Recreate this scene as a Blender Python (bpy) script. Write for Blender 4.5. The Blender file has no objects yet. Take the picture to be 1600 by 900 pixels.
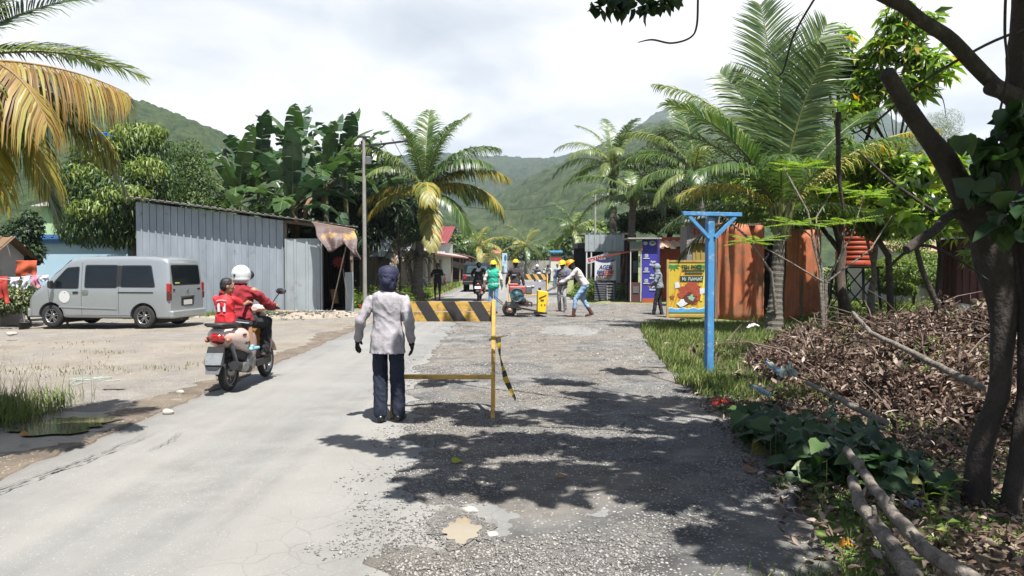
import bpy, math, random
import numpy as np
from mathutils import Vector, Matrix, noise
R = math.radians
random.seed(7); rng = np.random.default_rng(7)
scene = bpy.context.scene
COL = scene.collection
# ------------------------------------------------------------------ camera
PITCH = math.atan(38 / 1200.0)
CAMZ = 1.63
cam_d = bpy.data.cameras.new('camera'); cam = bpy.data.objects.new('camera', cam_d); COL.objects.link(cam)
cam_d.sensor_width = 36; cam_d.lens = 27.0; cam_d.clip_start = .05; cam_d.clip_end = 12000
cam.location = (0, 0, CAMZ); cam.rotation_euler = (math.pi / 2 - PITCH, 0, 0)
scene.camera = cam
# ------------------------------------------------------------------ sky and sun
SUNV = Vector((.18, -.42, 1)).normalized()
SUN_EL = math.asin(SUNV.z); SUN_AZ = math.atan2(SUNV.x, SUNV.y)
sd = bpy.data.lights.new('sun', 'SUN'); sd.energy = 4.8; sd.angle = R(.53); sd.color = (1, .975, .935)
so = bpy.data.objects.new('sun', sd); COL.objects.link(so); so.rotation_euler = SUNV.to_track_quat('Z', 'Y').to_euler()
scene.view_settings.view_transform = 'Standard'; scene.view_settings.look = 'None'
scene.view_settings.exposure = 1.66; scene.view_settings.gamma = 1
scene.render.resolution_x = 1024; scene.render.resolution_y = 576
cy = scene.cycles
cy.max_bounces = 6; cy.diffuse_bounces = 3; cy.glossy_bounces = 3; cy.transmission_bounces = 4
cy.transparent_max_bounces = 8; cy.volume_bounces = 0; cy.use_denoising = True; cy.sample_clamp_indirect = 6
w = bpy.data.worlds.new('World'); scene.world = w; w.use_nodes = True
nt = w.node_tree; nt.nodes.clear(); N = nt.nodes.new; L = nt.links.new
wo = N('ShaderNodeOutputWorld'); bg = N('ShaderNodeBackground'); bg.inputs[1].default_value = .05
sky = N('ShaderNodeTexSky'); sky.sky_type = 'NISHITA'; sky.sun_disc = False
sky.sun_elevation = SUN_EL; sky.sun_rotation = SUN_AZ; sky.altitude = 10; sky.air_density = 1; sky.dust_density = 1.5; sky.ozone_density = 1
tc = N('ShaderNodeTexCoord'); sx = N('ShaderNodeSeparateXYZ'); L(tc.outputs['Generated'], sx.inputs[0])
def mth(op, a, b=None, c=None, clamp=False):
    n = N('ShaderNodeMath'); n.operation = op; n.use_clamp = clamp
    for i, v in enumerate((a, b, c)):
        if v is None: continue
        if isinstance(v, (int, float)): n.inputs[i].default_value = v
        else: L(v, n.inputs[i])
    return n.outputs[0]
zc = mth('ADD', mth('MAXIMUM', sx.outputs[2], 0), .22)
cx = N('ShaderNodeCombineXYZ'); L(mth('DIVIDE', sx.outputs[0], zc), cx.inputs[0]); L(mth('DIVIDE', sx.outputs[1], zc), cx.inputs[1])
def wnoise(scale, detail, dist, off):
    m = N('ShaderNodeMapping'); m.inputs['Location'].default_value = off; L(cx.outputs[0], m.inputs[0])
    n = N('ShaderNodeTexNoise'); n.inputs['Scale'].default_value = scale; n.inputs['Detail'].default_value = detail
    n.inputs['Roughness'].default_value = .5; n.inputs['Distortion'].default_value = dist; L(m.outputs[0], n.inputs[0]); return n.outputs[0]
def wramp(src, pts):
    r = N('ShaderNodeValToRGB'); e = r.color_ramp.elements
    while len(e) < len(pts): e.new(.5)
    for i, (p, c) in enumerate(pts): e[i].position = p; e[i].color = (*c, 1)
    L(src, r.inputs[0]); return r.outputs[0]
# cloud deck: thick and bright low down in front, thinning to open blue overhead
n1 = wnoise(.8, 7, .5, (3.1, 1.2, 0)); n2 = wnoise(2.2, 8, .4, (7.7, 2.2, 1))
dens = wramp(mth('ADD', mth('MULTIPLY', n1, .65), mth('MULTIPLY', n2, .35)), [(.37, (3.9, 4.3, 4.9)), (.44, (4.9, 5.2, 5.6)), (.49, (6.0, 6.1, 6.25)), (.55, (6.9, 6.9, 6.9))])
hi = mth('MULTIPLY', mth('SUBTRACT', 1.0, mth('DIVIDE', mth('SUBTRACT', sx.outputs[2], .36), .3, clamp=True)), mth('DIVIDE', mth('ADD', sx.outputs[1], .35), .7, clamp=True))
mx = N('ShaderNodeMixRGB'); L(mth('MULTIPLY', hi, .97), mx.inputs[0]); L(sky.outputs[0], mx.inputs[1]); L(dens, mx.inputs[2])
L(mx.outputs[0], bg.inputs[0]); L(bg.outputs[0], wo.inputs[0])

# ------------------------------------------------------------------ helpers
def at(px, py, Y):
    f = Vector((0, math.cos(PITCH), -math.sin(PITCH))); u = Vector((0, math.sin(PITCH), math.cos(PITCH)))
    d = f + Vector((1, 0, 0)) * ((px - 800) / 1200) - u * ((py - 450) / 1200)
    return Vector((0, 0, CAMZ)) + d * (Y / d.y)
def hgt(x, y):
    h = 0.0
    if x < -4: h -= .016 * min(-x - 4, 9)
    if x > 2.6 and y < 24: h -= .12 * min((x - 2.6) / 1.5, 1) * max(0, min(1, (22 - y) / 8))
    return h

_mc = {}
AK = .50   # common darkening of paint and soil colours, keeps sky fill weak against the sun
def mat(name, col, rough=.75, metal=0, var=.18, scale=6, bump=.15, bscale=60, col2=None, spec=.4, trans=0, island=None, coat=0, alpha=1, bdist=.01, stretch=None, dirt=None, emit=0):
    """procedural material: noise-mottled base colour, fine bump, optional per-leaf variation, dirt and translucency"""
    if name in _mc: return _mc[name]
    q_ = lambda c: tuple(v * AK for v in c)
    col = q_(col); col2 = q_(col2) if col2 else None; island = [(p, q_(c)) for p, c in island] if island else None; dirt = (q_(dirt[0]), *dirt[1:]) if dirt else None
    m = bpy.data.materials.new(name); m.use_nodes = True; nt = m.node_tree; nt.nodes.clear()
    N = nt.nodes.new; L = nt.links.new
    o = N('ShaderNodeOutputMaterial'); p = N('ShaderNodeBsdfPrincipled')
    tc = N('ShaderNodeTexCoord'); mp = N('ShaderNodeMapping'); L(tc.outputs['Object'], mp.inputs[0])
    if stretch: mp.inputs['Scale'].default_value = stretch
    if island:
        g = N('ShaderNodeNewGeometry'); r = N('ShaderNodeValToRGB'); e = r.color_ramp.elements
        while len(e) < len(island): e.new(.5)
        for i, (q, c) in enumerate(island): e[i].position = q; e[i].color = (*c, 1)
        L(g.outputs['Random Per Island'], r.inputs[0]); base = r.outputs[0]
    else:
        n = N('ShaderNodeTexNoise'); n.inputs['Scale'].default_value = scale; n.inputs['Detail'].default_value = 6; n.inputs['Roughness'].default_value = .62
        L(mp.outputs[0], n.inputs[0]); r = N('ShaderNodeValToRGB'); e = r.color_ramp.elements
        c2 = col2 or tuple(min(1, c * (1 + var)) for c in col); c1 = col if col2 else tuple(c * (1 - var) for c in col)
        e[0].position = .32; e[0].color = (*c1, 1); e[1].position = .68; e[1].color = (*c2, 1)
        L(n.outputs[0], r.inputs[0]); base = r.outputs[0]
    if dirt:
        n = N('ShaderNodeTexNoise'); n.inputs['Scale'].default_value = dirt[1]; n.inputs['Detail'].default_value = 8; n.inputs['Roughness'].default_value = .7
        L(tc.outputs['Object'], n.inputs[0]); r2 = N('ShaderNodeMapRange'); r2.inputs[1].default_value = dirt[2]; r2.inputs[2].default_value = dirt[2] + .12
        L(n.outputs[0], r2.inputs[0]); x = N('ShaderNodeMixRGB'); L(r2.outputs[0], x.inputs[0]); L(base, x.inputs[1]); x.inputs[2].default_value = (*dirt[0], 1); base = x.outputs[0]
    L(base, p.inputs['Base Color'])
    p.inputs['Roughness'].default_value = rough; p.inputs['Metallic'].default_value = metal
    p.inputs['Specular IOR Level'].default_value = spec; p.inputs['Coat Weight'].default_value = coat
    p.inputs['Coat Roughness'].default_value = .08
    if alpha < 1: p.inputs['Transmission Weight'].default_value = 1 - alpha
    if emit: L(base, p.inputs['Emission Color']); p.inputs['Emission Strength'].default_value = emit
    if bump:
        b = N('ShaderNodeTexNoise'); b.inputs['Scale'].default_value = bscale; b.inputs['Detail'].default_value = 4; L(mp.outputs[0], b.inputs[0])
        bn = N('ShaderNodeBump'); bn.inputs['Strength'].default_value = bump; bn.inputs['Distance'].default_value = bdist
        L(b.outputs[0], bn.inputs['Height']); L(bn.outputs[0], p.inputs['Normal'])
    out = p.outputs[0]
    if trans:
        t = N('ShaderNodeBsdfTranslucent'); hs = N('ShaderNodeHueSaturation'); hs.inputs['Saturation'].default_value = 1.15; hs.inputs['Value'].default_value = 1.5
        L(base, hs.inputs['Color']); L(hs.outputs[0], t.inputs[0])
        x = N('ShaderNodeMixShader'); x.inputs[0].default_value = trans; L(out, x.inputs[1]); L(t.outputs[0], x.inputs[2]); out = x.outputs[0]
    L(out, o.inputs[0]); _mc[name] = m; return m

def props(o, label=None, cat=None, group=None, kind=None):
    if label: o['label'] = label
    if cat: o['category'] = cat
    if group: o['group'] = group
    if kind: o['kind'] = kind
    return o
def thing(name, label, cat, loc=(0, 0, 0), rotz=0, group=None, rot=None):
    o = bpy.data.objects.new(name, None); o.empty_display_size = .2; COL.objects.link(o); o.location = loc
    o.rotation_euler = rot or (0, 0, rotz); return props(o, label, cat, group)
def np_mesh(name, V, F, smooth=False, mi=None):
    V = np.asarray(V, np.float32); F = np.asarray(F, np.int32); k = F.shape[1]; n = len(F)
    me = bpy.data.meshes.new(name); me.vertices.add(len(V)); me.vertices.foreach_set('co', V.ravel())
    me.loops.add(n * k); me.loops.foreach_set('vertex_index', F.ravel()); me.polygons.add(n)
    me.polygons.foreach_set('loop_start', np.arange(n, dtype=np.int32) * k); me.polygons.foreach_set('loop_total', np.full(n, k, np.int32))
    if smooth: me.polygons.foreach_set('use_smooth', np.ones(n, bool))
    if mi is not None: me.polygons.foreach_set('material_index', np.asarray(mi, np.int32))
    me.update(calc_edges=True); return me
def link(name, me, mats=(), parent=None, world=False, label=None, cat=None, group=None, kind=None, loc=None, rot=None):
    o = bpy.data.objects.new(name, me); COL.objects.link(o)
    for m in (mats if isinstance(mats, (list, tuple)) else [mats]): me.materials.append(m)
    if world and parent is not None:
        q = parent; M = Matrix.Identity(4)
        while q is not None:
            M = (Matrix.Translation(q.location) @ q.rotation_euler.to_matrix().to_4x4()) @ M; q = q.parent
        me.transform(M.inverted())
    if parent is not None: o.parent = parent
    if loc is not None: o.location = loc
    if rot is not None: o.rotation_euler = rot
    return props(o, label, cat, group, kind)

class MB:
    """collects shapes, builds them as one mesh object"""
    def __init__(s): s.v = []; s.f = []; s.m = []; s.sm = []
    def add(s, V, F, m=0, smooth=False):
        b = len(s.v); s.v += [tuple(x) for x in V]
        for f in F: s.f.append([b + i for i in f]); s.m.append(m); s.sm.append(smooth)
        return s
    def box(s, c, d, m=0, rot=None, bev=0):
        x, y, z = d[0] / 2, d[1] / 2, d[2] / 2; c = Vector(c)
        if bev:
            b = min(bev, x * .49, y * .49, z * .49); V = []; 
            for sx in (-1, 1):
                for sy in (-1, 1):
                    for sz in (-1, 1):
                        V += [(sx * (x - b), sy * (y - b), sz * z), (sx * (x - b), sy * y, sz * (z - b)), (sx * x, sy * (y - b), sz * (z - b))]
            def I(sx, sy, sz, k): return ((sx > 0) * 4 + (sy > 0) * 2 + (sz > 0)) * 3 + k
            F = []
            for q in (-1, 1):
                F += [[I(-1, -1, q, 0), I(1, -1, q, 0), I(1, 1, q, 0), I(-1, 1, q, 0)][::q], [I(-1, q, -1, 1), I(1, q, -1, 1), I(1, q, 1, 1), I(-1, q, 1, 1)][::-q], [I(q, -1, -1, 2), I(q, 1, -1, 2), I(q, 1, 1, 2), I(q, -1, 1, 2)][::q]]
                for r in (-1, 1):
                    F += [[I(-1, q, r, 0), I(1, q, r, 0), I(1, q, r, 1), I(-1, q, r, 1)][::q * r], [I(q, -1, r, 0), I(q, 1, r, 0), I(q, 1, r, 2), I(q, -1, r, 2)][::-q * r], [I(q, r, -1, 1), I(q, r, 1, 1), I(q, r, 1, 2), I(q, r, -1, 2)][::q * r]]
                    for t in (-1, 1): F.append([I(q, r, t, 0), I(q, r, t, 1), I(q, r, t, 2)][::-q * r * t])
        else:
            V = [(i, j, k) for i in (-x, x) for j in (-y, y) for k in (-z, z)]
            F = [[0, 1, 3, 2], [4, 6, 7, 5], [0, 4, 5, 1], [2, 3, 7, 6], [0, 2, 6, 4], [1, 5, 7, 3]]
        if rot is not None:
            M = rot if isinstance(rot, Matrix) else Matrix.Rotation(rot[2], 3, 'Z') @ Matrix.Rotation(rot[1], 3, 'Y') @ Matrix.Rotation(rot[0], 3, 'X')
            V = [M @ Vector(q) for q in V]
        return s.add([Vector(q) + c for q in V], F, m)
    def beam(s, a, b, w, h=None, m=0, up=(0, 0, 1), bev=0):
        a = Vector(a); b = Vector(b); d = b - a; z = d.normalized(); u = Vector(up)
        if abs(z.dot(u)) > .98: u = Vector((0, 1, 0))
        x = u.cross(z).normalized(); y = z.cross(x)
        return s.box((a + b) / 2, (w, h or w, d.length), m, Matrix((x, y, z)).transposed(), bev)
    def tube(s, P, r, n=8, m=0, cap=True, smooth=True):
        P = [Vector(p) for p in P]; k = len(P); rr = r if isinstance(r, (list, tuple)) else [r] * k
        V = []; up = None
        for i in range(k):
            t = (P[min(i + 1, k - 1)] - P[max(i - 1, 0)]).normalized()
            if up is None: up = Vector((0, 0, 1)) if abs(t.z) < .9 else Vector((0, 1, 0))
            x = (up - t * up.dot(t))
            if x.length < 1e-4: x = t.orthogonal()
            x.normalize(); y = t.cross(x); up = x
            for j in range(n):
                a = 2 * math.pi * j / n; V.append(P[i] + (x * math.cos(a) + y * math.sin(a)) * rr[i])
        F = [[i * n + j, i * n + (j + 1) % n, (i + 1) * n + (j + 1) % n, (i + 1) * n + j] for i in range(k - 1) for j in range(n)]
        s.add(V, F, m, smooth)
        if cap: s.add(V[:n], [list(range(n))[::-1]], m); s.add(V[-n:], [list(range(n))], m)
        return s
    def lathe(s, prof, c=(0, 0, 0), axis='Z', n=20, m=0, smooth=True, sc=(1, 1)):
        V = []; c = Vector(c)
        for r, h in prof:
            for j in range(n):
                a = 2 * math.pi * j / n; q = (r * math.cos(a) * sc[0], r * math.sin(a) * sc[1], h)
                V.append(c + Vector(q if axis == 'Z' else ((q[2], q[0], q[1]) if axis == 'X' else (q[1], q[2], q[0]))))
        k = len(prof)
        F = [[i * n + j, i * n + (j + 1) % n, (i + 1) * n + (j + 1) % n, (i + 1) * n + j] for i in range(k - 1) for j in range(n)]
        return s.add(V, F, m, smooth)
    def ball(s, c, r, m=0, n=12, M=None):
        r = r if isinstance(r, (tuple, list)) else (r, r, r); V = []; h = n // 2 + 1
        for i in range(h + 1):
            th = math.pi * i / h
            for j in range(n):
                a = 2 * math.pi * j / n; q = Vector((r[0] * math.sin(th) * math.cos(a), r[1] * math.sin(th) * math.sin(a), r[2] * math.cos(th)))
                V.append(Vector(c) + (M @ q if M else q))
        return s.add(V, [[i * n + j, (i + 1) * n + j, (i + 1) * n + (j + 1) % n, i * n + (j + 1) % n] for i in range(h) for j in range(n)], m, True)
    def quad(s, a, b, c, d, m=0): return s.add([a, b, c, d], [[0, 1, 2, 3]], m)
    def poly(s, P, m=0): return s.add(P, [list(range(len(P)))], m)
    def prism(s, P, d, m=0):
        n = len(P); d = Vector(d); P = [Vector(p) for p in P]; V = P + [p + d for p in P]
        return s.add(V, [list(range(n))[::-1], list(range(n, 2 * n))] + [[i, (i + 1) % n, n + (i + 1) % n, n + i] for i in range(n)], m)
    def grid(s, fn, nu, nv, m=0, smooth=True):
        V = [fn(i / nu, j / nv) for j in range(nv + 1) for i in range(nu + 1)]
        return s.add(V, [[j * (nu + 1) + i, j * (nu + 1) + i + 1, (j + 1) * (nu + 1) + i + 1, (j + 1) * (nu + 1) + i] for j in range(nv) for i in range(nu)], m, smooth)
    def ribs(s, A, B, C, D, pitch=.22, depth=.03, kind='trap', m=0, nv=1, thick=0):
        """corrugated sheet: A-B one edge, D-C the other, ribs run from A-B to D-C"""
        A, B, C, D = map(Vector, (A, B, C, D)); n = (B - A).cross(D - A).normalized(); Lg = (B - A).length; us = [(0, 0)]
        k = max(1, int(round(Lg / pitch)))
        for i in range(k):
            if kind == 'trap':
                for q, h in ((.0, 0), (.62, 0), (.67, 1), (.85, 1), (.90, 0)): us.append(((i + q) / k, h))
            else:
                for q in range(8): us.append(((i + q / 8) / k, .5 - .5 * math.cos(q / 8 * 2 * math.pi)))
        us.append((1, 0)); us = us[1:]
        V = []
        for j in range(nv + 1):
            t = j / nv
            for u, h in us: V.append(A.lerp(B, u).lerp(D.lerp(C, u), t) + n * h * depth)
        w = len(us)
        return s.add(V, [[j * w + i, j * w + i + 1, (j + 1) * w + i + 1, (j + 1) * w + i] for j in range(nv) for i in range(w - 1)], m, kind != 'trap')
    def build(s, name, mats, parent=None, world=False, **kw):
        me = bpy.data.meshes.new(name); me.from_pydata(s.v, [], s.f)
        me.polygons.foreach_set('material_index', s.m); me.polygons.foreach_set('use_smooth', s.sm); me.update()
        return link(name, me, mats, parent, world, **kw)

def text(s, size, M, m, parent=None, name='lettering', world=True, align='CENTER', bold=0, shear=0, width=None, thick=.002, **kw):
    """lettering lying in the local XY plane of matrix M, as a mesh"""
    c = bpy.data.curves.new(name, 'FONT'); c.body = s; c.size = size; c.align_x = align; c.align_y = 'CENTER'; c.extrude = thick; c.offset = bold; c.shear = shear; c.resolution_u = 3
    t = bpy.data.objects.new('tmp', c); COL.objects.link(t); dg = bpy.context.evaluated_depsgraph_get()
    me = bpy.data.meshes.new_from_object(t.evaluated_get(dg)); bpy.data.objects.remove(t); bpy.data.curves.remove(c)
    me.materials.clear()
    if width and len(me.vertices):
        xs = [v.co.x for v in me.vertices]; k = width / max(1e-6, max(xs) - min(xs)); me.transform(Matrix.Diagonal((k, 1, 1, 1)))
    me.transform(M); return link(name, me, m, parent, world, **kw)
def face_cam(p, yaw=0, tilt=0):
    """frame whose XY plane stands upright at p and faces -Y (the road user), X to the right"""
    return Matrix.Translation(p) @ Matrix.Rotation(yaw, 4, 'Z') @ Matrix.Rotation(math.pi / 2, 4, 'X') @ Matrix.Rotation(tilt, 4, 'Z')

def modmesh(me, mods):
    """mesh data with modifiers applied"""
    o = bpy.data.objects.new('tmp', me); COL.objects.link(o)
    for t, kw in mods:
        md = o.modifiers.new(t, t)
        for k, v in kw.items(): setattr(md, k, v)
    dg = bpy.context.evaluated_depsgraph_get(); r = bpy.data.meshes.new_from_object(o.evaluated_get(dg)); bpy.data.objects.remove(o); return r
def blob(name, prims, m, parent, voxel=.01, smooth=3, wr=0, wscale=9, world=False, wstr=(1, 1, 1), **kw):
    """one continuous surface grown round a set of tapered capsules and ellipsoids"""
    b = MB()
    for p in prims:
        if p[0] == 'c':
            _, a, c, r1, r2 = p; a = Vector(a); c = Vector(c); d = c - a; l = max(d.length, 1e-4); d = d / l; P = []; rr = []
            for i in range(5): th = math.pi / 2 * i / 4; P.append(a - d * r1 * math.cos(th)); rr.append(max(1e-3, r1 * math.sin(th)))
            for i in range(5): th = math.pi / 2 * i / 4; P.append(c + d * r2 * math.sin(th)); rr.append(max(1e-3, r2 * math.cos(th)))
            b.tube(P, rr, 12)
        elif p[0] == 'e':
            b.ball(p[1], p[2], n=16, M=p[3] if len(p) > 3 else None)
        elif p[0] == 't':   # elliptical tube through sections (centre, rx, ry) in frame M
            V = []; n = 20; S = p[1]; M_ = p[2]; k = len(S)
            for c, rx, ry in S:
                for j in range(n): a = 2 * math.pi * j / n; V.append(Vector(c) + M_ @ Vector((rx * math.cos(a), ry * math.sin(a), 0)))
            b.add(V, [[i * n + j, i * n + (j + 1) % n, (i + 1) * n + (j + 1) % n, (i + 1) * n + j] for i in range(k - 1) for j in range(n)]); b.add(V[:n], [list(range(n))[::-1]]); b.add(V[-n:], [list(range(n))])
        elif p[0] == 'b':
            b.box(p[1], p[2], rot=p[3] if len(p) > 3 else None)
    me = bpy.data.meshes.new(name); me.from_pydata(b.v, [], b.f); me.update()
    md = [('REMESH', dict(mode='VOXEL', voxel_size=voxel, use_smooth_shade=True))]
    if smooth: md.append(('SMOOTH', dict(factor=.6, iterations=smooth)))
    me2 = modmesh(me, md)
    if wr:
        n = len(me2.vertices); co = np.empty(n * 3, np.float32); me2.vertices.foreach_get('co', co); no = np.empty(n * 3, np.float32); me2.vertices.foreach_get('normal', no)
        co = co.reshape(-1, 3); no = no.reshape(-1, 3)
        k = np.array([noise.noise(Vector((a[0] * wscale * wstr[0] + 1.2 * a[2] * wscale, a[1] * wscale * wstr[1], a[2] * wscale * wstr[2] - .8 * a[0] * wscale))) + .5 * noise.noise(Vector((a[0] * wscale * 2.3, a[1] * wscale * 2, a[2] * wscale * 1.6))) for a in co]); k = (1 - 3.2 * np.abs(k)).clip(-.8, 1)
        co = co + no * (k * wr)[:, None]; me2.vertices.foreach_set('co', co.ravel()); me2.update()
    me2.materials.clear(); me2.polygons.foreach_set('use_smooth', np.ones(len(me2.polygons), bool))
    return link(name, me2, m, parent, world, **kw)

# ------------------------------------------------------------------ foliage
def norm(a): return a / np.maximum(np.linalg.norm(a, axis=-1, keepdims=True), 1e-9)
def leaf_arrays(P, D, U, Ln, W, fold=.25, droop=.2):
    """rhombic folded leaves with a bent tip: P base, D direction, U approx normal"""
    D = norm(D); S = norm(np.cross(D, U)); U = np.cross(S, D); Ln = Ln[:, None]; W = W[:, None]
    a = P; mid = P + D * Ln * .45; tip = P + D * Ln * .96 - U * Ln * droop
    l = mid + S * W * .5 + U * W * fold; r = mid - S * W * .5 + U * W * fold; n = len(P)
    V = np.stack([a, r, mid, l, tip], 1).reshape(-1, 3); b = np.arange(n)[:, None] * 5
    F = np.concatenate([b + [0, 1, 2], b + [0, 2, 3], b + [2, 1, 4], b + [3, 2, 4]], 0); return V, F
def leaf_mesh(name, P, D, U, Ln, W, m, parent=None, fold=.25, droop=.2, **kw):
    V, F = leaf_arrays(P, D, U, Ln, W, fold, droop)
    return link(name, np_mesh(name, V, F), m, parent, **kw)
def clump_points(n, clumps, shell=.55):
    """points through ellipsoid clumps, denser toward their outside; returns points and outward dirs"""
    w = np.array([c[3] * c[4] * c[5] for c in clumps]) ** .67; k = rng.choice(len(clumps), n, p=w / w.sum()); C = np.array(clumps)
    d = norm(rng.normal(size=(n, 3))); r = shell + (1 - shell) * rng.random(n) ** .6
    r = np.where(rng.random(n) < .25, rng.random(n), r)
    return C[k, :3] + d * C[k, 3:6] * r[:, None], d
def tree_limbs(mb, base, top, r0, tips, rnd, forks=3, m=0):
    """tapered bent trunk with limbs reaching to the given tips"""
    base = Vector(base); top = Vector(top); P = []
    for i in range(7):
        t = i / 6; P.append(base.lerp(top, t) + Vector((rnd.uniform(-1, 1), rnd.uniform(-1, 1), 0)) * r0 * .5 * math.sin(t * 3.1))
    mb.tube(P, [r0 * (1.25 if i == 0 else 1 - .55 * i / 6) for i in range(7)], 10, m)
    for tp in tips:
        s = P[rnd.randint(3, 6)]; tp = Vector(tp); mid = s.lerp(tp, .5) + Vector((rnd.uniform(-.1, .1), rnd.uniform(-.1, .1), .12)) * (tp - s).length
        mb.tube([s, s.lerp(mid, .55), mid, mid.lerp(tp, .6), tp], [r0 * .42, r0 * .34, r0 * .26, r0 * .16, r0 * .05], 6, m)
        for _ in range(forks):
            q = mid.lerp(tp, rnd.random() * .7); e = q + Vector((rnd.uniform(-1, 1), rnd.uniform(-1, 1), rnd.uniform(-.2, .8))) * (tp - s).length * .35
            mb.tube([q, q.lerp(e, .5) + Vector((0, 0, .04)), e], [r0 * .15, r0 * .1, r0 * .03], 5, m)

def frond_arrays(base, az, el, Lg, bend, nl=60, ll=.62, lw=.045, hang=.5, twist=0, seed=0, vee=.35, gap=0.12, spl=1.0):
    """one feather palm frond: rachis curve plus drooping leaflet strips"""
    r = np.random.default_rng(seed); hd = np.array([math.cos(az), math.sin(az), 0]); side0 = np.array([-math.sin(az), math.cos(az), 0]); up = np.array([0, 0, 1.])
    n = 16; P = [np.array(base, float)]; T = []; e = el
    for i in range(n):
        e = el - bend * ((i + 1) / n) ** 1.35; t = hd * math.cos(e) + up * math.sin(e) + side0 * twist * (i / n) ; t /= np.linalg.norm(t); T.append(t); P.append(P[-1] + t * Lg / n)
    T.append(T[-1]); P = np.array(P); T = np.array(T); V = []; F = []
    # rachis
    rad = np.linspace(.032, .005, n + 1) * (Lg / 3.5 + .3)
    for i in range(n + 1):
        s = norm(-side0 + T[i] * (side0 @ T[i])); u = np.cross(s, T[i])
        for a in range(4): q = a * math.pi / 2 + .785; V.append(P[i] + (s * math.cos(q) * 1.2 + u * math.sin(q) * .8) * rad[i])
    for i in range(n):
        for a in range(4): F.append([i * 4 + a, i * 4 + (a + 1) % 4, (i + 1) * 4 + (a + 1) % 4, (i + 1) * 4 + a])
    nr = len(F)
    for sgn in (1, -1):
        for k in range(nl):
            t = gap + (1 - gap) * (k + r.random() * .5) / nl; x = t * n; i = min(int(x), n - 1); p = P[i] + (P[i + 1] - P[i]) * (x - i); tt = T[i]
            s = norm(-side0 + tt * (side0 @ tt)); u = norm(np.cross(s, tt)); s = s * sgn
            prof = (math.sin(min(1, (t - gap) / (1 - gap) * .93 + .07) * math.pi) ** .55) * .85 + .15
            l = ll * prof * (0.85 + .3 * r.random()); fw = (.45 + .75 * t) * spl
            d = s * 1.0 + tt * fw + u * (vee + .2 * (r.random() - .5)); d /= np.linalg.norm(d)
            hg = hang * (.7 + .6 * r.random()); wv = norm(np.cross(d, u + .15 * r.normal(size=3))) * lw * (.8 + .4 * r.random()); b = len(V); q = p; dd = d
            V += [q - wv * .3, q + wv * .3]
            for j, ww in ((1, 1.0), (2, .75), (3, .06)):
                dd = norm(dd - up * hg * .42 * j * (.75 if j < 3 else 1)); q = q + dd * l / 3; V += [q - wv * ww * .5, q + wv * ww * .5]
            for j in range(3): F.append([b + 2 * j, b + 2 * j + 1, b + 2 * j + 3, b + 2 * j + 2])
    return np.array(V), np.array(F), nr
def frond(parent, base, az, el, Lg, bend, m, stem, **kw):
    V, F, nr = frond_arrays(base, az, el, Lg, bend, **kw); mi = np.zeros(len(F)); mi[:nr] = 1
    return link('frond', np_mesh('frond', V, F, mi=mi), [m, stem], parent)
def grass(name, pts, hmin, hmax, m, label=None, cat=None, wd=.006, lean=.5, kind='stuff', zf=None, parent=None):
    n = len(pts); P = np.zeros((n, 3)); P[:, :2] = pts
    P[:, 2] = [(zf or hgt)(a, b) - .01 for a, b in pts]
    h = rng.uniform(hmin, hmax, n); a = rng.uniform(0, 2 * np.pi, n); ln = rng.uniform(.1, lean, n); d = np.stack([np.cos(a) * ln, np.sin(a) * ln, np.ones(n)], 1); d = norm(d)
    s = np.stack([-np.sin(a + .6), np.cos(a + .6), np.zeros(n)], 1) * (wd * rng.uniform(.7, 1.4, n))[:, None]
    m1 = P + d * h[:, None] * .5; d2 = norm(d + np.stack([np.cos(a) * ln, np.sin(a) * ln, -ln * .5], 1)); t = m1 + d2 * h[:, None] * .5
    V = np.stack([P - s, P + s, m1 + s * .8, m1 - s * .8, t], 1).reshape(-1, 3); b = np.arange(n)[:, None] * 5
    F = np.concatenate([b + [0, 1, 2], b + [0, 2, 3], b + [3, 2, 4]], 0)
    return link(name, np_mesh(name, V, F), m, parent, label=label, cat=cat, kind=kind)
def scatter_poly(n, x0, x1, y0, y1, dens=None):
    P = rng.uniform((x0, y0), (x1, y1), (int(n), 2))
    if dens is None: return P
    k = np.array([dens(a, b) for a, b in P]); return P[rng.random(len(P)) < k]
def fb(x, y, s=1.0, o=0.0): return noise.fractal(Vector((x * s + o, y * s - o, o)), 1.0, 2.0, 4)
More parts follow.
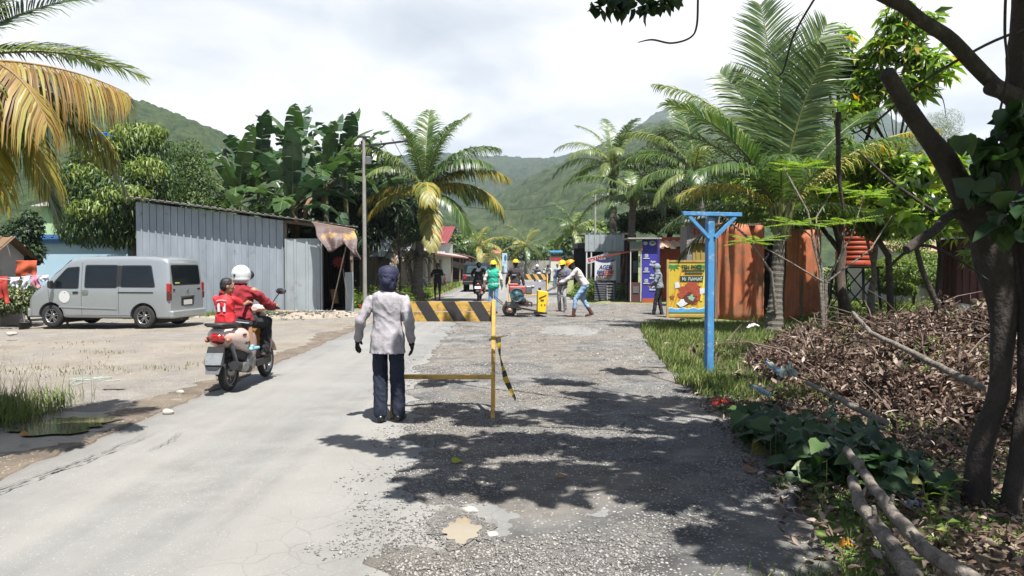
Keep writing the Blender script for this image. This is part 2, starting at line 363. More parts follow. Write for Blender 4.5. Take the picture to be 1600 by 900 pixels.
# ================================================================== GROUND, ROAD, HILLS
def ground_material():
    m = bpy.data.materials.new('soil_and_grass'); m.use_nodes = True; nt = m.node_tree; p = nt.nodes['Principled BSDF']; N = nt.nodes.new; L = nt.links.new
    tc = N('ShaderNodeTexCoord')
    def noi(s, d=8, r=.65):
        n = N('ShaderNodeTexNoise'); n.inputs['Scale'].default_value = s; n.inputs['Detail'].default_value = d; n.inputs['Roughness'].default_value = r; L(tc.outputs['Object'], n.inputs[0]); return n.outputs[0]
    def ramp(src, pts):
        r = N('ShaderNodeValToRGB'); e = r.color_ramp.elements
        while len(e) < len(pts): e.new(.5)
        for i, (q, c) in enumerate(pts): e[i].position = q; e[i].color = (*c, 1)
        L(src, r.inputs[0]); return r.outputs[0]
    soil = ramp(noi(5), [(.3, (.10, .075, .05)), (.5, (.17, .13, .09)), (.7, (.25, .20, .14))])
    gr = ramp(noi(9), [(.3, (.05, .085, .02)), (.6, (.10, .16, .035)), (.8, (.20, .21, .07))])
    mr = N('ShaderNodeMapRange'); mr.inputs[1].default_value = .42; mr.inputs[2].default_value = .56; L(noi(.9, 5), mr.inputs[0])
    x = N('ShaderNodeMixRGB'); L(mr.outputs[0], x.inputs[0]); L(soil, x.inputs[1]); L(gr, x.inputs[2]); L(x.outputs[0], p.inputs['Base Color'])
    b = N('ShaderNodeBump'); b.inputs['Strength'].default_value = .6; b.inputs['Distance'].default_value = .03; L(noi(30), b.inputs['Height']); L(b.outputs[0], p.inputs['Normal'])
    p.inputs['Roughness'].default_value = .95; p.inputs['Specular IOR Level'].default_value = .1; return m
def axis(dense0, dense1, step, far, k=1.35):
    a = list(np.arange(dense0, dense1 + 1e-6, step)); s = step
    while a[-1] < far: s *= k; a.append(a[-1] + s)
    s = step
    while a[0] > -far: s *= k; a.insert(0, a[0] - s)
    return np.array(a)
LOTY0, LOTY1 = -3.0, 30.5
def road_left(y): return -3.88 + .10 * noise.noise(Vector((y * .9, 3, 0))) + .05 * noise.noise(Vector((y * 4, 9, 0))) + (0.012 * max(0, y - 20))
def road_right(y): return 3.0 if y > 24 else min(3.0, shoulder_r(y) - .3)
def shoulder_l(y):
    if y < 4.5: b = -.62
    elif y < 11: b = -.62 - .78 * (y - 4.5) / 6.5
    else: b = -1.4 - .012 * (y - 11)
    return b + .22 * noise.noise(Vector((y * 1.3, 7, 0))) + .13 * noise.noise(Vector((y * 5, 2, 0)))
def shoulder_r(y):
    pts = [(-4, .4), (2, 1.35), (4, 1.75), (6.8, 2.2), (11.6, 2.5), (16, 2.9), (20, 3.5), (23, 5.2), (27, 8.0), (32, 8.0)]
    for (a, p), (b, q) in zip(pts, pts[1:]):
        if y <= b: v = p + (q - p) * (y - a) / (b - a); break
    else: v = pts[-1][1]
    return v + .12 * noise.noise(Vector((y * 1.7, 5, 0))) + .07 * noise.noise(Vector((y * 6, 4, 0)))
gx = axis(-22, 16, .4, 4000); gy = axis(-6, 60, .4, 4000)
V = []
for y in gy:
    for x in gx:
        z = hgt(x, y)
        if -25 < x < 18 and -7 < y < 62: z += .035 * fb(x, y, .7)
        if -19 < x < -3.9 and LOTY0 < y < LOTY1: z = hgt(x, y) - .06
        if -4.4 < x < shoulder_r(y) + .1 and -6 < y < 31: z = hgt(x, y) - .08
        elif -4.6 < x < 3.6 and 30 < y < 125: z = -.08
        V.append((x, y, z - .012))
nx = len(gx)
F = [(j * nx + i, j * nx + i + 1, (j + 1) * nx + i + 1, (j + 1) * nx + i) for j in range(len(gy) - 1) for i in range(nx - 1)]
link('ground', np_mesh('ground', V, F, True), ground_material(), kind='structure')

def strip(name, y0, y1, dy, lf, rf, nu, zf, m, skirt=.05, kind='structure'):
    V = []; ys = np.arange(y0, y1 + 1e-6, dy)
    for y in ys:
        a, b = lf(y), rf(y)
        V.append((a - .01, y, zf(a, y) - skirt))
        for i in range(nu + 1): x = a + (b - a) * i / nu; V.append((x, y, zf(x, y)))
        V.append((b + .01, y, zf(b, y) - skirt))
    w = nu + 3; F = [(j * w + i, j * w + i + 1, (j + 1) * w + i + 1, (j + 1) * w + i) for j in range(len(ys) - 1) for i in range(w - 1)]
    return link(name, np_mesh(name, V, F, True), m, kind=kind)

def surf_material(name, stops, s1, mix_s=None, stops2=None, mixr=(.45, .55), speck=None, pits=None, cracks=None, bump=.4, bs=120, bd=.006, rough=.9, wet=None, spec=.25, tracks=None):
    m = bpy.data.materials.new(name); m.use_nodes = True; nt = m.node_tree; p = nt.nodes['Principled BSDF']; N = nt.nodes.new; L = nt.links.new
    tc = N('ShaderNodeTexCoord'); g = tc.outputs['Object']
    def noi(s, d=8, r=.65, dist=0, vec=None):
        n = N('ShaderNodeTexNoise'); n.inputs['Scale'].default_value = s; n.inputs['Detail'].default_value = d; n.inputs['Roughness'].default_value = r; n.inputs['Distortion'].default_value = dist; L(vec or g, n.inputs[0]); return n.outputs[0]
    def ramp(src, pts):
        r = N('ShaderNodeValToRGB'); e = r.color_ramp.elements
        while len(e) < len(pts): e.new(.5)
        for i, (q, c) in enumerate(pts): e[i].position = q; e[i].color = (*(tuple(v * AK for v in c) if isinstance(c, tuple) else (c,) * 3), 1)
        L(src, r.inputs[0]); return r.outputs[0]
    def mr(src, a, b, c=0, d=1):
        r = N('ShaderNodeMapRange'); r.inputs[1].default_value = a; r.inputs[2].default_value = b; r.inputs[3].default_value = c; r.inputs[4].default_value = d; L(src, r.inputs[0]); return r.outputs[0]
    def mix(f, a, b, mode='MIX'):
        x = N('ShaderNodeMixRGB'); x.blend_type = mode
        for i, v in enumerate((f, a, b)):
            if isinstance(v, (int, float)): x.inputs[i].default_value = v
            elif isinstance(v, tuple): x.inputs[i].default_value = (*v, 1)
            else: L(v, x.inputs[i])
        return x.outputs[0]
    def mul(a, b):
        x = N('ShaderNodeMath'); x.operation = 'MULTIPLY'
        for i, v in enumerate((a, b)):
            if isinstance(v, (int, float)): x.inputs[i].default_value = v
            else: L(v, x.inputs[i])
        return x.outputs[0]
    base = ramp(noi(s1), stops)
    if stops2: base = mix(mr(noi(mix_s, 6, .6, .4), *mixr), base, ramp(noi(s1 * 2.3), stops2))
    base = mix(.35, base, ramp(noi(160, 3, .7), [(.3, .55), (.7, 1.35)]), 'MULTIPLY')
    h = noi(bs, 5, .7)
    if speck:
        v = N('ShaderNodeTexVoronoi'); v.inputs['Scale'].default_value = speck[0]; L(g, v.inputs[0])
        sc = N('ShaderNodeSeparateColor'); L(v.outputs['Color'], sc.inputs[0])
        base = mix(mul(mul(mr(sc.outputs[0], speck[2], speck[2] + .05), mr(v.outputs['Distance'], .42, .30)), mr(noi(1.1, 5), .36, .56, .15, .95)), base, mix(sc.outputs[1], speck[1], speck[3]))
    if pits:
        base = mix(mr(noi(pits[0], 3, .8), pits[1], pits[1] + .05, 0, .75), base, (.13, .125, .12)); base = mix(mr(noi(2.3, 7, .75, .6), .60, .66, 0, .30), base, (.16, .15, .14))
    if tracks:   # long worn bands along the road
        mp = N('ShaderNodeMapping'); mp.inputs['Scale'].default_value = (1.6, .05, 1); L(g, mp.inputs[0])
        base = mix(mr(noi(1, 4, .5, .2, mp.outputs[0]), .42, .62, 0, tracks), base, (.20, .19, .17))
    if cracks:
        d = N('ShaderNodeMixRGB'); d.inputs[0].default_value = .12; L(g, d.inputs[1]); n = N('ShaderNodeTexNoise'); n.inputs['Scale'].default_value = 3; n.inputs['Detail'].default_value = 5; L(g, n.inputs[0]); L(n.outputs['Color'], d.inputs[2])
        v = N('ShaderNodeTexVoronoi'); v.feature = 'DISTANCE_TO_EDGE'; v.inputs['Scale'].default_value = cracks[0]; L(d.outputs[0], v.inputs[0])
        line = mr(v.outputs['Distance'], .0, cracks[1], 1, 0)
        sx = N('ShaderNodeSeparateXYZ'); L(g, sx.inputs[0])
        zone = mul(mul(mr(sx.outputs[0], cracks[2], cracks[2] + .9), mr(sx.outputs[1], 12, 6)), mr(noi(.8, 4), .38, .5))
        zone2 = N('ShaderNodeMath'); zone2.operation = 'MAXIMUM'; L(zone, zone2.inputs[0]); L(mr(noi(.33, 3), .62, .68), zone2.inputs[1])
        f = mul(line, zone2.outputs[0]); base = mix(mul(f, .55), base, (.085, .075, .062))
    L(base, p.inputs['Base Color'])
    b = N('ShaderNodeBump'); b.inputs['Strength'].default_value = bump; b.inputs['Distance'].default_value = bd; L(h, b.inputs['Height']); L(b.outputs[0], p.inputs['Normal'])
    p.inputs['Roughness'].default_value = rough; p.inputs['Specular IOR Level'].default_value = spec; return m
asph = surf_material('worn_asphalt', [(.28, (.205, .204, .194)), (.5, (.268, .267, .254)), (.72, (.325, .322, .305))], 1.1, .45, [(.3, (.21, .204, .192)), (.7, (.31, .304, .286))], (.42, .58), speck=(95, (.36, .35, .33), .84, (.12, .115, .11)), pits=(26, .635), cracks=(4.2, .02, -2.0), tracks=.45)
grav = surf_material('broken_gravel_road', [(.34, (.085, .082, .08)), (.46, (.16, .155, .148)), (.58, (.25, .24, .22)), (.72, (.35, .335, .31))], 1.6, .5, [(.3, (.13, .112, .092)), (.7, (.31, .28, .24))], (.46, .56), speck=(42, (.42, .40, .365), .60, (.12, .11, .10)), bump=.9, bs=55, bd=.02)
dirt = surf_material('sandy_dirt', [(.28, (.205, .175, .138)), (.5, (.30, .262, .21)), (.75, (.385, .345, .285))], .8, .35, [(.3, (.20, .18, .155)), (.7, (.33, .305, .27))], (.44, .6), speck=(55, (.44, .42, .38), .82, (.20, .18, .16)), bump=.6, bs=40, bd=.02)
strip('road', -4, 119, .25, road_left, road_right, 14, lambda x, y: .012 + .006 * fb(x, y, .8) - .0008 * (x + .4) ** 2 * .3, asph, skirt=.09)
def gz(x, y):
    a, b = shoulder_l(y), shoulder_r(y); e = min(1, (x - a) / .25, (b - x) / .35)
    z = .032 + .018 * fb(x, y, 1.3) + .010 * fb(x, y, 6) + .006 * noise.noise(Vector((x * 19, y * 19, 0)))
    z = .018 + (z - .018) * max(0, e)
    d = math.hypot((x + .31) / .30, (y - 4.62) / .42)           # pothole
    if d < 1.6: z -= .030 * max(0, 1 - (d / 1.6) ** 2)
    d = math.hypot((x - 1.35) / .6, (y - 18.6) / 1.1)
    if d < 1.5: z -= .05 * max(0, 1 - (d / 1.5) ** 2)
    return z + hgt(x, y) * .9
strip('gravel_shoulder', 2.2, 14, .045, shoulder_l, shoulder_r, 84, gz, grav, skirt=.06)
strip('gravel_shoulder_far', 14, 31, .12, shoulder_l, shoulder_r, 60, gz, grav, skirt=.06)
# left dirt lot
def lotz(x, y):
    z = hgt(x, y) + .02 + .03 * fb(x, y, .6, 3) + .01 * fb(x, y, 4, 1)
    e = min(1, max(0, (-3.75 - x) / .5)); z = .006 + (z - .006) * e if x > -5 else z
    d = math.hypot((x + 4.75) / .9, (y - 7.6) / 1.1); z -= .06 * max(0, 1 - (d / 1.3) ** 2)
    return z
strip('dirt_lot', LOTY0, LOTY1, .13, lambda y: -18.6, lambda y: road_left(y) - .0 if y < 24 else road_left(y) - .0 - min(2.4, (y - 24) * .5), 110, lotz, dirt, skirt=.05)
# puddles
water = mat('muddy_water', (.36, .30, .21), rough=.06, var=.08, scale=3, bump=.02, bscale=8, spec=.6)
water2 = mat('dark_puddle_water', (.14, .115, .085), rough=.05, var=.2, scale=3, bump=.02, bscale=8, spec=.7)
wetmud = mat('wet_mud', (.10, .078, .055), rough=.35, var=.3, scale=4, bump=.5, bscale=30, spec=.5)
def puddle(name, cx, cy, rx, ry, z, m, n=40, amp=.18, seed=0):
    V = [(cx, cy, z)]
    for i in range(n):
        a = 2 * math.pi * i / n; k = 1 + amp * noise.noise(Vector((math.cos(a) * 1.8 + seed, math.sin(a) * 1.8, seed)))+ amp*.5 * noise.noise(Vector((math.cos(a) * 6 + seed, math.sin(a) * 6, seed)))
        V.append((cx + rx * k * math.cos(a), cy + ry * k * math.sin(a), z))
    me = bpy.data.meshes.new(name); me.from_pydata(V, [], [(0, i + 1, (i + 1) % n + 1) for i in range(n)]); me.update(); return link(name, me, m, kind='structure')
wetg = mat('wet_gravel', (.19, .175, .155), rough=.6, var=.55, scale=40, bump=.8, bscale=60, bdist=.02)
puddle('wet_gravel_ring', -.28, 4.66, .19, .34, .0215, wetg, amp=.9, seed=9)
puddle('muddy_puddle', -.31, 4.60, .115, .21, .0255, water, n=70, amp=.5, seed=2)
puddle('wet_mud_patch', -4.62, 7.4, 1.0, 1.15, -.012, wetmud, amp=.35, seed=8)
puddle('roadside_puddle', -4.5, 7.7, .50, .40, .002, water2, amp=.6, seed=4)

# loose stones
def octa(n, P, S):
    base = np.array([(1, 0, 0), (-1, 0, 0), (0, 1, 0), (0, -1, 0), (0, 0, .75), (0, 0, -.7)], float)
    F0 = np.array([(0, 2, 4), (2, 1, 4), (1, 3, 4), (3, 0, 4), (2, 0, 5), (1, 2, 5), (3, 1, 5), (0, 3, 5)])
    a = rng.uniform(0, 6.28, n); c, s = np.cos(a), np.sin(a); B = base[None] * (1 + .35 * rng.normal(size=(n, 6, 1)).clip(-1, 1)) * np.stack([np.ones(n), rng.uniform(.6, 1, n), rng.uniform(.4, .8, n)], 1)[:, None]
    X = B[..., 0] * c[:, None] - B[..., 1] * s[:, None]; Y = B[..., 0] * s[:, None] + B[..., 1] * c[:, None]
    V = np.stack([X, Y, B[..., 2]], -1) * S[:, None, None] + P[:, None]; F = F0[None] + (np.arange(n) * 6)[:, None, None]
    return V.reshape(-1, 3), F.reshape(-1, 3)
stone_m = mat('loose_stone', (.3, .3, .3), rough=.9, island=[(0, (.12, .115, .11)), (.35, (.24, .225, .205)), (.65, (.33, .31, .28)), (1, (.47, .445, .40))], bump=.3, bscale=90)
def stone_pts(n, y0, y1, pw=2.2):
    out = []
    while len(out) < n:
        t = random.random(); y = y0 + (y1 - y0) * t ** pw; a, b = shoulder_l(y) - .45, shoulder_r(y) + .35; x = a + (b - a) * random.random()
        k = .30 + 1.7 * fb(x, y, .9, 5)
        if x < a + .45: k *= .35
        if math.hypot((x + .31) / .12, (y - 4.60) / .2) < 1: continue
        if random.random() < k: out.append((x, y, max(gz(x, y), .014) if a + .45 < x < b - .35 else .014 + (hgt(x, y) if x > 2.6 else 0)))
    return np.array(out)
P = stone_pts(26000, 3.6, 12); S = .0035 + .011 * rng.random(len(P)) ** 3.2 + .0005 * P[:, 1]; V, F = octa(len(P), P + np.array([0, 0, .002]), S)
link('loose_gravel', np_mesh('loose_gravel', V, F), stone_m, kind='stuff', label='loose pale gravel chips strewn over the broken half of the road', cat='gravel')
Pr = np.array([(-.31 + (.125 + .05 * random.random()) * math.cos(a), 4.60 + (.22 + .08 * random.random()) * math.sin(a), .024) for a in rng.uniform(0, 6.28, 420)]); V, F = octa(len(Pr), Pr, .003 + .010 * rng.random(len(Pr)) ** 2)
link('pothole_gravel', np_mesh('pothole_gravel', V, F), stone_m, kind='stuff', label='gravel chips round the rim of the muddy pothole', cat='gravel')
P = stone_pts(5000, 12, 30, 1); S = .010 + .03 * rng.random(len(P)) ** 3; V, F = octa(len(P), P, S)
link('far_gravel', np_mesh('far_gravel', V, F), stone_m, kind='stuff', label='coarse gravel on the broken road around the work crew', cat='gravel')
P = scatter_poly(2600, -17, -3.7, 4, 29); P = np.array([(a, b, lotz(a, b)) for a, b in P]); S = .006 + .035 * rng.random(len(P)) ** 4; V, F = octa(len(P), P, S)
link('dirt_stones', np_mesh('dirt_stones', V, F), stone_m, kind='stuff', label='small stones scattered over the dirt lot beside the van', cat='stones')

# tyre scuffs on the asphalt and a dark wet seam at its left edge
scuff = mat('tyre_scuff', (.17, .16, .145), rough=.85, var=.3, scale=30)
def ribbon(name, pts, wd, m, z=.024, strands=(-.06, -.015, .03)):
    mb = MB(); k = 90
    for o_ in strands:
        P = []
        for i in range(k + 1):
            t = i / k * (len(pts) - 1); j = min(int(t), len(pts) - 2); p = Vector(pts[j]).lerp(Vector(pts[j + 1]), t - j); P.append(p + Vector((o_ + .03 * noise.noise(Vector((i * .12, o_ * 40, 2))) + .012 * noise.noise(Vector((i * .7, o_ * 40, 7))), 0)))
        for i in range(k):
            wa, wb = (wd * max(.12, .5 + 1.2 * noise.noise(Vector((q * .35, o_ * 60, 3)))) * math.sin(math.pi * min(1, max(0, q / k))) ** .5 for q in (i, i + 1)); a, b = P[i], P[i + 1]
            mb.add([(a.x - wa, a.y, z), (b.x - wb, b.y, z), (b.x + wb, b.y, z), (a.x + wa, a.y, z)], [[0, 3, 2, 1]])
    mb.build(name, m, kind='structure')
ribbon('tyre_mark', [(-3.66, 5.0), (-3.6, 5.5), (-3.48, 6.3), (-3.42, 7.3)], .011, scuff)
ribbon('tyre_mark', [(-3.15, 6.55), (-3.12, 6.9), (-3.2, 7.35)], .007, scuff, strands=(0, .03))
# damp muddy margin where the asphalt meets the dirt
mudm = surf_material('damp_brown_mud', [(.3, (.13, .10, .075)), (.55, (.22, .175, .13)), (.8, (.32, .26, .20))], 1.6, speck=(45, (.40, .37, .32), .8, (.15, .13, .11)), bump=.8, bs=30, bd=.03, rough=.75)
def mud_l(y): return road_left(y) - .35 - .38 * max(-.6, fb(0, y, .55, 12)) - .22 * noise.noise(Vector((y * 2.7, 2, 9))) - .25 * max(0, 1 - abs(y - 8) / 3)
strip('muddy_edge', 5.0, 20, .06, mud_l, lambda y: road_left(y) + .05 + .10 * noise.noise(Vector((y * 3.1, 8, 4))), 14, lambda x, y: max(lotz(x, y), .018 if x > road_left(y) - .05 else -1) + .006 + .012 * fb(x, y, 5), mudm, skirt=.03)

# ------------------------------------------------------------------ forested hills: real relief with a canopy of domes
def hill(name, D0, D1, D2, crest, cell, ampl, m, nu=420, nv=150, px0=None, px1=None, pw=1.0, seed=0, rough=0):
    r_ = np.random.default_rng(seed); xs = [c[0] for c in crest]; ys = [c[1] for c in crest]
    px = np.linspace(px0 or xs[0], px1 or xs[-1], nu + 1); cyy = np.interp(px, xs, ys); tx = (px - 800) / 1200
    hz = np.maximum(CAMZ + (412 - cyy) / 1200 * D1, -3)
    V = np.zeros((nv + 1, nu + 1, 3))
    tf = np.concatenate([np.linspace(0, 1, int(nv * .82), endpoint=False), np.linspace(1, 2, nv + 1 - int(nv * .82))])
    for j, t in enumerate(tf):
        if t <= 1: D = D0 + (D1 - D0) * t; z = hz * (t ** pw)
        else: D = D1 + (D2 - D1) * (t - 1); z = hz * (1 - (t - 1) ** 1.5 * 1.05)
        V[j, :, 0] = tx * D; V[j, :, 1] = D; V[j, :, 2] = z
    X, Y = V[..., 0], V[..., 1]
    big = np.zeros_like(X)
    for k in range(5):
        fx, fy = r_.uniform(-1, 1, 2) / (D1 * .10) * (1.6 ** k); big += np.sin(X * fx * 6.28 + Y * fy * 6.28 + r_.uniform(0, 6.28)) * D1 * .011 / (1.5 ** k)
    V[..., 2] += big * np.clip(tf, 0, 1)[:, None] * np.clip(1 - np.abs(tf - 1) * 0, 0, 1)[:, None] * np.clip((1.02 - tf) * 1.5, .0, 1)[:, None]
    # tree crowns as a jittered cellular height field
    gi, gj = np.floor(X / cell).astype(int), np.floor(Y / cell).astype(int); best = np.full(X.shape, 9.)
    hgts = np.zeros(X.shape)
    for a in (-1, 0, 1):
        for b in (-1, 0, 1):
            ci, cj = gi + a, gj + b; h = np.sin(ci * 127.1 + cj * 311.7 + seed) * 43758.5453; h1 = h - np.floor(h); h = np.sin(ci * 269.5 + cj * 183.3 + seed) * 43758.5453; h2 = h - np.floor(h)
            d = np.hypot((X - (ci + h1) * cell) / cell, (Y - (cj + h2) * cell) / cell); q = np.where(d < best, 1, 0); best = np.minimum(best, d); hgts = np.where(q, .45 + .55 * h1 + .5 * h2 * h2, hgts)
    V[..., 2] += ampl * (np.sqrt(np.clip(1 - (best * 1.15) ** 2, 0, 1)) * hgts + .25 * r_.random(X.shape)) * np.clip(tf * 6, 0, 1)[:, None]
    n1 = nu + 1; jj, ii = np.meshgrid(np.arange(nv), np.arange(nu), indexing='ij'); a = (jj * n1 + ii).ravel(); F = np.stack([a, a + 1, a + n1 + 1, a + n1], 1)
    return link(name, np_mesh(name, V.reshape(-1, 3), F, True), m, kind='structure')
def forest_mat(name, c1, c2, c3, sc):
    return mat(name, c1, rough=.95, scale=sc, col2=c2, bump=.8, bscale=sc * 14, bdist=2.5, spec=.05, dirt=(c3, sc * .16, .52))
fm1 = forest_mat('near_forest', (.022, .045, .018), (.115, .165, .060), (.12, .15, .065), .16)
fm2 = forest_mat('far_forest', (.018, .036, .018), (.06, .095, .042), (.07, .085, .045), .08)
hill('hill_left', 190, 470, 700, [(-900, 130), (-500, 90), (-200, 110), (60, 118), (150, 142), (200, 160), (260, 180), (330, 207), (380, 228), (480, 262), (560, 292), (640, 322), (720, 355), (820, 398), (860, 416)], 5.5, 3.2, fm1, 760, 200, pw=.9, seed=3)
hill('hill_right', 330, 760, 1100, [(560, 418), (640, 392), (720, 345), (780, 310), (830, 285), (880, 262), (925, 240), (960, 222), (1000, 205), (1050, 196), (1120, 190), (1200, 200), (1300, 225), (1400, 250), (1550, 280), (1800, 300), (2300, 320)], 8.5, 5.2, fm1, 800, 210, pw=.85, seed=11)
hill('hill_back', 700, 1500, 1900, [(300, 330), (420, 290), (520, 262), (600, 250), (680, 245), (745, 249), (800, 252), (860, 253), (890, 246), (930, 238), (1000, 245), (1100, 280)], 13, 7, fm2, 560, 130, pw=.8, seed=7)
hill('mountain', 900, 1750, 2200, [(900, 300), (960, 232), (1000, 200), (1030, 178), (1060, 166), (1085, 164), (1110, 172), (1160, 182), (1220, 168), (1275, 146), (1310, 138), (1345, 152), (1390, 190), (1440, 215), (1500, 236), (1600, 262), (1800, 300), (2100, 330)], 15, 7, fm2, 520, 120, pw=.8, seed=5)
# the air
hz = mat_h = bpy.data.materials.new('haze'); mat_h.use_nodes = True; nt = mat_h.node_tree; nt.nodes.clear()
o_ = nt.nodes.new('ShaderNodeOutputMaterial'); pv = nt.nodes.new('ShaderNodeVolumePrincipled'); pv.inputs['Color'].default_value = (.80, .90, 1, 1); pv.inputs['Density'].default_value = .00017; pv.inputs['Anisotropy'].default_value = .2
nt.links.new(pv.outputs[0], o_.inputs['Volume'])
MB().box((600, 900, 172), (9200, 9200, 348)).build('haze', mat_h, kind='stuff')
# ================================================================== MATERIALS
zinc = mat('zinc_sheet', (.44, .49, .54), rough=.42, metal=.3, var=.16, scale=1.6, stretch=(1.6, 1, .35), bump=.25, bscale=5, bdist=.02, dirt=((.26, .22, .18), 2.6, .60))
zinc_lt = mat('zinc_sheet_pale', (.50, .55, .57), rough=.4, metal=.3, var=.1, scale=1.5, bump=.05, dirt=((.38, .36, .33), 1.6, .6))
zinc_old = mat('weathered_roof_sheet', (.46, .43, .40), rough=.6, metal=.1, var=.15, scale=2, dirt=((.26, .17, .12), 1.5, .56))
rusty = mat('rusty_roof_sheet', (.30, .10, .06), rough=.8, var=.3, scale=2, dirt=((.16, .07, .05), 2, .5))
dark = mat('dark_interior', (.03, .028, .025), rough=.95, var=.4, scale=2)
wood = mat('bare_wood', (.33, .23, .13), rough=.8, var=.3, scale=4, stretch=(8, 8, .8), bump=.3)
wood_gr = mat('grey_weathered_wood', (.22, .17, .13), rough=.9, var=.35, scale=5, stretch=(6, 6, .6), bump=.4)
wood_dk = mat('dark_wood', (.07, .05, .035), rough=.9, var=.35, scale=5)
white_p = mat('white_wall_paint', (.68, .66, .62), rough=.85, var=.07, scale=1.2, dirt=((.45, .42, .37), 1.2, .6))
cream_w = mat('cream_wall', (.55, .50, .44), rough=.9, var=.12, scale=1.5, dirt=((.32, .28, .23), 1.3, .55))
blue_w = mat('light_blue_wall', (.42, .60, .72), rough=.85, var=.05, scale=1.5)
blue_d = mat('strong_blue_paint', (.05, .16, .38), rough=.6, var=.12, scale=2)
green_w = mat('pale_green_wall', (.45, .66, .38), rough=.85, var=.08, scale=1.5)
orange_w = mat('orange_red_sheet', (.50, .105, .04), rough=.55, var=.15, scale=1.3, dirt=((.25, .06, .035), 1.5, .6))
brownred = mat('brick_red_cloth_wall', (.50, .15, .06), rough=.75, var=.3, scale=2.2, stretch=(2.5, 2.5, .5), bump=.5, bscale=16, bdist=.02, dirt=((.26, .13, .06), 1.6, .5))
maroon = mat('maroon_sheet', (.10, .022, .022), rough=.7, var=.2, scale=1.5)
black_m = mat('black_painted_steel', (.02, .02, .022), rough=.45, var=.2)
grey_m = mat('grey_steel', (.22, .23, .24), rough=.45, metal=.5, var=.15)
concrete = mat('weathered_concrete', (.36, .34, .31), rough=.92, var=.18, scale=1.4, dirt=((.17, .15, .13), 1.1, .54))
glass_d = mat('dark_window_glass', (.02, .03, .035), rough=.08, var=.3, scale=1, spec=.8, bump=0)
red_p = mat('red_paint', (.50, .03, .025), rough=.45, var=.1)
white_s = mat('white_sign_face', (.72, .74, .76), rough=.5, var=.04)

# ================================================================== LEFT SHED
S = thing('corrugated_shed', 'long grey corrugated zinc shed with sloping roof behind the silver van', 'shed', (-12.2, 25, -.1))
zb = -.16
def shed_top(x): return 3.67 + (x + 12.2) / (7.1) * (2.76 - 3.67)
mb = MB(); n = 21; X0, X1 = -12.2, -7.4
mb.ribs((X0, 25, zb), (X1, 25, zb + .06), (X1, 25, shed_top(X1) - .03), (X0, 25, shed_top(X0) - .03), .228, .035)
mb.build('front_wall', zinc, S, True)
mb = MB().ribs((X0, 29, zb), (X0, 25, zb), (X0, 25, 3.62), (X0, 29, 3.62), .24, .03); mb.build('side_wall', zinc, S, True)
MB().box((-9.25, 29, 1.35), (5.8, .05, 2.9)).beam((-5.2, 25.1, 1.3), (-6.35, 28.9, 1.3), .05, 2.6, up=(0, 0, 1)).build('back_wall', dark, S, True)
mb = MB(); a, b = Vector((-12.45, 0, 3.76)), Vector((-4.98, 0, 2.80))
mb.prism([(a.x, 24.58, a.z), (b.x, 24.58, b.z), (b.x, 24.58, b.z + .035), (a.x, 24.58, a.z + .035)], (0, .3, 0))
mb.ribs((a.x, 24.56, a.z + .04), (b.x, 24.56, b.z + .04), (b.x - 1.15, 29.3, b.z + .19), (a.x, 29.3, a.z + .04), .24, .025)
mb.build('roof', zinc_old, S, True)
mb = MB()
for x, t in ((-7.36, 3.05), (-6.2, 2.9), (-5.22, 2.78)): mb.box((x, 25.02, t / 2 - .08), (.09, .09, t + .1))
mb.box((-6.3, 25.02, 2.86), (2.2, .07, .09), rot=(0, .125, 0)); mb.build('post_frame', wood_gr, S, True)
D = MB().ribs((-7.30, 24.86, .03), (-6.17, 24.90, .03), (-6.17, 24.90, 2.42), (-7.30, 24.86, 2.42), .38, .03).build('door_panel', zinc_lt, S, True)
MB().box((-7.31, 24.84, 1.22), (.05, .05, 2.42)).box((-6.16, 24.88, 1.22), (.035, .05, 2.4)).box((-6.74, 24.88, 2.42), (1.15, .03, .04)).build('edge_strip', zinc_lt, D, True)
MB().ribs((-5.42, 24.95, .03), (-5.16, 24.95, .03), (-5.16, 24.95, 1.35), (-5.42, 24.95, 1.35), .13, .02).build('low_panel', zinc_lt, S, True)
MB().box((-6.7, 26.6, -.06), (1.9, 3.0, .12)).build('floor_slab', concrete, S, True)
# tarp awning on the shed
tarp_m = mat('brown_printed_tarp', (.085, .052, .048), rough=.6, var=.15, scale=2.5, bump=.35, bscale=9, dirt=((.55, .30, .07), 1.6, .55), col2=(.15, .095, .085), bdist=.05, stretch=(1, 1, 2.5))
T = thing('tarp_awning', 'brown tarpaulin with faded orange print sagging from the shed roof edge over its doorway', 'tarp', (-6, 24.4, 2.4))
TL, TR = at(487, 347, 24.55), at(555, 359, 24.55); B0, B1, B2 = at(512, 394, 23.9), at(541, 384, 24.0), at(564, 406, 23.9)
def tf(u, v):
    t = TL.lerp(TR, u); b = B0.lerp(B1, u / .55) if u < .55 else B1.lerp(B2, (u - .55) / .45)
    p = t.lerp(b, v); p.y -= .16 * math.sin(v * 3.0) + .06 * math.sin(u * 17 + v * 3) * v; p.z -= .05 * math.sin(u * 9) * v; p.x += .04 * math.sin(v * 9 + u * 5); return p
g = MB().grid(tf, 28, 14); me = g.build('tarp_cloth', tarp_m, T, True)
md = me.modifiers.new('s', 'SOLIDIFY'); md.thickness = .01
MB().tube([TL, TR], .02, 6).build('top_batten', wood, T, True)
MB().tube([at(541, 384, 24.05), at(518, 484, 24.5)], .022, 6).tube([at(536, 420, 24.3), at(543, 470, 24.4)], .018, 6).build('prop_stick', wood_gr, T, True)
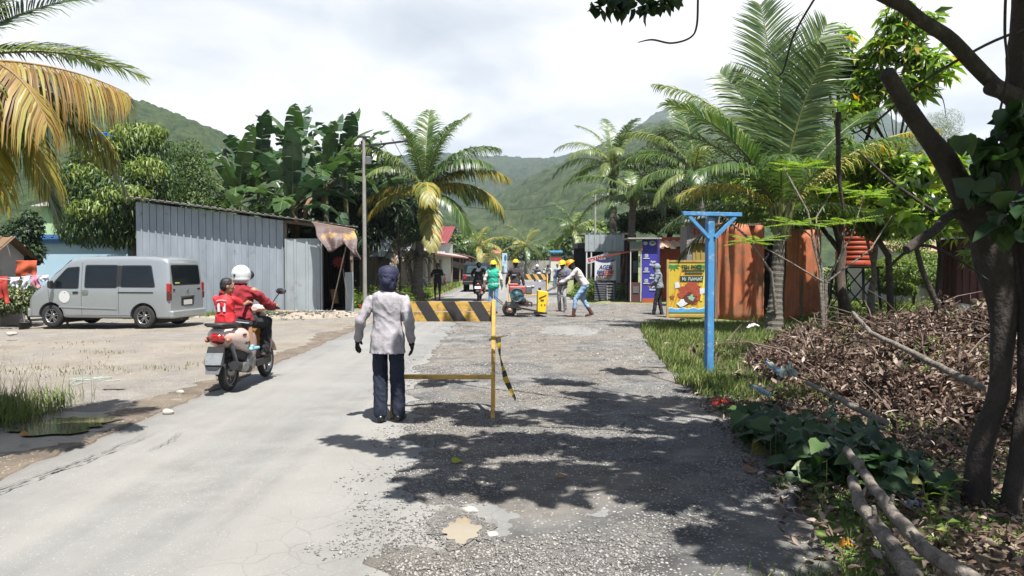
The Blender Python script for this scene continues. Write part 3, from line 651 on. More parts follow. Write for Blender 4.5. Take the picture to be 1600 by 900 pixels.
# things in the doorway
fl = MB()
for i in range(11):
    a = i * .57; c = at(530, 408, 26.2); fl.tube([c, c + Vector((math.cos(a) * .12, -.05, math.sin(a) * .13)), c + Vector((math.cos(a) * .24, -.05, math.sin(a) * .2 - .06))], [.03, .045, .01], 6)
fl.build('red_ornament', red_p, label='red ribbon bundle hanging inside the dark shed doorway', cat='ornament')
MB().grid(lambda u, v: at(516 + 10 * u + 3 * v, 452 + 22 * v, 25.8) + Vector((0, .06 * math.sin(u * 8), 0)), 8, 6).build('hanging_cloth', mat('tan_cloth', (.45, .30, .14), var=.2), label='tan cloth hanging low inside the shed doorway', cat='cloth')
for k in range(7): MB().tube([at(505 + k * 5, 375 + 3 * k, 27), at(507 + k * 5 + 3, 470, 27.3)], .02, 5).build('leaning_stick', wood_dk, label='one of the dark sticks leaning in the back of the shed doorway', cat='stick', group='dark sticks in the shed doorway')
# rubble ramp in front of the door
def mound(name, cx, cy, rx, ry, h, m, n=60, seed=0, z0=0, **kw):
    V = []; 
    for j in range(n + 1):
        for i in range(n + 1):
            u, v = i / n * 2 - 1, j / n * 2 - 1; x, y = cx + u * rx, cy + v * ry; d = min(1, math.hypot(u, v)); z = h * (1 - d ** 2) ** .9 * (.75 + .6 * fb(x, y, 1.1, seed)) + .12 * h * fb(x, y, 5, seed) - .05 - .03 * (d > .98)
            V.append((x, y, hgt(x, y) + z + z0))
    F = [(j * (n + 1) + i, j * (n + 1) + i + 1, (j + 1) * (n + 1) + i + 1, (j + 1) * (n + 1) + i) for j in range(n) for i in range(n)]
    return link(name, np_mesh(name, V, F, True), m, **kw)
sand = mat('pale_rubble_soil', (.42, .36, .28), rough=.95, var=.22, scale=5, bump=.9, bscale=26, bdist=.05)
mound('rubble_mound', -6.1, 23.9, 1.9, 1.15, .28, sand, kind='structure')
mound('soil_bank', -9.3, 24.4, 2.6, .6, .16, sand, kind='structure', seed=4)
mb = MB(); mb.box((-6.9, 24.3, .10), (1.1, .3, .05), rot=(.1, .05, .1)); mb.build('ramp_board', wood, label='short wooden board lying at the foot of the shed door panel', cat='board')
P = np.array([(-6.1 + rng.normal() * .9, 23.7 + rng.normal() * .5, 0) for _ in range(500)]); P[:, 2] = [.17 * max(0, 1 - ((a + 6.1) / 1.9) ** 2 - ((b - 23.9) / 1.15) ** 2) for a, b, c in P]
V, F = octa(len(P), P, .012 + .06 * rng.random(len(P)) ** 2.5); link('rubble_stones', np_mesh('rubble_stones', V, F), stone_m, kind='stuff', label='broken rubble in front of the shed doorway', cat='rubble')

# ================================================================== UTILITY POLE
def pole(x, y, h, r, label, arms=True, yaw=0, group=None, m=None):
    T = thing('utility_pole', label, 'utility pole', (x, y, hgt(x, y)), yaw, group)
    MB().tube([(0, 0, -.3), (0, 0, h * .5), (0, 0, h)], [r, r * .88, r * .72], 12).build('shaft', m or concrete, T)
    if arms:
        MB().box((.75, 0, h - .35), (1.9, .07, .07), rot=(0, -.12, 0)).box((.0, -.06, h - .1), (.5, .06, .06)).beam((0, 0, h - .9), (.9, 0, h - .32), .04).build('crossarm', black_m, T)
        for k in (-.15, .65, 1.1, 1.55): MB().lathe([(.0, .0), (.035, 0), (.05, .04), (.03, .07), (.045, .1), (.0, .14)], (k, 0, h - .36 + k * .12), n=10).build('insulator', white_p, T)
        MB().box((.2, -.12, h - 1.0), (.2, .2, .3), bev=.02).build('junction_box', grey_m, T)
    return T
pole(-5.62, 29.3, 6.55, .085, 'tall slim grey utility pole with crossarm beside the shed awning')
pole(1.35, 62, 7.4, .10, 'distant concrete utility pole with crossarm behind the corrugated stall roof', yaw=.3)
bpy.data.objects['utility_pole.001'].location = (6.7, 62, 0)
pole(-6.3, 56, 6.6, .09, 'utility pole standing among the low houses on the left roadside', yaw=.2)
cb = MB(); 
def wire(a, b, sag, r=.012):
    a, b = Vector(a), Vector(b); cb.tube([a.lerp(b, i / 14) - Vector((0, 0, sag * 4 * (i / 14) * (1 - i / 14))) for i in range(15)], r, 4)
for k in (0, .5, 1.0): wire((-5.5 + k, 29.3, 6.3), (-6.2 + k, 56, 6.2), .5)
for k in (0, .6): wire((-6.2 + k, 56, 6.2), (6.4, 62, 7.0), .8)
wire((-6.2, 56, 6.2), (-8, 118, 7), 1.2, .02); wire((-5.6, 56, 6.0), (-7.4, 118, 6.8), 1.2, .02); wire((6.7, 62, 7.1), (40, 75, 8), 1.4)
cb.build('overhead_cables', black_m, label='thin black overhead cables strung between the utility poles', cat='cables')

# ================================================================== HOUSES, LEFT SIDE
def house_box(name, label, cat, x0, x1, y0, y1, h, wm, roof, rise=.8, over=.35, ridge='x', doors=(), windows=(), slope=None, z0=0, group=None):
    """gable or single-pitch house; doors and windows on the -Y wall given as (x0,x1,z0,z1,material)"""
    T = thing(name, label, cat, ((x0 + x1) / 2, y0, z0), group=group); t = .12; W = lambda *a: tuple(a)
    mb = MB(); mb.box(((x0 + x1) / 2, y0 + t / 2, z0 + h / 2), (x1 - x0, t, h)); mb.box(((x0 + x1) / 2, y1 - t / 2, z0 + h / 2), (x1 - x0, t, h))
    mb.box((x0 + t / 2, (y0 + y1) / 2, z0 + h / 2), (t, y1 - y0 - 2 * t - .004, h)); mb.box((x1 - t / 2, (y0 + y1) / 2, z0 + h / 2), (t, y1 - y0 - 2 * t - .004, h))
    if slope is None:
        if ridge == 'x':
            for x in (x0, x1 - t): mb.prism([(x, y0, z0 + h), (x, y1, z0 + h), (x, (y0 + y1) / 2, z0 + h + rise)], (t, 0, 0))
        else:
            for y in (y0, y1 - t): mb.prism([(x0, y, z0 + h), (x1, y, z0 + h), ((x0 + x1) / 2, y, z0 + h + rise)][::-1], (0, t, 0))
    mb.build('wall', wm, T, True); mb = MB(); e = .03; o = over
    if slope is not None:
        za, zc = z0 + h + e, z0 + h + e + slope
        mb.ribs((x0 - o, y0 - o, za - slope * .1), (x1 + o, y0 - o, za - slope * .1), (x1 + o, y1 + o, zc), (x0 - o, y1 + o, zc), .3, .04)
        mb.prism([(x0 - o, y0 - o, za - slope * .1 - .05), (x1 + o, y0 - o, za - slope * .1 - .05), (x1 + o, y0 - o, za - slope * .1 - .01), (x0 - o, y0 - o, za - slope * .1 - .01)], (0, .04, 0))
    elif ridge == 'x':
        ym = (y0 + y1) / 2; k = rise / (ym - y0) * o; zr = z0 + h + rise + e
        mb.ribs((x0 - o, y0 - o, z0 + h - k + e), (x1 + o, y0 - o, z0 + h - k + e), (x1 + o, ym, zr), (x0 - o, ym, zr), .3, .04)
        mb.ribs((x1 + o, y1 + o, z0 + h - k + e), (x0 - o, y1 + o, z0 + h - k + e), (x0 - o, ym, zr), (x1 + o, ym, zr), .3, .04)
    else:
        xm = (x0 + x1) / 2; k = rise / (xm - x0) * o; zr = z0 + h + rise + e
        mb.ribs((x0 - o, y1 + o, z0 + h - k + e), (x0 - o, y0 - o, z0 + h - k + e), (xm, y0 - o, zr), (xm, y1 + o, zr), .3, .04)
        mb.ribs((x1 + o, y0 - o, z0 + h - k + e), (x1 + o, y1 + o, z0 + h - k + e), (xm, y1 + o, zr), (xm, y0 - o, zr), .3, .04)
    mb.build('roof', roof, T, True)
    for d in doors: MB().box(((d[0] + d[1]) / 2, y0 - .012, z0 + (d[2] + d[3]) / 2), (d[1] - d[0], .05, d[3] - d[2])).build('door', d[4], T, True)
    for d in windows:
        f = MB(); a, b, c, e2 = d[0], d[1], z0 + d[2], z0 + d[3]
        for q in (((a + b) / 2, e2, b - a + .1, .07), ((a + b) / 2, c, b - a + .1, .07)): f.box((q[0], y0 - .03, q[1]), (q[2], .09, q[3]))
        for x in (a, b, (a + b) / 2): f.box((x, y0 - .03, (c + e2) / 2), (.06, .085, e2 - c - .07))
        fo = f.build('window', d[4], T, True); MB().box(((a + b) / 2, y0 - .012, (c + e2) / 2), (b - a, .03, e2 - c)).build('pane', glass_d, fo, True)
    return T
house_box('blue_house', 'pale blue painted house wall with dark blue eave behind the van front', 'house', -20.2, -15.5, 31, 36, 2.75, blue_w, blue_d, slope=.2, over=.25, z0=-.1)
MB().box((-17.9, 30.9, 2.62), (4.75, .14, .36)).build('eave_board', blue_d, bpy.data.objects['blue_house'], True)
house_box('green_house', 'pale green upper wall of a house behind the blue one', 'house', -23.2, -18.6, 38, 43, 4.6, green_w, zinc_old, rise=.6, z0=-.1)
house_box('thatched_porch_house', 'dark low house with brown thatch porch roof at the left edge', 'house', -17.2, -14.35, 20.9, 22.6, 2.05, cream_w, mat('old_thatch', (.20, .12, .06), var=.3, scale=8, bump=.8), rise=.5, over=.3, z0=-.2, doors=[(-15.6, -14.8, 0, 1.8, dark)])
# laundry
ln = MB(); ra, rb = at(-25, 432, 20.3), at(104, 428, 20.6); rp = [ra.lerp(rb, i / 12) - Vector((0, 0, .12 * 4 * (i / 12) * (1 - i / 12))) for i in range(13)]
ln.tube(rp, .008, 5); ln.build('clothesline', white_p, label='thin cord clothesline sagging in front of the bushes left of the van', cat='clothesline')
for px_ in (-25, 104):
    q = at(px_, 432, 20.3 if px_ < 0 else 20.6); MB().tube([(q.x, q.y, -.3), (q.x, q.y, q.z + .1)], .03, 7).build('clothesline_post', wood_gr, label='thin wooden post holding the ' + ('left' if px_ < 0 else 'right') + ' end of the clothesline', cat='post')
def cloth_m(n, c): return mat(n, c, rough=.9, var=.12, scale=5, bump=.3, bscale=7, bdist=.03)
def laundry(name, label, x0, x1, ytop, ybot, m, Y=20.4, shirt=False, dz=0):
    a, b = at(x0, ytop, Y), at(x1, ytop, Y); h = (ybot - ytop) / 1200 * Y; s = random.random() * 9
    def f(u, v):
        p = a.lerp(b, u); p.z -= h * v * (1 + .12 * math.sin(u * 6 + s)); p.y += .05 * math.sin(u * 11 + s) * v + .03 * math.sin(v * 7 + u * 3); p.x += .03 * math.sin(v * 5 + s) * v
        if shirt and v > .3: p.x = (p.x - (a.x + b.x) / 2) * .72 + (a.x + b.x) / 2
        return p
    o = MB().grid(f, 16, 14).build(name, m, label=label, cat='laundry', group=None); md = o.modifiers.new('s', 'SOLIDIFY'); md.thickness = .006
laundry('hanging_trousers', 'red garment hanging at the far left end of the clothesline', -8, 12, 432, 471, cloth_m('red_cloth', (.50, .045, .03)))
laundry('hanging_shirt', 'white shirt on the clothesline beside the red garment', 13, 31, 433, 448, cloth_m('white_cloth', (.72, .74, .80)), shirt=True)
laundry('hanging_towel', 'narrow white cloth in the middle of the clothesline', 33, 46, 432, 452, cloth_m('white_cloth', (.72, .74, .80)), shirt=True)
laundry('hanging_blouse', 'pink blouse hanging on the clothesline', 47, 62, 430, 448, cloth_m('pink_cloth', (.75, .25, .35)), shirt=True)
laundry('hanging_vest', 'small white vest at the right end of the clothesline near the van nose', 63, 76, 430, 440, cloth_m('white_cloth', (.72, .74, .80)))
laundry('hanging_blanket', 'orange blanket hanging above and behind the clothesline', 25, 58, 407, 432, cloth_m('orange_cloth', (.55, .10, .035)), Y=21.2)
# far left row beyond the palm
house_box('white_roof_house', 'low wooden house with pale zinc roof behind the coconut palm', 'house', -8.0, -5.6, 36.5, 44, 2.05, wood_gr, zinc_lt, rise=.85, over=.6, windows=[(-6.9, -6.1, .9, 1.6, wood_dk)], doors=[(-7.8, -7.1, 0, 1.8, dark)])
fe = thing('plank_fence', 'upright weathered plank fence behind the slim utility pole', 'fence', (-6.2, 34, 0))
mb = MB(); x = -6.75
while x < -5.0: wdt = random.uniform(.10, .17); hh = random.uniform(1.55, 1.8); mb.box((x + wdt / 2, 34 + random.uniform(-.01, .01), hh / 2 + .15), (wdt - .012, .025, hh)); x += wdt
mb.build('planks', wood_gr, fe, True); MB().box((-5.85, 34.05, .6), (1.85, .04, .08)).box((-5.85, 34.05, 1.5), (1.85, .04, .08)).build('rail', wood, fe, True)
MB().box((-5.9, 33.9, .14), (2.0, .25, .3)).build('low_wall', concrete, label='low concrete footing wall under the plank fence', cat='wall')
MB().box((-5.28, 33.8, 1.98), (.55, .04, .24)).box((-5.0, 33.8, 1.82), (.5, .04, .14), 1).build('hanging_sign', [mat('pale_blue_print', (.35, .58, .70)), red_p], label='small pale blue and red sign hanging above the plank fence', cat='sign')
house_box('red_roof_house', 'two-storey white house with dark red roof above the left roadside stalls', 'house', -7.6, -5.4, 62, 70, 3.4, white_p, mat('dark_red_roof', (.26, .035, .035), rough=.5, var=.15), slope=1.6, over=.25)
R3 = thing('roadside_stalls', 'row of low white and grey stalls with red-edged roof left of the road', 'stall', (-5.4, 50, 0))
mb = MB()
for (y0, y1) in ((48, 55), (55, 60)): mb.box((-5.45, (y0 + y1) / 2, 1.15), (.12, y1 - y0 - .02, 2.3))
mb.box((-6.5, 47.9, 1.15), (2.2, .14, 2.3)).build('wall', cream_w, R3, True)
MB().box((-5.45, 64.5, 1.2), (.12, 9, 2.4)).box((-6.5, 60.0, 1.2), (2.0, .12, 2.4)).build('white_wall', white_p, R3, True)
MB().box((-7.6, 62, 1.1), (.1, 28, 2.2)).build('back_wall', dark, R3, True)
mb = MB().ribs((-4.55, 46, 2.25), (-4.55, 80, 2.25), (-8.0, 80, 3.1), (-8.0, 46, 3.1), .4, .05); mb.build('roof', zinc_old, R3, True)
MB().box((-4.56, 63, 2.2), (.05, 34, .12)).build('fascia', mat('faded_red_fascia', (.40, .11, .08), var=.2), R3, True)
for y in (50, 53.5, 57.5): MB().box((-5.36, y, 1.0), (.08, 1.1, 1.9)).build('door', wood_gr, R3, True)
for y in (47, 60.5, 70, 75, 79.5): MB().box((-4.75, y, 1.1), (.1, .1, 2.2)).build('post', wood, R3, True)
G3 = thing('open_garage', 'dark open-fronted garage shed at the end of the left roadside stalls', 'garage', (-5.4, 84, 0))
MB().box((-8.2, 86, 1.3), (.12, 11, 2.6)).box((-6.4, 92, 1.3), (3.5, .12, 2.6)).box((-6.4, 80.6, 1.25), (3.4, .1, 2.5)).build('wall', dark, G3, True)
MB().ribs((-4.3, 80.2, 2.35), (-4.3, 93, 2.2), (-8.6, 93, 3.2), (-8.6, 80.2, 3.3), .4, .05).build('roof', mat('red_brown_roof', (.30, .10, .08), var=.2), G3, True)
for y in (81, 87, 92.6): MB().box((-4.5, y, 1.15), (.12, .12, 2.3)).build('post', wood, G3, True)
MB().beam((-4.5, 81, 1.5), (-4.5, 83.4, 2.2), .08).build('brace', wood, G3, True)

# ================================================================== FAR END OF THE ROAD
W4 = thing('concrete_boundary_wall', 'long stained concrete boundary wall across the far end of the road', 'wall', (4, 122, 0))
mb = MB(); 
for k in range(16): mb.box((-9.2 + 1.8 * k, 122, 1.05), (1.76, .16, 2.1 + .04 * (k % 3)))
mb.build('panels', concrete, W4, True)
for k in range(17): MB().box((-10.1 + 1.8 * k, 121.9, 1.12), (.2, .26, 2.3)).build('post', concrete, W4, True)
house_box('grey_roof_hall', 'low hall with pale grey sheet roof in the trees beyond the road end', 'hall', 3.5, 11.5, 150, 160, 2.6, cream_w, zinc_lt, rise=1.9, over=.8)
house_box('orange_roof_house', 'small house with faded orange roof behind the yellow signboard', 'house', -8, -2.5, 135, 142, 2.6, cream_w, mat('orange_tile_roof', (.42, .15, .09), var=.2), rise=1.6, over=.6)
def signboard(name, label, x0, x1, y, z0, z1, face, legs=True, frame=grey_m):
    T = thing(name, label, 'signboard', ((x0 + x1) / 2, y, 0)); MB().box(((x0 + x1) / 2, y, (z0 + z1) / 2), (x1 - x0, .06, z1 - z0)).build('panel', face, T, True)
    for x in (x0 + .1, x1 - .1): MB().box((x, y + .06, z1 / 2), (.08, .06, z1)).build('leg', frame, T, True)
    return T
yel = mat('pale_yellow_board', (.66, .62, .22), rough=.5, var=.03); ink = mat('dark_ink', (.04, .05, .04), rough=.6); blue_i = mat('blue_ink', (.05, .14, .40), rough=.6)
YS = signboard('road_sign_board', 'large pale yellow information board with small dark lettering at the road end', -4.15, -1.35, 98, .6, 2.95, yel)
def strokes(cx, y, z, wd_, h, m, par, n=14, seed=0, name='text_line'):
    r_ = random.Random(seed); mb = MB(); x = cx - wd_ / 2; p = wd_ / n
    for i in range(n):
        if r_.random() < .15: continue
        q = x + (i + .5) * p; mb.box((q - p * .28, y, z), (p * .2, .008, h)); mb.box((q + p * .05, y, z + r_.choice((-.4, 0, .4)) * h), (p * .5, .007, h * .22)); mb.box((q + p * .25, y, z - r_.choice((0, .2)) * h), (p * .16, .0065, h * .6))
    mb.build(name, m, par, True)
for i, (wd_, z, h) in enumerate(((2.0, 2.42, .12), (.9, 2.15, .09), (1.7, 1.85, .08), (2.3, 1.55, .08))): strokes(-2.75, 97.96, z, wd_, h, ink, YS, seed=i)
for x in (-3.2, -2.95, -2.2): MB().lathe([(.0, 0), (.10, 0), (.10, .01), (0, .01)], (x, 97.965, 2.72), 'Y', 10).build('emblem', ink, YS, True)
BS = signboard('tall_sign_board', 'tall white and blue notice board just right of the yellow one', -1.28, -.62, 99, .5, 3.0, mat('pale_blue_board', (.55, .70, .82), rough=.5, var=.05))
MB().ball((-.85, 98.96, 2.35), (.17, .012, .42), n=12).build('emblem', blue_i, BS, True); strokes(-.92, 98.955, 1.75, .4, .1, blue_i, BS, 5, 3); strokes(-.92, 98.955, 1.1, .45, .07, blue_i, BS, 7, 4)
TB = thing('blue_topped_kiosk', 'small kiosk with blue roof and red stripe standing beyond the workers', 'kiosk', (4.1, 72, 0))
MB().box((4.1, 72, 1.25), (1.0, 1.2, 2.5)).build('body', white_p, TB, True); MB().box((4.1, 71.97, 2.72), (1.2, 1.5, .22), bev=.05).build('roof', mat('bright_blue', (.06, .30, .60)), TB, True)
MB().box((4.1, 71.38, 2.35), (.98, .03, .30)).build('dark_stripe', ink, TB, True); MB().box((4.1, 71.375, 2.05), (.98, .03, .24)).build('red_stripe', red_p, TB, True)

# ================================================================== RIGHT ROW OF STALLS
A1 = thing('grey_stall', 'dark weathered stall with lean-to roof at the far end of the right row', 'stall', (4.2, 40, 0))
MB().box((3.95, 41, 1.35), (1.1, 2.5, 2.7)).build('wall', mat('mauve_brown_sheet', (.13, .085, .09), var=.2), A1, True)
MB().ribs((3.1, 38.9, 2.1), (4.6, 38.9, 2.6), (4.6, 40.2, 2.75), (3.1, 40.2, 2.3), .25, .03).build('awning', zinc_lt, A1, True)
MB().box((3.3, 39.1, 1.9), (.3, .08, .55)).build('sack', cream_w, A1, True)
A2 = thing('corrugated_stall', 'stall with tall pale corrugated parapet and open dark front on the right', 'stall', (4.6, 36, 0))
MB().ribs((3.42, 36, 2.20), (5.25, 36, 2.20), (5.25, 36, 3.06), (3.42, 36, 3.06), .25, .03).build('parapet', zinc_lt, A2, True)
MB().ribs((4.35, 36.15, 0), (5.1, 36.15, 0), (5.1, 36.15, 2.2), (4.35, 36.15, 2.2), .25, .03).build('front_wall', zinc_lt, A2, True)
MB().box((5.6, 36.6, 1.55), (.06, 1.1, 2.9)).box((5.55, 36.3, 1.52), (.6, .06, 3.0)).build('side_wall', mat('maroon_board', (.13, .03, .03), var=.2), A2, True)
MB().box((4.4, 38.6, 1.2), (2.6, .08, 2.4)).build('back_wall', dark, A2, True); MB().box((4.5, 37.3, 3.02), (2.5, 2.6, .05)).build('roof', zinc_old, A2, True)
for x in (3.5, 3.72, 4.32): MB().box((x, 36.05, 1.1), (.06, .06, 2.2)).build('post', white_p, A2, True)
q = MB().box((3.72, 37.0, .9), (.05, 1.8, 1.8)); q.build('inner_panel', grey_m, A2, True)
SG = thing('tilted_sign', 'narrow white sign with red lettering tilted under the corrugated stall', 'sign', (3.8, 34.6, 1.7))
M_ = face_cam((3.78, 34.6, 1.85), tilt=.27) @ Matrix.Scale(.82, 4); mb = MB(); mb.box((0, 0, -.02), (1.0, .30, .035)); o = mb.build('panel', white_s, SG); o.matrix_parent_inverse = Matrix(); o.data.transform(Matrix.Translation(-SG.location) @ M_)
text('SITRAN', .27, M_ @ Matrix.Translation((-.08, 0, .004)), red_p, SG, bold=.012, width=.74)
MB().box((4.28, 34.8, 2.03), (.18, .05, .22), rot=(0, -.3, 0)).build('small_sign', white_s, label='little white sign hanging right of the tilted red-lettered one', cat='sign')
# agent banner with slatted cabinet
AG = thing('agent_banner_stand', 'white banner reading AGEN BRILINK on a dark slatted cabinet', 'banner stand', (4.1, 34, 0))
x0, x1 = at(929, 470, 34).x, at(962, 470, 34).x; zt = at(930, 406, 34).z; zm = at(930, 438, 34).z; cxm = (x0 + x1) / 2
mb = MB(); mb.box((cxm, 34.1, zm / 2), (x1 - x0, .22, zm)); 
for k in range(8): mb.box((cxm, 33.975, .06 + k * (zm - .1) / 8), (x1 - x0 + .02, .03, .05), 1)
mb.build('slatted_cabinet', [mat('slate_dark', (.05, .05, .065)), mat('slate_slat', (.16, .16, .19))], AG, True)
o = MB().grid(lambda u, v: Vector((x0 + (x1 - x0) * u * (1 - .0 * v), 33.97 + .03 * math.sin(u * 6), zm + (zt - zm) * v)), 10, 6).build('banner_cloth', white_s, AG, True)
o = MB().grid(lambda u, v: Vector((x0 + (x1 - x0) * u, 33.962 + .03 * math.sin(u * 6), zt - .13 * math.sin(math.pi * u) ** .6 * (1 - v) + .01)), 14, 2).build('top_band', mat('navy_ink', (.02, .03, .14)), AG, True)
text('AGEN', .27, face_cam((cxm - .0, 33.88, zm + .56)), mat('navy_ink', (0, 0, 0)), AG, bold=.014, shear=.2, width=.62); text('BRI', .23, face_cam((cxm - .24, 33.88, zm + .345)), mat('navy_ink', (0, 0, 0)), AG, bold=.012, shear=.2, width=.34)
text('LINK', .23, face_cam((cxm + .17, 33.88, zm + .345)), red_p, AG, bold=.012, shear=.2, width=.40)
MB().box((cxm, 33.93, zm + .20), (.62, .01, .06)).build('red_bar', red_p, AG, True)
for k in range(3): MB().box((cxm - .05 + .03 * k, 33.93, zm + .13 - k * .045), (.62 - k * .12, .008, .018)).build('text_line', ink, AG, True)
LD = thing('white_rack', 'small white ladder rack leaning on the dark cabinet', 'rack', (cxm + .15, 33.8, 0)); mb = MB(); cxr = cxm; cxm = cxr + .06
for x in (cxm, cxm + .3): mb.tube([(x, 33.7, 0), (x, 33.84, .70)], .010, 6)
for k in range(6): mb.tube([(cxm, 33.72 + k * .015, .12 + k * .13), (cxm + .3, 33.72 + k * .015, .12 + k * .13)], .008, 6)
cxm = cxr
mb.build('rails', white_p, LD, True)
TBL = thing('folding_table', 'black cross-legged table between the agent banner and the kiosk', 'table', (4.9, 33.5, 0)); xa, xb = at(964, 443, 33.5).x, at(986, 443, 33.5).x
MB().box(((xa + xb) / 2, 33.5, .76), (xb - xa + .1, .5, .04), bev=.01).build('tabletop', black_m, TBL, True)
for yy in (33.3, 33.7):
    for a, b in ((xa, xb), (xb, xa)): MB().tube([(a, yy, 0), ((a + b) / 2, yy, .40), (b * .6 + a * .4, yy, .76)], .02, 6).build('leg', black_m, TBL, True)
# glass and blue banner kiosk
K = thing('phone_kiosk', 'kiosk with tall blue banner listing agent services and dark counter front', 'kiosk', (5.6, 32, 0))
kx0, kx1, kx2, kx3 = (at(p, 470, 32).x for p in (985, 1003, 1026, 1031)); kt = at(1003, 374, 32).z
MB().box(((kx1 + kx2) / 2, 32.05, kt / 2 + .08), (kx2 - kx1, .08, kt - .16)).prism([(kx2 + .002, 32.01, .16), (kx3 + .08, 32.5, .16), (kx3 + .08, 32.5, kt), (kx2 + .002, 32.01, kt)], (-.03, .05, 0)).build('blue_banner', mat('royal_blue_banner', (.055, .05, .36), rough=.5, var=.06), K, True)
MB().box(((kx1 + kx2) / 2 + .05, 32.02, .09), (kx2 - kx1 + .1, .14, .18)).build('orange_base', orange_w, K, True)
mb = MB()
for x in (kx0, kx1 - .05): mb.box((x, 32.0, kt / 2 - .1), (.035, .05, kt - .3))
mb.box(((kx0 + kx1) / 2 - .02, 32, kt - .42), (kx1 - kx0 - .05, .05, .08)).build('post', white_p, K, True)
MB().box(((kx0 + kx1) / 2 - .02, 32.25, .42), (kx1 - kx0 - .02, .5, .84)).box(((kx0 + kx1) / 2, 33, 1.3), (kx1 - kx0, .06, 2.5), 1).build('counter', [mat('dark_red_board', (.10, .03, .03)), dark], K, True)
MB().box(((kx0 + kx1) / 2 - .02, 31.985, .55), (.24, .02, .28)).build('notice_board', grey_m, K, True); MB().box(((kx0 + kx1) / 2 - .04, 31.985, 1.5), (.20, .02, .5)).build('pane', glass_d, K, True)
MB().box(((kx0 + kx2) / 2, 32.7, kt + .04), (kx2 - kx0 + .3, 1.9, .05)).build('roof', zinc_old, K, True)
MB().box(((kx0 + kx1) / 2 - .02, 31.95, kt - .25), (kx1 - kx0 + .05, .05, .32)).build('foliage_print', mat('grey_green_print', (.24, .28, .22), var=.3, scale=20), K, True)
MB().beam((kx1 - .02, 31.9, kt - .42), (at(942, 408, 33).x, 33.5, 1.92), .06).build('orange_rail', orange_w, K, True)
bcx = (kx1 + kx2) / 2
for (xc, s_) in ((bcx - .18, .10), (bcx + .12, .14)): MB().lathe([(0, 0), (s_, 0), (s_, .01), (0, .01)], (xc, 31.995, kt - .16), 'Y', 18, sc=(.75, 1.0)).build('white_emblem', white_s, K, True)
MB().box((bcx + .12, 31.985, kt - .15), (.15, .006, .05)).build('emblem_mark', mat('navy_ink', (0, 0, 0)), K, True)
for i, z in enumerate((1.86, 1.30, .82)):
    f = MB()
    for a, b, c_, d_ in ((-.06, 0, .022, .14), (.06, 0, .022, .14), (0, .06, .14, .022), (0, -.06, .14, .022), (-.02, .018, .03, .03), (.025, .01, .03, .05), (.0, -.028, .05, .022)): f.box((bcx - .13 + a, 31.99, z + b + .1), (c_, .008, d_))
    f.box((bcx - .13, 31.99, z - .01), (.26, .008, .03)); f.build('icon', white_s, K, True)
    text('Agen', .12, face_cam((bcx + .15, 31.985, z - .14)), white_s, K, width=.22, bold=.004); text('BRILink', .10, face_cam((bcx + .13, 31.985, z - .27)), white_s, K, width=.26, bold=.004)
# orange stall
O = thing('orange_stall', 'orange-red sheet stall with wavy pale awning beside the blue banner kiosk', 'stall', (6.8, 33, 0))
ox0, ox1 = at(1033, 450, 33).x, at(1075, 450, 33).x; oz = at(1040, 372, 33).z
MB().ribs((ox0, 33.6, 0), (ox1, 33.6, 0), (ox1, 33.6, oz - .45), (ox0, 33.6, oz - .45), .3, .03).build('wall', orange_w, O, True)
MB().ribs((ox0 - .1, 32.7, oz - .42), (ox1, 32.7, oz - .42), (ox1, 33.8, oz - .12), (ox0 - .1, 33.8, oz - .12), .3, .07, 'sine').build('awning', mat('pale_orange_plastic', (.72, .42, .30), rough=.5, var=.08), O, True)
MB().box(((ox0 + ox1) / 2, 33.9, oz - .1), (ox1 - ox0, .1, .35)).build('fascia', orange_w, O, True); MB().box((ox1, 33.2, .95), (.08, 1.0, 1.9)).build('side_wall', orange_w, O, True)
# stone faced kiosk with yellow shutter
Q = thing('stone_kiosk', 'grey plank kiosk with red lettering on its fascia and a yellow ribbed shutter', 'kiosk', (6.7, 28, 0))
qx0, qx1, qx2 = at(1073, 400, 28).x, at(1082, 400, 28).x, at(1124, 400, 28).x; stone_w = mat('grey_plank_stone', (.30, .27, .25), var=.3, scale=9, bump=.6, bscale=14, bdist=.03)
MB().prism([(qx0, 28, 0), (qx2, 28, 0), (qx2, 28, 3.45), (qx0, 28, 3.1)], (0, .1, 0)).build('front_wall', stone_w, Q, True)
MB().box((qx0 + .05, 28.6, 1.5), (.1, 1.0, 3.0)).build('side_wall', stone_w, Q, True)
MB().prism([(qx0 - .15, 27.7, 3.13), (qx2, 27.7, 3.47), (qx2, 27.7, 3.55), (qx0 - .15, 27.7, 3.21)], (0, 1.5, 0)).build('roof', zinc_lt, Q, True)
MB().ribs((qx1, 27.97, .1), (qx2 - .1, 27.97, .1), (qx2 - .1, 27.97, 2.32), (qx1, 27.97, 2.32), .16, .03).build('shutter', mat('ochre_shutter', (.42, .30, .07), rough=.6, var=.15), Q, True)
MB().box(((qx1 + qx2) / 2, 27.9, 2.42), (qx2 - qx1, .14, .1)).build('lintel', mat('rust_brown', (.20, .08, .05)), Q, True)
for k in range(5): MB().box((qx1 + .06 + k * .15, 27.985, 2.80 + k * .02), (.07, .01, .26)).build('red_letter_stroke', red_p, Q, True)
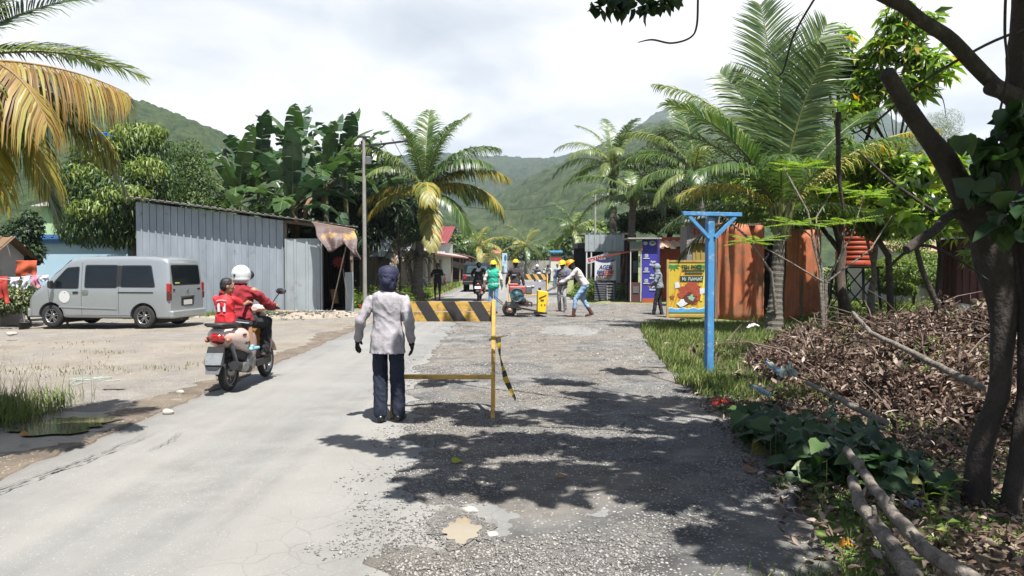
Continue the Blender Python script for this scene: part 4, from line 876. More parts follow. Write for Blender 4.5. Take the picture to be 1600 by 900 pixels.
# brick red curtain walls
def wave_wall(name, label, pxa, pxb, ya, yb, z1, m, seed):
    a, b = at(pxa, 400, ya), at(pxb, 400, yb)
    def f(u, v):
        p = a.lerp(b, u); n = Vector((-(b - a).y, (b - a).x, 0)).normalized(); p.z = v * (z1 + .05 * math.sin(u * 4 + seed)) + .02 - .1
        p += n * (.045 * math.sin(u * (b - a).length * 21) + .10 * math.sin(u * 9 + seed) + .03 * math.sin(v * 6 + u * 12)) * (1 - .2 * v); return p
    T = thing(name, label, 'wall', (a.x, a.y, 0)); o = MB().grid(f, 90, 10).build('sheet', m, T, True); md = o.modifiers.new('s', 'SOLIDIFY'); md.thickness = .03
    mb = MB()
    for u in (0, .5, 1): p = a.lerp(b, u); mb.box((p.x, p.y + .12, z1 / 2 - .05), (.08, .08, z1))
    mb.beam((a.x, a.y + .1, z1 - .1), (b.x, b.y + .1, z1 - .1), .07); mb.build('frame', wood_gr, T, True)
wave_wall('brick_red_enclosure', 'tall brick-red wavy sheet enclosure right of the blue post', 1121, 1193, 22.6, 22.0, 2.86, brownred, 1)
wave_wall('brick_red_partition', 'second brick-red wavy sheet partition behind the palm trunk', 1226, 1282, 21.6, 23.5, 2.7, brownred, 4)
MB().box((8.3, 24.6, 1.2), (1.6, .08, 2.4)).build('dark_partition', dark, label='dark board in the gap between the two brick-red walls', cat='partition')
# seafood poster board
PB = thing('food_poster_board', 'yellow framed food poster with green palm corners, red crab heap and blue wave', 'poster board', (5.2, 22.7, 0))
bx0, bx1 = at(1043, 450, 22.7).x, at(1106, 450, 22.7).x; bz0, bz1 = .02, at(1043, 408, 22.7).z; yf = mat('yellow_board', (.72, .52, .05), rough=.5, var=.08); cxp = (bx0 + bx1) / 2; wp = bx1 - bx0
MB().box((cxp, 22.7, (bz0 + bz1) / 2), (wp, .03, bz1 - bz0)).build('poster', yf, PB, True)
fr = MB()
for x in (bx0, bx1): fr.box((x, 22.7, bz1 / 2 + .02), (.06, .07, bz1 + .06))
for z in (bz0 + .07, bz1): fr.box((cxp, 22.7, z), (wp - .06, .065, .06))
fr.build('frame', mat('varnished_wood', (.50, .33, .10), var=.2), PB, True)
def flat(name, P, m, lay=1, par=None): MB().prism([(bx0 + u * wp, 22.68 - .004 * lay, bz0 + v * (bz1 - bz0)) for u, v in P], (0, .003, 0)).build(name, m, par or PB, True)
og = mat('orange_print', (.70, .28, .03)); gn = mat('green_print', (.03, .30, .07)); dg_ = mat('dark_green_print', (.015, .06, .03)); rdp = mat('crab_red_print', (.42, .07, .03), var=.5, scale=30); bl = mat('sea_blue_print', (.10, .40, .70)); wt = mat('white_print', (.75, .8, .82)); br = mat('brown_sauce_print', (.12, .03, .02), var=.4, scale=30)
st_ = MB()
for k in range(9): u = .04 + k * .085; st_.prism([(bx0 + a * wp, 22.677, bz0 + b * (bz1 - bz0)) for a, b in ((u, .17), (u + .03, .17), (u + .33 * (1 if u < .6 else .2), .86), (u + .30 * (1 if u < .6 else .2), .86))], (0, .003, 0))
st_.build('stripes', og, PB, True)
for (cu, cv, sg) in ((.13, .93, 1), (.88, .93, -1)):
    lf_ = MB()
    for k in range(6):
        a = math.pi + k * .62 * 1; lf_.prism([(bx0 + (cu + q * math.cos(a + w_)) * wp, 22.672, bz0 + (cv + q * .55 * math.sin(a + w_)) * (bz1 - bz0)) for q, w_ in ((0, 0), (.10, -.25), (.2, 0), (.10, .25))], (0, .003, 0))
    lf_.build('palm_print', gn, PB, True)
flat('straw_print', [(.80, .30), (.86, .30), (.96, .9), (.92, .9)], mat('yellow_straw', (.85, .7, .05)), 3)
flat('title_band', [(.30, .64), (.96, .64), (.96, .74), (.30, .74)], dg_, 2); flat('text_band', [(.42, .77), (.86, .77), (.86, .80), (.42, .80)], dg_, 2); flat('text_band', [(.36, .82), (.92, .82), (.92, .845), (.36, .845)], dg_, 2)
text('TEH POCI', .14, face_cam((bx0 + .58 * wp, 22.665, bz0 + .895 * (bz1 - bz0))), dg_, PB, width=.6, bold=.008)
strokes(bx0 + .63 * wp, 22.664, bz0 + .69 * (bz1 - bz0), .66, .10, wt, PB, 11, 8)
def blobpts(cu, cv, r, n=20, k=.25, s=0, asp=.6): return [(cu + r * math.cos(i / n * 6.283) * (1 + k * math.sin(i * 2.4 + s)), cv + r * asp * math.sin(i / n * 6.283) * (1 + k * math.cos(i * 1.7 + s))) for i in range(n)]
flat('crab_print', blobpts(.56, .42, .30, 26, .16, 1, .62), rdp, 2); flat('crab_print', blobpts(.60, .56, .16, 16, .2, 3, .5), rdp, 3); flat('sauce_print', blobpts(.54, .34, .17, 18, .3, 5, .6), br, 4); flat('garnish_print', blobpts(.58, .36, .08, 12, .4, 2), mat('pale_green_print', (.35, .55, .35)), 5)
flat('shell_print', blobpts(.36, .26, .11, 10, .3, 2), wt, 5); flat('cup_print', [(.18, .52), (.30, .54), (.27, .64), (.17, .62)], wt, 3); flat('cup_print', [(.80, .42), (.94, .44), (.92, .53), (.79, .52)], wt, 4)
sp_ = [(.11 + (.085 if i % 2 == 0 else .03) * math.cos(i * .628 + .3), .37 + (.065 if i % 2 == 0 else .022) * math.sin(i * .628 + .3)) for i in range(10)]; flat('starfish_print', sp_, rdp, 3)
flat('wave_print', [(.02, .10)] + [(.98, .10)] + [(.98 - i * .048, .165 + .012 * math.sin(i * 1.1)) for i in range(21)], bl, 3); flat('foam_print', [(.02, .155)] + [(.98, .155)] + [(.98 - i * .048, .18 + .012 * math.sin(i * 1.1)) for i in range(21)], wt, 2)

# ================================================================== BLUE POST
BP = thing('blue_post', 'bright blue square post with braced crossbar at the edge of the gravel', 'post', (2.83, 11, hgt(2.83, 11)))
bpm = mat('bright_blue_post_paint', (.08, .31, .62), rough=.6, var=.22, scale=3, dirt=((.36, .48, .56), 7, .54), bump=.2)
px_, zt_ = 2.83, 2.36; yaw_ = .28; M0 = Matrix.Translation((px_, 11, 0)) @ Matrix.Rotation(yaw_, 4, 'Z')
def bp(name, mb, m=bpm): 
    o = mb.build(name, m, BP, False); o.data.transform(Matrix.Translation(-BP.location) @ M0); return o
bp('post_shaft', MB().box((0, 0, 1.06), (.105, .10, 2.46), bev=.008)); bp('crossbar', MB().box((.0, -.06, 2.335), (.94, .05, .055), bev=.004))
for s in (-1, 1): bp('brace', MB().beam((s * .37, -.055, 2.30), (s * .045, -.055, 2.0), .045, .045))

# ================================================================== RIGHT BACKGROUND
WT = thing('water_tank', 'red-orange plastic water tank on a black steel stand among the trees', 'water tank', (11.6, 26, 0)); tcx, tcy = 11.6, 26
tm = mat('red_tank_plastic', (.48, .075, .025), rough=.5, var=.12)
prof = [(0, 1.55), (.6, 1.55), (.62, 1.6)]
for k in range(7): z = 1.62 + k * .16; prof += [(.62, z), (.62, z + .1), (.60, z + .12), (.60, z + .14)]
prof += [(.60, 2.75), (.45, 2.88), (.2, 2.95), (.2, 3.0), (0, 3.0)]
MB().lathe(prof, (tcx, tcy, 0), n=28).build('tank', tm, WT, True)
for a, b in ((-.6, -.6), (.6, -.6), (.6, .6), (-.6, .6)): MB().beam((tcx + a * 1.05, tcy + b * 1.05, -.1), (tcx + a * .85, tcy + b * .85, 1.5), .07).build('leg', black_m, WT, True)
mb = MB().box((tcx, tcy, 1.51), (1.3, 1.3, .06))
for s in (-1, 1): mb.beam((tcx - .6, tcy + s * .58, .1 if s < 0 else .1), (tcx + .56, tcy + s * .55, 1.45), .04).beam((tcx + .6, tcy + s * .58, .1), (tcx - .56, tcy + s * .55, 1.45), .04)
mb.build('stand_brace', black_m, WT, True)
WH = house_box('white_house', 'white rendered house with dark blue window behind the right-hand trees', 'house', 16.0, 23.5, 30.5, 38, 3.5, white_p, zinc_old, rise=1.0, windows=[(17.2, 18.9, 2.25, 3.4, blue_d)], doors=[])
MB().prism([(14.6, 29.6, 2.05), (19.0, 29.6, 2.05), (19.0, 30.5, 2.45), (14.6, 30.5, 2.45)], (0, 0, .06)).build('porch_roof', mat('tan_tile_roof', (.40, .27, .17), var=.3, scale=6), WH, True)
MB().box((17.0, 30.0, .9), (1.2, .4, 1.0)).build('wall_vent', grey_m, WH, True)
mb = MB()
for k in range(16): mb.box((19.6 + k * .13, 30.2, 2.9), (.03, .03, .5))
mb.box((20.6, 30.2, 3.17), (2.2, .05, .05)).box((20.6, 30.2, 2.62), (2.2, .08, .12)).build('balcony_rail', white_p, WH, True)
MS = thing('maroon_shed', 'dark maroon sheet shed with lean-to roof behind the foreground tree', 'shed', (13.6, 22, 0))
MB().ribs((12.75, 22, -.1), (15.6, 22, -.1), (15.6, 22, 2.35), (12.75, 22, 2.35), .22, .03).ribs((12.75, 22.9, -.1), (12.75, 22, -.1), (12.75, 22, 2.35), (12.75, 22.9, 2.35), .22, .03).build('wall', maroon, MS, True)
MB().ribs((12.3, 21.7, 2.42), (16, 21.7, 2.30), (16, 23.2, 2.5), (12.3, 23.2, 2.6), .25, .03).build('roof', mat('dull_red_roof', (.22, .07, .06), var=.2), MS, True)
MB().lathe([(.0, .55), (.25, .5), (.45, .3), (.5, 0)], (12.3, 21, 0), n=16).build('lime_heap', white_p, label='small pale heap beside the foot of the maroon shed', cat='heap')
# stake in the verge
# ================================================================== PLANTS
def lm(name, isl, trans=.3, rough=.5, spec=.35):
    isl = [(p, (c[0] * 1.32, c[1] * 1.38, c[2] * 1.15)) for p, c in isl]; return mat(name, (.1, .1, .1), rough=rough, island=isl, trans=trans, bump=0, spec=spec)
mango_l = lm('mango_leaves', [(0, (.018, .040, .012)), (.5, (.035, .075, .018)), (.8, (.075, .125, .025)), (1, (.14, .19, .04))])
mango_new = lm('mango_new_leaves', [(0, (.09, .14, .03)), (.5, (.17, .23, .05)), (1, (.28, .32, .08))])
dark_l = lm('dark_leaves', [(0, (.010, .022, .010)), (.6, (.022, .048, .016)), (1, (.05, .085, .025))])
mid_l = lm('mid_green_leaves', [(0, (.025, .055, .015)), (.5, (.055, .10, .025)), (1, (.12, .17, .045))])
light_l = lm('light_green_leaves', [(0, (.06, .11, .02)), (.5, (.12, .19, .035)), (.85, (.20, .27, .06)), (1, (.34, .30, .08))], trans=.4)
bigleaf_l = lm('large_tree_leaves', [(0, (.07, .13, .025)), (.45, (.17, .28, .05)), (.8, (.30, .42, .08)), (.95, (.48, .48, .12)), (1, (.42, .20, .05))], trans=.5, rough=.35, spec=.6)
heart_l = lm('heart_shaped_leaves', [(0, (.018, .042, .018)), (.6, (.035, .075, .024)), (.965, (.07, .12, .035)), (1, (.25, .22, .05))], trans=.22)
needle_l = lm('fine_grey_green_leaves', [(0, (.022, .042, .016)), (.5, (.055, .088, .030)), (1, (.14, .165, .065))], trans=.2)
palm_g = lm('coconut_leaf_green', [(0, (.035, .075, .022)), (.6, (.08, .135, .038)), (1, (.19, .23, .08))], trans=.3, rough=.4, spec=.5)
palm_y = lm('coconut_leaf_yellowing', [(0, (.13, .16, .04)), (.5, (.28, .26, .06)), (.85, (.42, .32, .08)), (1, (.45, .22, .06))], trans=.35, rough=.45)
palm_b = lm('coconut_leaf_brown', [(0, (.15, .08, .03)), (.35, (.30, .17, .05)), (.7, (.38, .26, .08)), (.9, (.34, .32, .10)), (1, (.48, .38, .16))], trans=.35, rough=.5)
palm_pale = lm('coconut_leaf_pale', [(0, (.08, .12, .04)), (.5, (.16, .20, .07)), (1, (.30, .32, .14))], trans=.35, rough=.4)
stem_g = mat('frond_stem', (.20, .22, .07), rough=.5, var=.2); stem_b = mat('dry_frond_stem', (.30, .19, .08), rough=.7, var=.2); stem_y = mat('yellow_frond_stem', (.42, .34, .10), rough=.5, var=.15)
bark = mat('rough_bark', (.13, .10, .075), rough=.95, var=.35, scale=6, bump=.8, bscale=22, bdist=.03, stretch=(2, 2, .5), dirt=((.22, .20, .17), 3, .56))
bark_dk = mat('dark_bark', (.050, .038, .030), rough=.95, var=.4, scale=9, bump=1.0, bscale=22, bdist=.03, stretch=(1, 1, .7), dirt=((.12, .105, .085), 4, .60))
bark_pale = mat('pale_bark', (.24, .205, .17), rough=.95, var=.35, scale=14, bump=1.0, bscale=34, bdist=.02, dirt=((.09, .075, .06), 9, .53))
palm_bark = mat('palm_trunk_bark', (.17, .15, .125), rough=.95, var=.3, scale=3, bump=.6, bscale=14, bdist=.03, stretch=(.6, .6, 6))

def palm(name, label, base, crown, r, fronds, group=None, nuts=0, cat='palm'):
    T = thing(name, label, cat, base, group=group); b = Vector(base); c = Vector(crown) - b; mb = MB(); P = []; rr = []; n = 44
    for i in range(n + 1):
        t = i / n; p = Vector((c.x * t ** 1.3, c.y * t ** 1.3, c.z * t)); P.append(p); rr.append(r * (1.35 - .45 * min(1, t * 3)) * (1 + .09 * (i % 2)) * (1 - .2 * t))
    mb.tube(P, rr, 12, smooth=False); mb.build('trunk', palm_bark, T)
    mb = MB()
    for k in range(14): a = k * 2.4; mb.tube([c + Vector((math.cos(a) * r * .6, math.sin(a) * r * .6, -.55 + .035 * k)), c + Vector((math.cos(a) * r * 1.15, math.sin(a) * r * 1.15, -.25 + .04 * k)), c + Vector((math.cos(a) * .3, math.sin(a) * .3, .2 + .03 * k))], [.07, .05, .028], 6)
    mb.build('crown_base', stem_g, T)
    for k, f in enumerate(fronds):
        kw = dict(f[7]) if len(f) > 7 else {}
        frond(T, tuple(c), R(f[0]), R(f[1]), f[2], R(f[3]), f[4], f[5], seed=k * 13 + int(abs(base[0]) * 7) + 1, **kw)
    if nuts:
        for k in range(nuts): a = k * 1.1; MB().ball(c + Vector((math.cos(a) * .28, math.sin(a) * .28, -.25 - .1 * (k % 3))), (.12, .12, .15), n=10).build('coconut', mat('coconut_husk', (.22, .24, .06), var=.3), T)
    return T
# fronds: azimuth(deg, 0=+X right, 90=away), elevation, length, bend, leaf mat, stem mat, -, extra
G, Yl, B, PL = (palm_g, stem_g), (palm_y, stem_y), (palm_b, stem_b), (palm_pale, stem_g)
def F(az, el, L_, bd, k, **kw): return (az, el, L_, bd, k[0], k[1], 0, kw)
# near-left palm, trunk outside the frame
palm('coconut_palm', 'young coconut palm with brown and yellow dying fronds at the left edge', (-5.1, 6.3, -.1), (-4.5, 6.2, 3.25), .12, [
    F(4, 4, 1.42, 30, B, ll=.62, nl=92, hang=1.5, vee=-.1, lw=.017), F(-28, 2, 1.5, 60, B, ll=.62, nl=88, hang=1.5, vee=-.1, lw=.017), F(20, -5, 1.45, 55, Yl, ll=.6, nl=88, hang=1.4, vee=-.1, lw=.017), F(-8, -28, 1.35, 45, Yl, ll=.6, nl=84, hang=1.4, lw=.017), F(12, -45, 1.5, 30, G, ll=.45, nl=84, hang=1.0, lw=.022), F(-35, -40, 1.4, 35, Yl, ll=.5, nl=84, hang=1.2, lw=.017), F(22, -18, 1.65, 45, PL, ll=.42, nl=60, hang=.9, lw=.022), F(-50, 10, 1.4, 80, Yl, ll=.6, nl=50, hang=1.4, lw=.017),
    F(88, 84, 1.6, 10, G, ll=.42, nl=64, hang=.25, lw=.022, spl=.8, twist=-.12), F(84, 62, 1.55, 18, PL, ll=.40, nl=70, hang=.25, lw=.018, spl=.8, twist=-1.0), F(82, 50, 1.6, 25, G, ll=.40, nl=70, hang=.3, lw=.018, spl=.8, twist=-1.35), F(86, 72, 1.6, 15, G, ll=.42, nl=70, hang=.25, lw=.02, spl=.8, twist=-.5), F(40, 24, 1.5, 45, PL, ll=.38, nl=64, hang=.35, lw=.02), F(70, 30, 1.5, 40, G, ll=.4, nl=60, hang=.3, lw=.022), F(95, 85, 1.4, 10, G, ll=.4, nl=60, hang=.3, lw=.022, twist=.5), F(130, 45, 2.4, 60, G), F(180, 50, 2.4, 70, G), F(230, 40, 2.4, 80, G), F(280, 35, 2.2, 85, Yl, hang=1.1), F(150, 70, 2.2, 40, G)])
# palm beside the utility pole
palm('coconut_palm', 'coconut palm with yellow-tipped drooping fronds left of the road beyond the shed', (-4.1, 33, -.1), (-3.75, 33, 4.75), .22, [
    F(85, 85, 3.9, 30, G, nl=84, lw=.065, ll=0.96, hang=.5), F(20, 78, 4.0, 40, PL, nl=84, lw=.065, ll=1.02, hang=.6), F(165, 80, 3.9, 38, G, nl=84, lw=.065, ll=1.02, hang=.55), F(-10, 62, 4.0, 75, G, nl=84, lw=.065, ll=1.02, hang=.9), F(190, 60, 4.1, 70, PL, nl=84, lw=.065, ll=1.02, hang=1.0), F(0, 42, 4.0, 75, Yl, nl=84, lw=.065, ll=1.08, hang=1.1), F(8, 18, 3.9, 80, G, nl=84, lw=.065, ll=1.08, hang=1.2), F(-14, 22, 4.0, 82, Yl, nl=84, lw=.065, ll=1.08, hang=1.2), F(172, 20, 3.3, 80, Yl, nl=84, lw=.065, ll=0.96, hang=1.1), F(200, 5, 2.9, 70, Yl, nl=84, lw=.065, ll=0.90, hang=1.1), F(-80, 25, 3.0, 90, Yl, nl=84, lw=.065, ll=0.96, hang=1.2), F(-75, -30, 3.4, 45, Yl, nl=84, lw=.065, ll=0.84, hang=.6), F(-35, -5, 3.2, 75, G, nl=84, lw=.065, ll=0.96, hang=1.2), F(90, 50, 3.8, 70, G), F(60, 30, 3.8, 80, G), F(130, 35, 3.8, 80, G), F(230, 45, 3.5, 85, PL, hang=1.0), F(250, 70, 3.8, 55, G), F(310, 72, 3.8, 55, G), F(330, 50, 3.8, 78, G, nl=84, lw=.065, ll=1.02, hang=1.0)], nuts=5)
# epiphyte mass and dead fronds on its trunk
def strap_plant(name, label, loc, n, L0, L1, wd, m, seed=0, el=(10, 85), cat='plant', bend=90, parent=None, base_r=.1):
    r_ = random.Random(seed); mb = MB(); loc = Vector(loc)
    for k in range(n):
        a = r_.uniform(0, 6.28); e = R(r_.uniform(*el)); Lg = r_.uniform(L0, L1); p = Vector((math.cos(a), math.sin(a), 0)) * r_.uniform(0, base_r); bd = R(bend) * r_.uniform(.6, 1.2); s = Vector((-math.sin(a), math.cos(a), 0)); V = []; q = p.copy(); N_ = 6
        for i in range(N_ + 1):
            t = i / N_; w_ = wd * (1 - t ** 2.5) * min(1, .5 + t * 2); V += [q - s * w_ / 2, q + Vector((0, 0, -w_ * .15)), q + s * w_ / 2]; ee = e - bd * t ** 1.3; q = q + (Vector((math.cos(a) * math.cos(ee), math.sin(a) * math.cos(ee), math.sin(ee)))) * Lg / N_
        mb.add(V, [[i * 3 + j, i * 3 + j + 1, i * 3 + j + 4, i * 3 + j + 3] for i in range(N_) for j in (0, 1)], 0, True)
    if parent: o = mb.build(name, m, parent); o.location = loc; return o
    o = mb.build(name, m, label=label, cat=cat); o.location = loc; return o
ep = bpy.data.objects['coconut_palm.001']
for z in (2.0, 2.7, 3.4, 4.0): strap_plant('fern_clump', '', (.15, -.1, z), 46, .6, 1.2, .07, dark_l, seed=int(z * 10), el=(-10, 60), bend=120, parent=ep, base_r=.35)
strap_plant('strap_leaf_plant', 'dark strap-leaved plant drooping beside the slim utility pole', (-5.9, 33.2, 2.5), 90, .9, 1.7, .09, lm('strap_leaves', [(0, (.015, .035, .02)), (1, (.05, .085, .045))]), seed=5, el=(10, 80), bend=130)
DF = thing('dead_fronds', 'bleached dead palm fronds hanging between fence and coconut palm', 'dead fronds', (-5.0, 33.6, 0))
MB().tube([(0, 0, 0), (.05, 0, 1.5), (0, 0, 3.3)], [.1, .08, .05], 8).build('trunk', bark, DF)
for k in range(6): frond(DF, (0, 0, 3.2 - k * .15), R(k * 65), R(-50), 2.4, R(35), mat('bleached_frond', (.3, .25, .2), island=[(0, (.16, .11, .07)), (.5, (.32, .25, .19)), (1, (.52, .45, .38))], bump=0), stem_b, seed=60 + k, ll=.5, hang=1.3, nl=36)

# banana plants
ban_l = mat('banana_leaf', (.045, .10, .028), rough=.32, var=.35, scale=1.5, trans=.28, bump=.2, bscale=30, spec=.5, col2=(.10, .18, .05))
ban_d = mat('banana_leaf_deep', (.022, .06, .028), rough=.35, var=.3, scale=1.5, trans=.18, bump=.15, bscale=30, spec=.5, col2=(.05, .11, .04))
ban_dry = mat('banana_leaf_dry', (.24, .13, .06), rough=.8, var=.35, scale=3, trans=.2, col2=(.36, .24, .13))
ban_st = mat('banana_stem', (.16, .17, .06), rough=.6, var=.35, scale=2, stretch=(3, 3, .4), dirt=((.12, .07, .04), 2, .5))
def banana_leaf(T, base, az, el, Lg, bend, wd, m, seed, tears=.5):
    r_ = random.Random(seed); hd = Vector((math.cos(az), math.sin(az), 0)); s = Vector((-math.sin(az), math.cos(az), 0)); N_ = 22; P = [Vector(base)]; Tn = []
    for i in range(N_): e = el - bend * ((i + 1) / N_) ** 1.5; t = hd * math.cos(e) + Vector((0, 0, math.sin(e))); Tn.append(t); P.append(P[-1] + t * Lg / N_)
    Tn.append(Tn[-1]); mb = MB(); mb.tube(P, [.035 * (1 - .8 * i / N_) for i in range(N_ + 1)], 5, 1)
    tilt = r_.uniform(-.5, .5)
    for sg in (-1, 1):
        seg = []; i = 3
        while i < N_: j = min(N_, i + r_.choice((1, 2, 2, 3))); seg.append((i, j)); i = j
        for (i, j) in seg:
            an = .32 + r_.uniform(-.12, .12) - (r_.uniform(0, 1.0) if r_.random() < tears else 0); V = []
            for k in (i, j):
                t = (k - 3) / (N_ - 3); w_ = wd * .5 * max(.03, math.sin(min(1, t * .96 + .04) * math.pi) ** .5) * (1 if t < .9 else .85); u = s.cross(Tn[k]) if True else None; u = Tn[k].cross(s) * -1
                d = (s * sg * math.cos(an) + u * math.sin(an)).normalized(); q = P[k] + Tn[k] * (.004 * (1 if k == i else -1)); d2 = (d * .9 + Tn[k] * .25).normalized(); V += [q, q + d2 * w_ * .5, q + d2 * w_ + Vector((0, 0, -.12 * w_))]
            mb.add(V, [[0, 1, 4, 3], [1, 2, 5, 4]], 0)
    return mb.build('leaf', [m, ban_st], T)
def banana(x, y, h, label, seed, n=9, Lg=2.3, dry=1):
    r_ = random.Random(seed); T = thing('banana_plant', label, 'banana plant', (x, y, -.1), group='banana plants behind the shed'); lean = r_.uniform(-.3, .3)
    MB().tube([(0, 0, 0), (lean * .3, 0, h * .4), (lean, 0, h)], [.17, .13, .08], 10).build('stem', ban_st, T)
    for k in range(n):
        az = R(k * 137.5 + r_.uniform(-15, 15)); t = k / n
        banana_leaf(T, (lean, 0, h - .25 + .2 * t), az, R(30 + 58 * t + r_.uniform(-6, 6)), Lg * r_.uniform(.85, 1.12), R(112 - 84 * t), .80 * r_.uniform(.85, 1.1), ban_l if r_.random() < .6 else ban_d, seed * 31 + k)
    for k in range(dry): banana_leaf(T, (lean, 0, h - .3), R(r_.uniform(200, 340)), R(-20), Lg * .75, R(65), .4, ban_dry, seed * 7 + k, 1)
for i, (px, Y, topy, lbl) in enumerate([(375, 31, 232, 'leftmost banana plant beside the small-leaved tree'), (408, 33, 205, 'tall banana plant second from the left behind the shed'), (455, 30, 240, 'banana plant with broad arching leaves above the shed roof'), (468, 34, 190, 'high banana plant with torn upright leaf behind the broad one'), (512, 32, 205, 'banana plant with brown hanging dry leaf in the middle of the clump'), (545, 34, 195, 'tallest upright banana plant near the utility pole'), (395, 28.9, 290, 'low banana plant with paddle leaves just over the shed roof'), (575, 36, 245, 'banana plant partly behind the utility pole')]):
    h = at(px, topy, Y).z; banana((px - 800) / 1200 * Y, Y, h - 1.9, lbl, 40 + i, n=12 if i != 6 else 9, Lg=3.1 if i != 6 else 2.3, dry=1 if i in (2, 4, 5) else 0)

def tree(name, label, base, top, r, clumps, nleaf, Lr, Wr, m, bk=bark, cat='tree', seed=0, droop=.5, hang=.4, shell=.55, group=None, tips=None, fold=.2, flat=0, extra=()):
    rnd = random.Random(seed); b = Vector(base); T = thing(name, label, cat, base, group=group); cl = [(c[0] - b.x, c[1] - b.y, c[2] - b.z, *c[3:]) for c in clumps]
    mb = MB(); tree_limbs(mb, (0, 0, -.1), Vector(top) - b, r, [c[:3] for c in cl], rnd, 3); mb.build('trunk', bk, T)
    P, D = clump_points(nleaf, cl, shell); n = len(P); Dd = norm(D * .8 + rng.normal(size=(n, 3)) * .6 + np.array([0, 0, -hang])); U = norm(D * .6 + np.array([0, 0, .8]) + rng.normal(size=(n, 3)) * .35)
    if flat: Dd[:, 2] *= .3; U = norm(np.array([0, 0, 1.]) + rng.normal(size=(n, 3)) * .3)
    leaf_mesh('crown', P, Dd, U, rng.uniform(*Lr, n), rng.uniform(*Wr, n), m, T, fold=fold, droop=droop)
    for (cl2, n2, Lr2, Wr2, m2) in extra:
        c2 = [(c[0] - b.x, c[1] - b.y, c[2] - b.z, *c[3:]) for c in cl2]; P, D = clump_points(n2, c2, .8); Dd = norm(D * .5 + rng.normal(size=(n2, 3)) * .6 + np.array([0, 0, -hang * 1.2])); U = norm(D * .6 + np.array([0, 0, .8]) + rng.normal(size=(n2, 3)) * .3)
        leaf_mesh('young_leaves', P, Dd, U, rng.uniform(*Lr2, n2), rng.uniform(*Wr2, n2), m2, T, fold=fold, droop=droop)
    return T
def pc(px, py, Y, rx, rz, ry=None):
    p = at(px, py, Y); return (p.x, p.y, p.z, rx / 1200 * Y, ry or (rx + rz) / 2 / 1200 * Y, rz / 1200 * Y)
tree('mango_tree', 'dense mango tree with yellow-green new leaves behind the van', (-13.9, 28.5, -.15), (-13.7, 28.5, 3.2), .26,
     [pc(125, 290, 28, 38, 45), pc(160, 250, 28.5, 45, 45), pc(215, 235, 28.5, 50, 42), pc(190, 310, 27.5, 70, 60), pc(150, 345, 27, 50, 38), pc(240, 290, 28, 45, 50), pc(115, 350, 27.5, 26, 30), pc(200, 365, 27.3, 40, 20)], 17000, (.16, .30), (.04, .075), mango_l, seed=1, hang=.9,
     extra=[([pc(205, 215, 28, 40, 24), pc(165, 235, 27.6, 30, 20), pc(235, 205, 28.4, 26, 14), pc(140, 270, 27.2, 26, 16), pc(190, 300, 26.6, 44, 14), pc(230, 260, 27, 30, 16), pc(140, 322, 26.3, 36, 12)], 3800, (.16, .30), (.045, .075), mango_new)])
tree('small_leaved_tree', 'rounded small-leaved tree between mango tree and banana clump', (-12.6, 31, -.1), (-12.6, 31, 3.6), .2,
     [pc(290, 285, 31, 40, 50), pc(268, 255, 31, 30, 35), pc(315, 300, 31, 32, 45), pc(285, 330, 30.3, 60, 40), pc(330, 340, 30, 30, 30), pc(300, 245, 31.5, 22, 28)], 13000, (.07, .14), (.04, .07), mid_l, seed=2, hang=.2)
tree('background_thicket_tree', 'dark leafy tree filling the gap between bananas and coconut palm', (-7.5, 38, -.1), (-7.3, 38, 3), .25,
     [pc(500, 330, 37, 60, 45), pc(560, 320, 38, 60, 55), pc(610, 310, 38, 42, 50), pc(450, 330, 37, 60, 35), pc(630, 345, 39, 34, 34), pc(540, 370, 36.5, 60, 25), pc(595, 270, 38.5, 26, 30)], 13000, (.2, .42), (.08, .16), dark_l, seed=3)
tree('dark_shrub', 'dark green shrub in front of the porch house at the left edge', (-15.0, 23.0, -.15), (-14.9, 23, 1.2), .06, [pc(30, 380, 23, 26, 40), pc(48, 355, 23, 16, 26), pc(15, 400, 22.8, 24, 24), pc(55, 395, 23, 14, 18)], 4200, (.09, .16), (.05, .08), dark_l, seed=4, cat='shrub')
tree('trailing_bush', 'pale-flecked trailing bush below the clothesline beside the van front', (-13.6, 21.6, -.15), (-13.6, 21.6, .5), .05, [pc(20, 465, 21.5, 40, 24), pc(45, 470, 21.4, 18, 22), pc(-10, 470, 21.4, 30, 26), pc(40, 455, 22, 30, 12)], 5200, (.05, .12), (.03, .06), lm('pale_bush_leaves', [(0, (.03, .06, .02)), (.4, (.08, .12, .04)), (.8, (.20, .20, .10)), (1, (.42, .38, .26))]), seed=5, cat='bush')
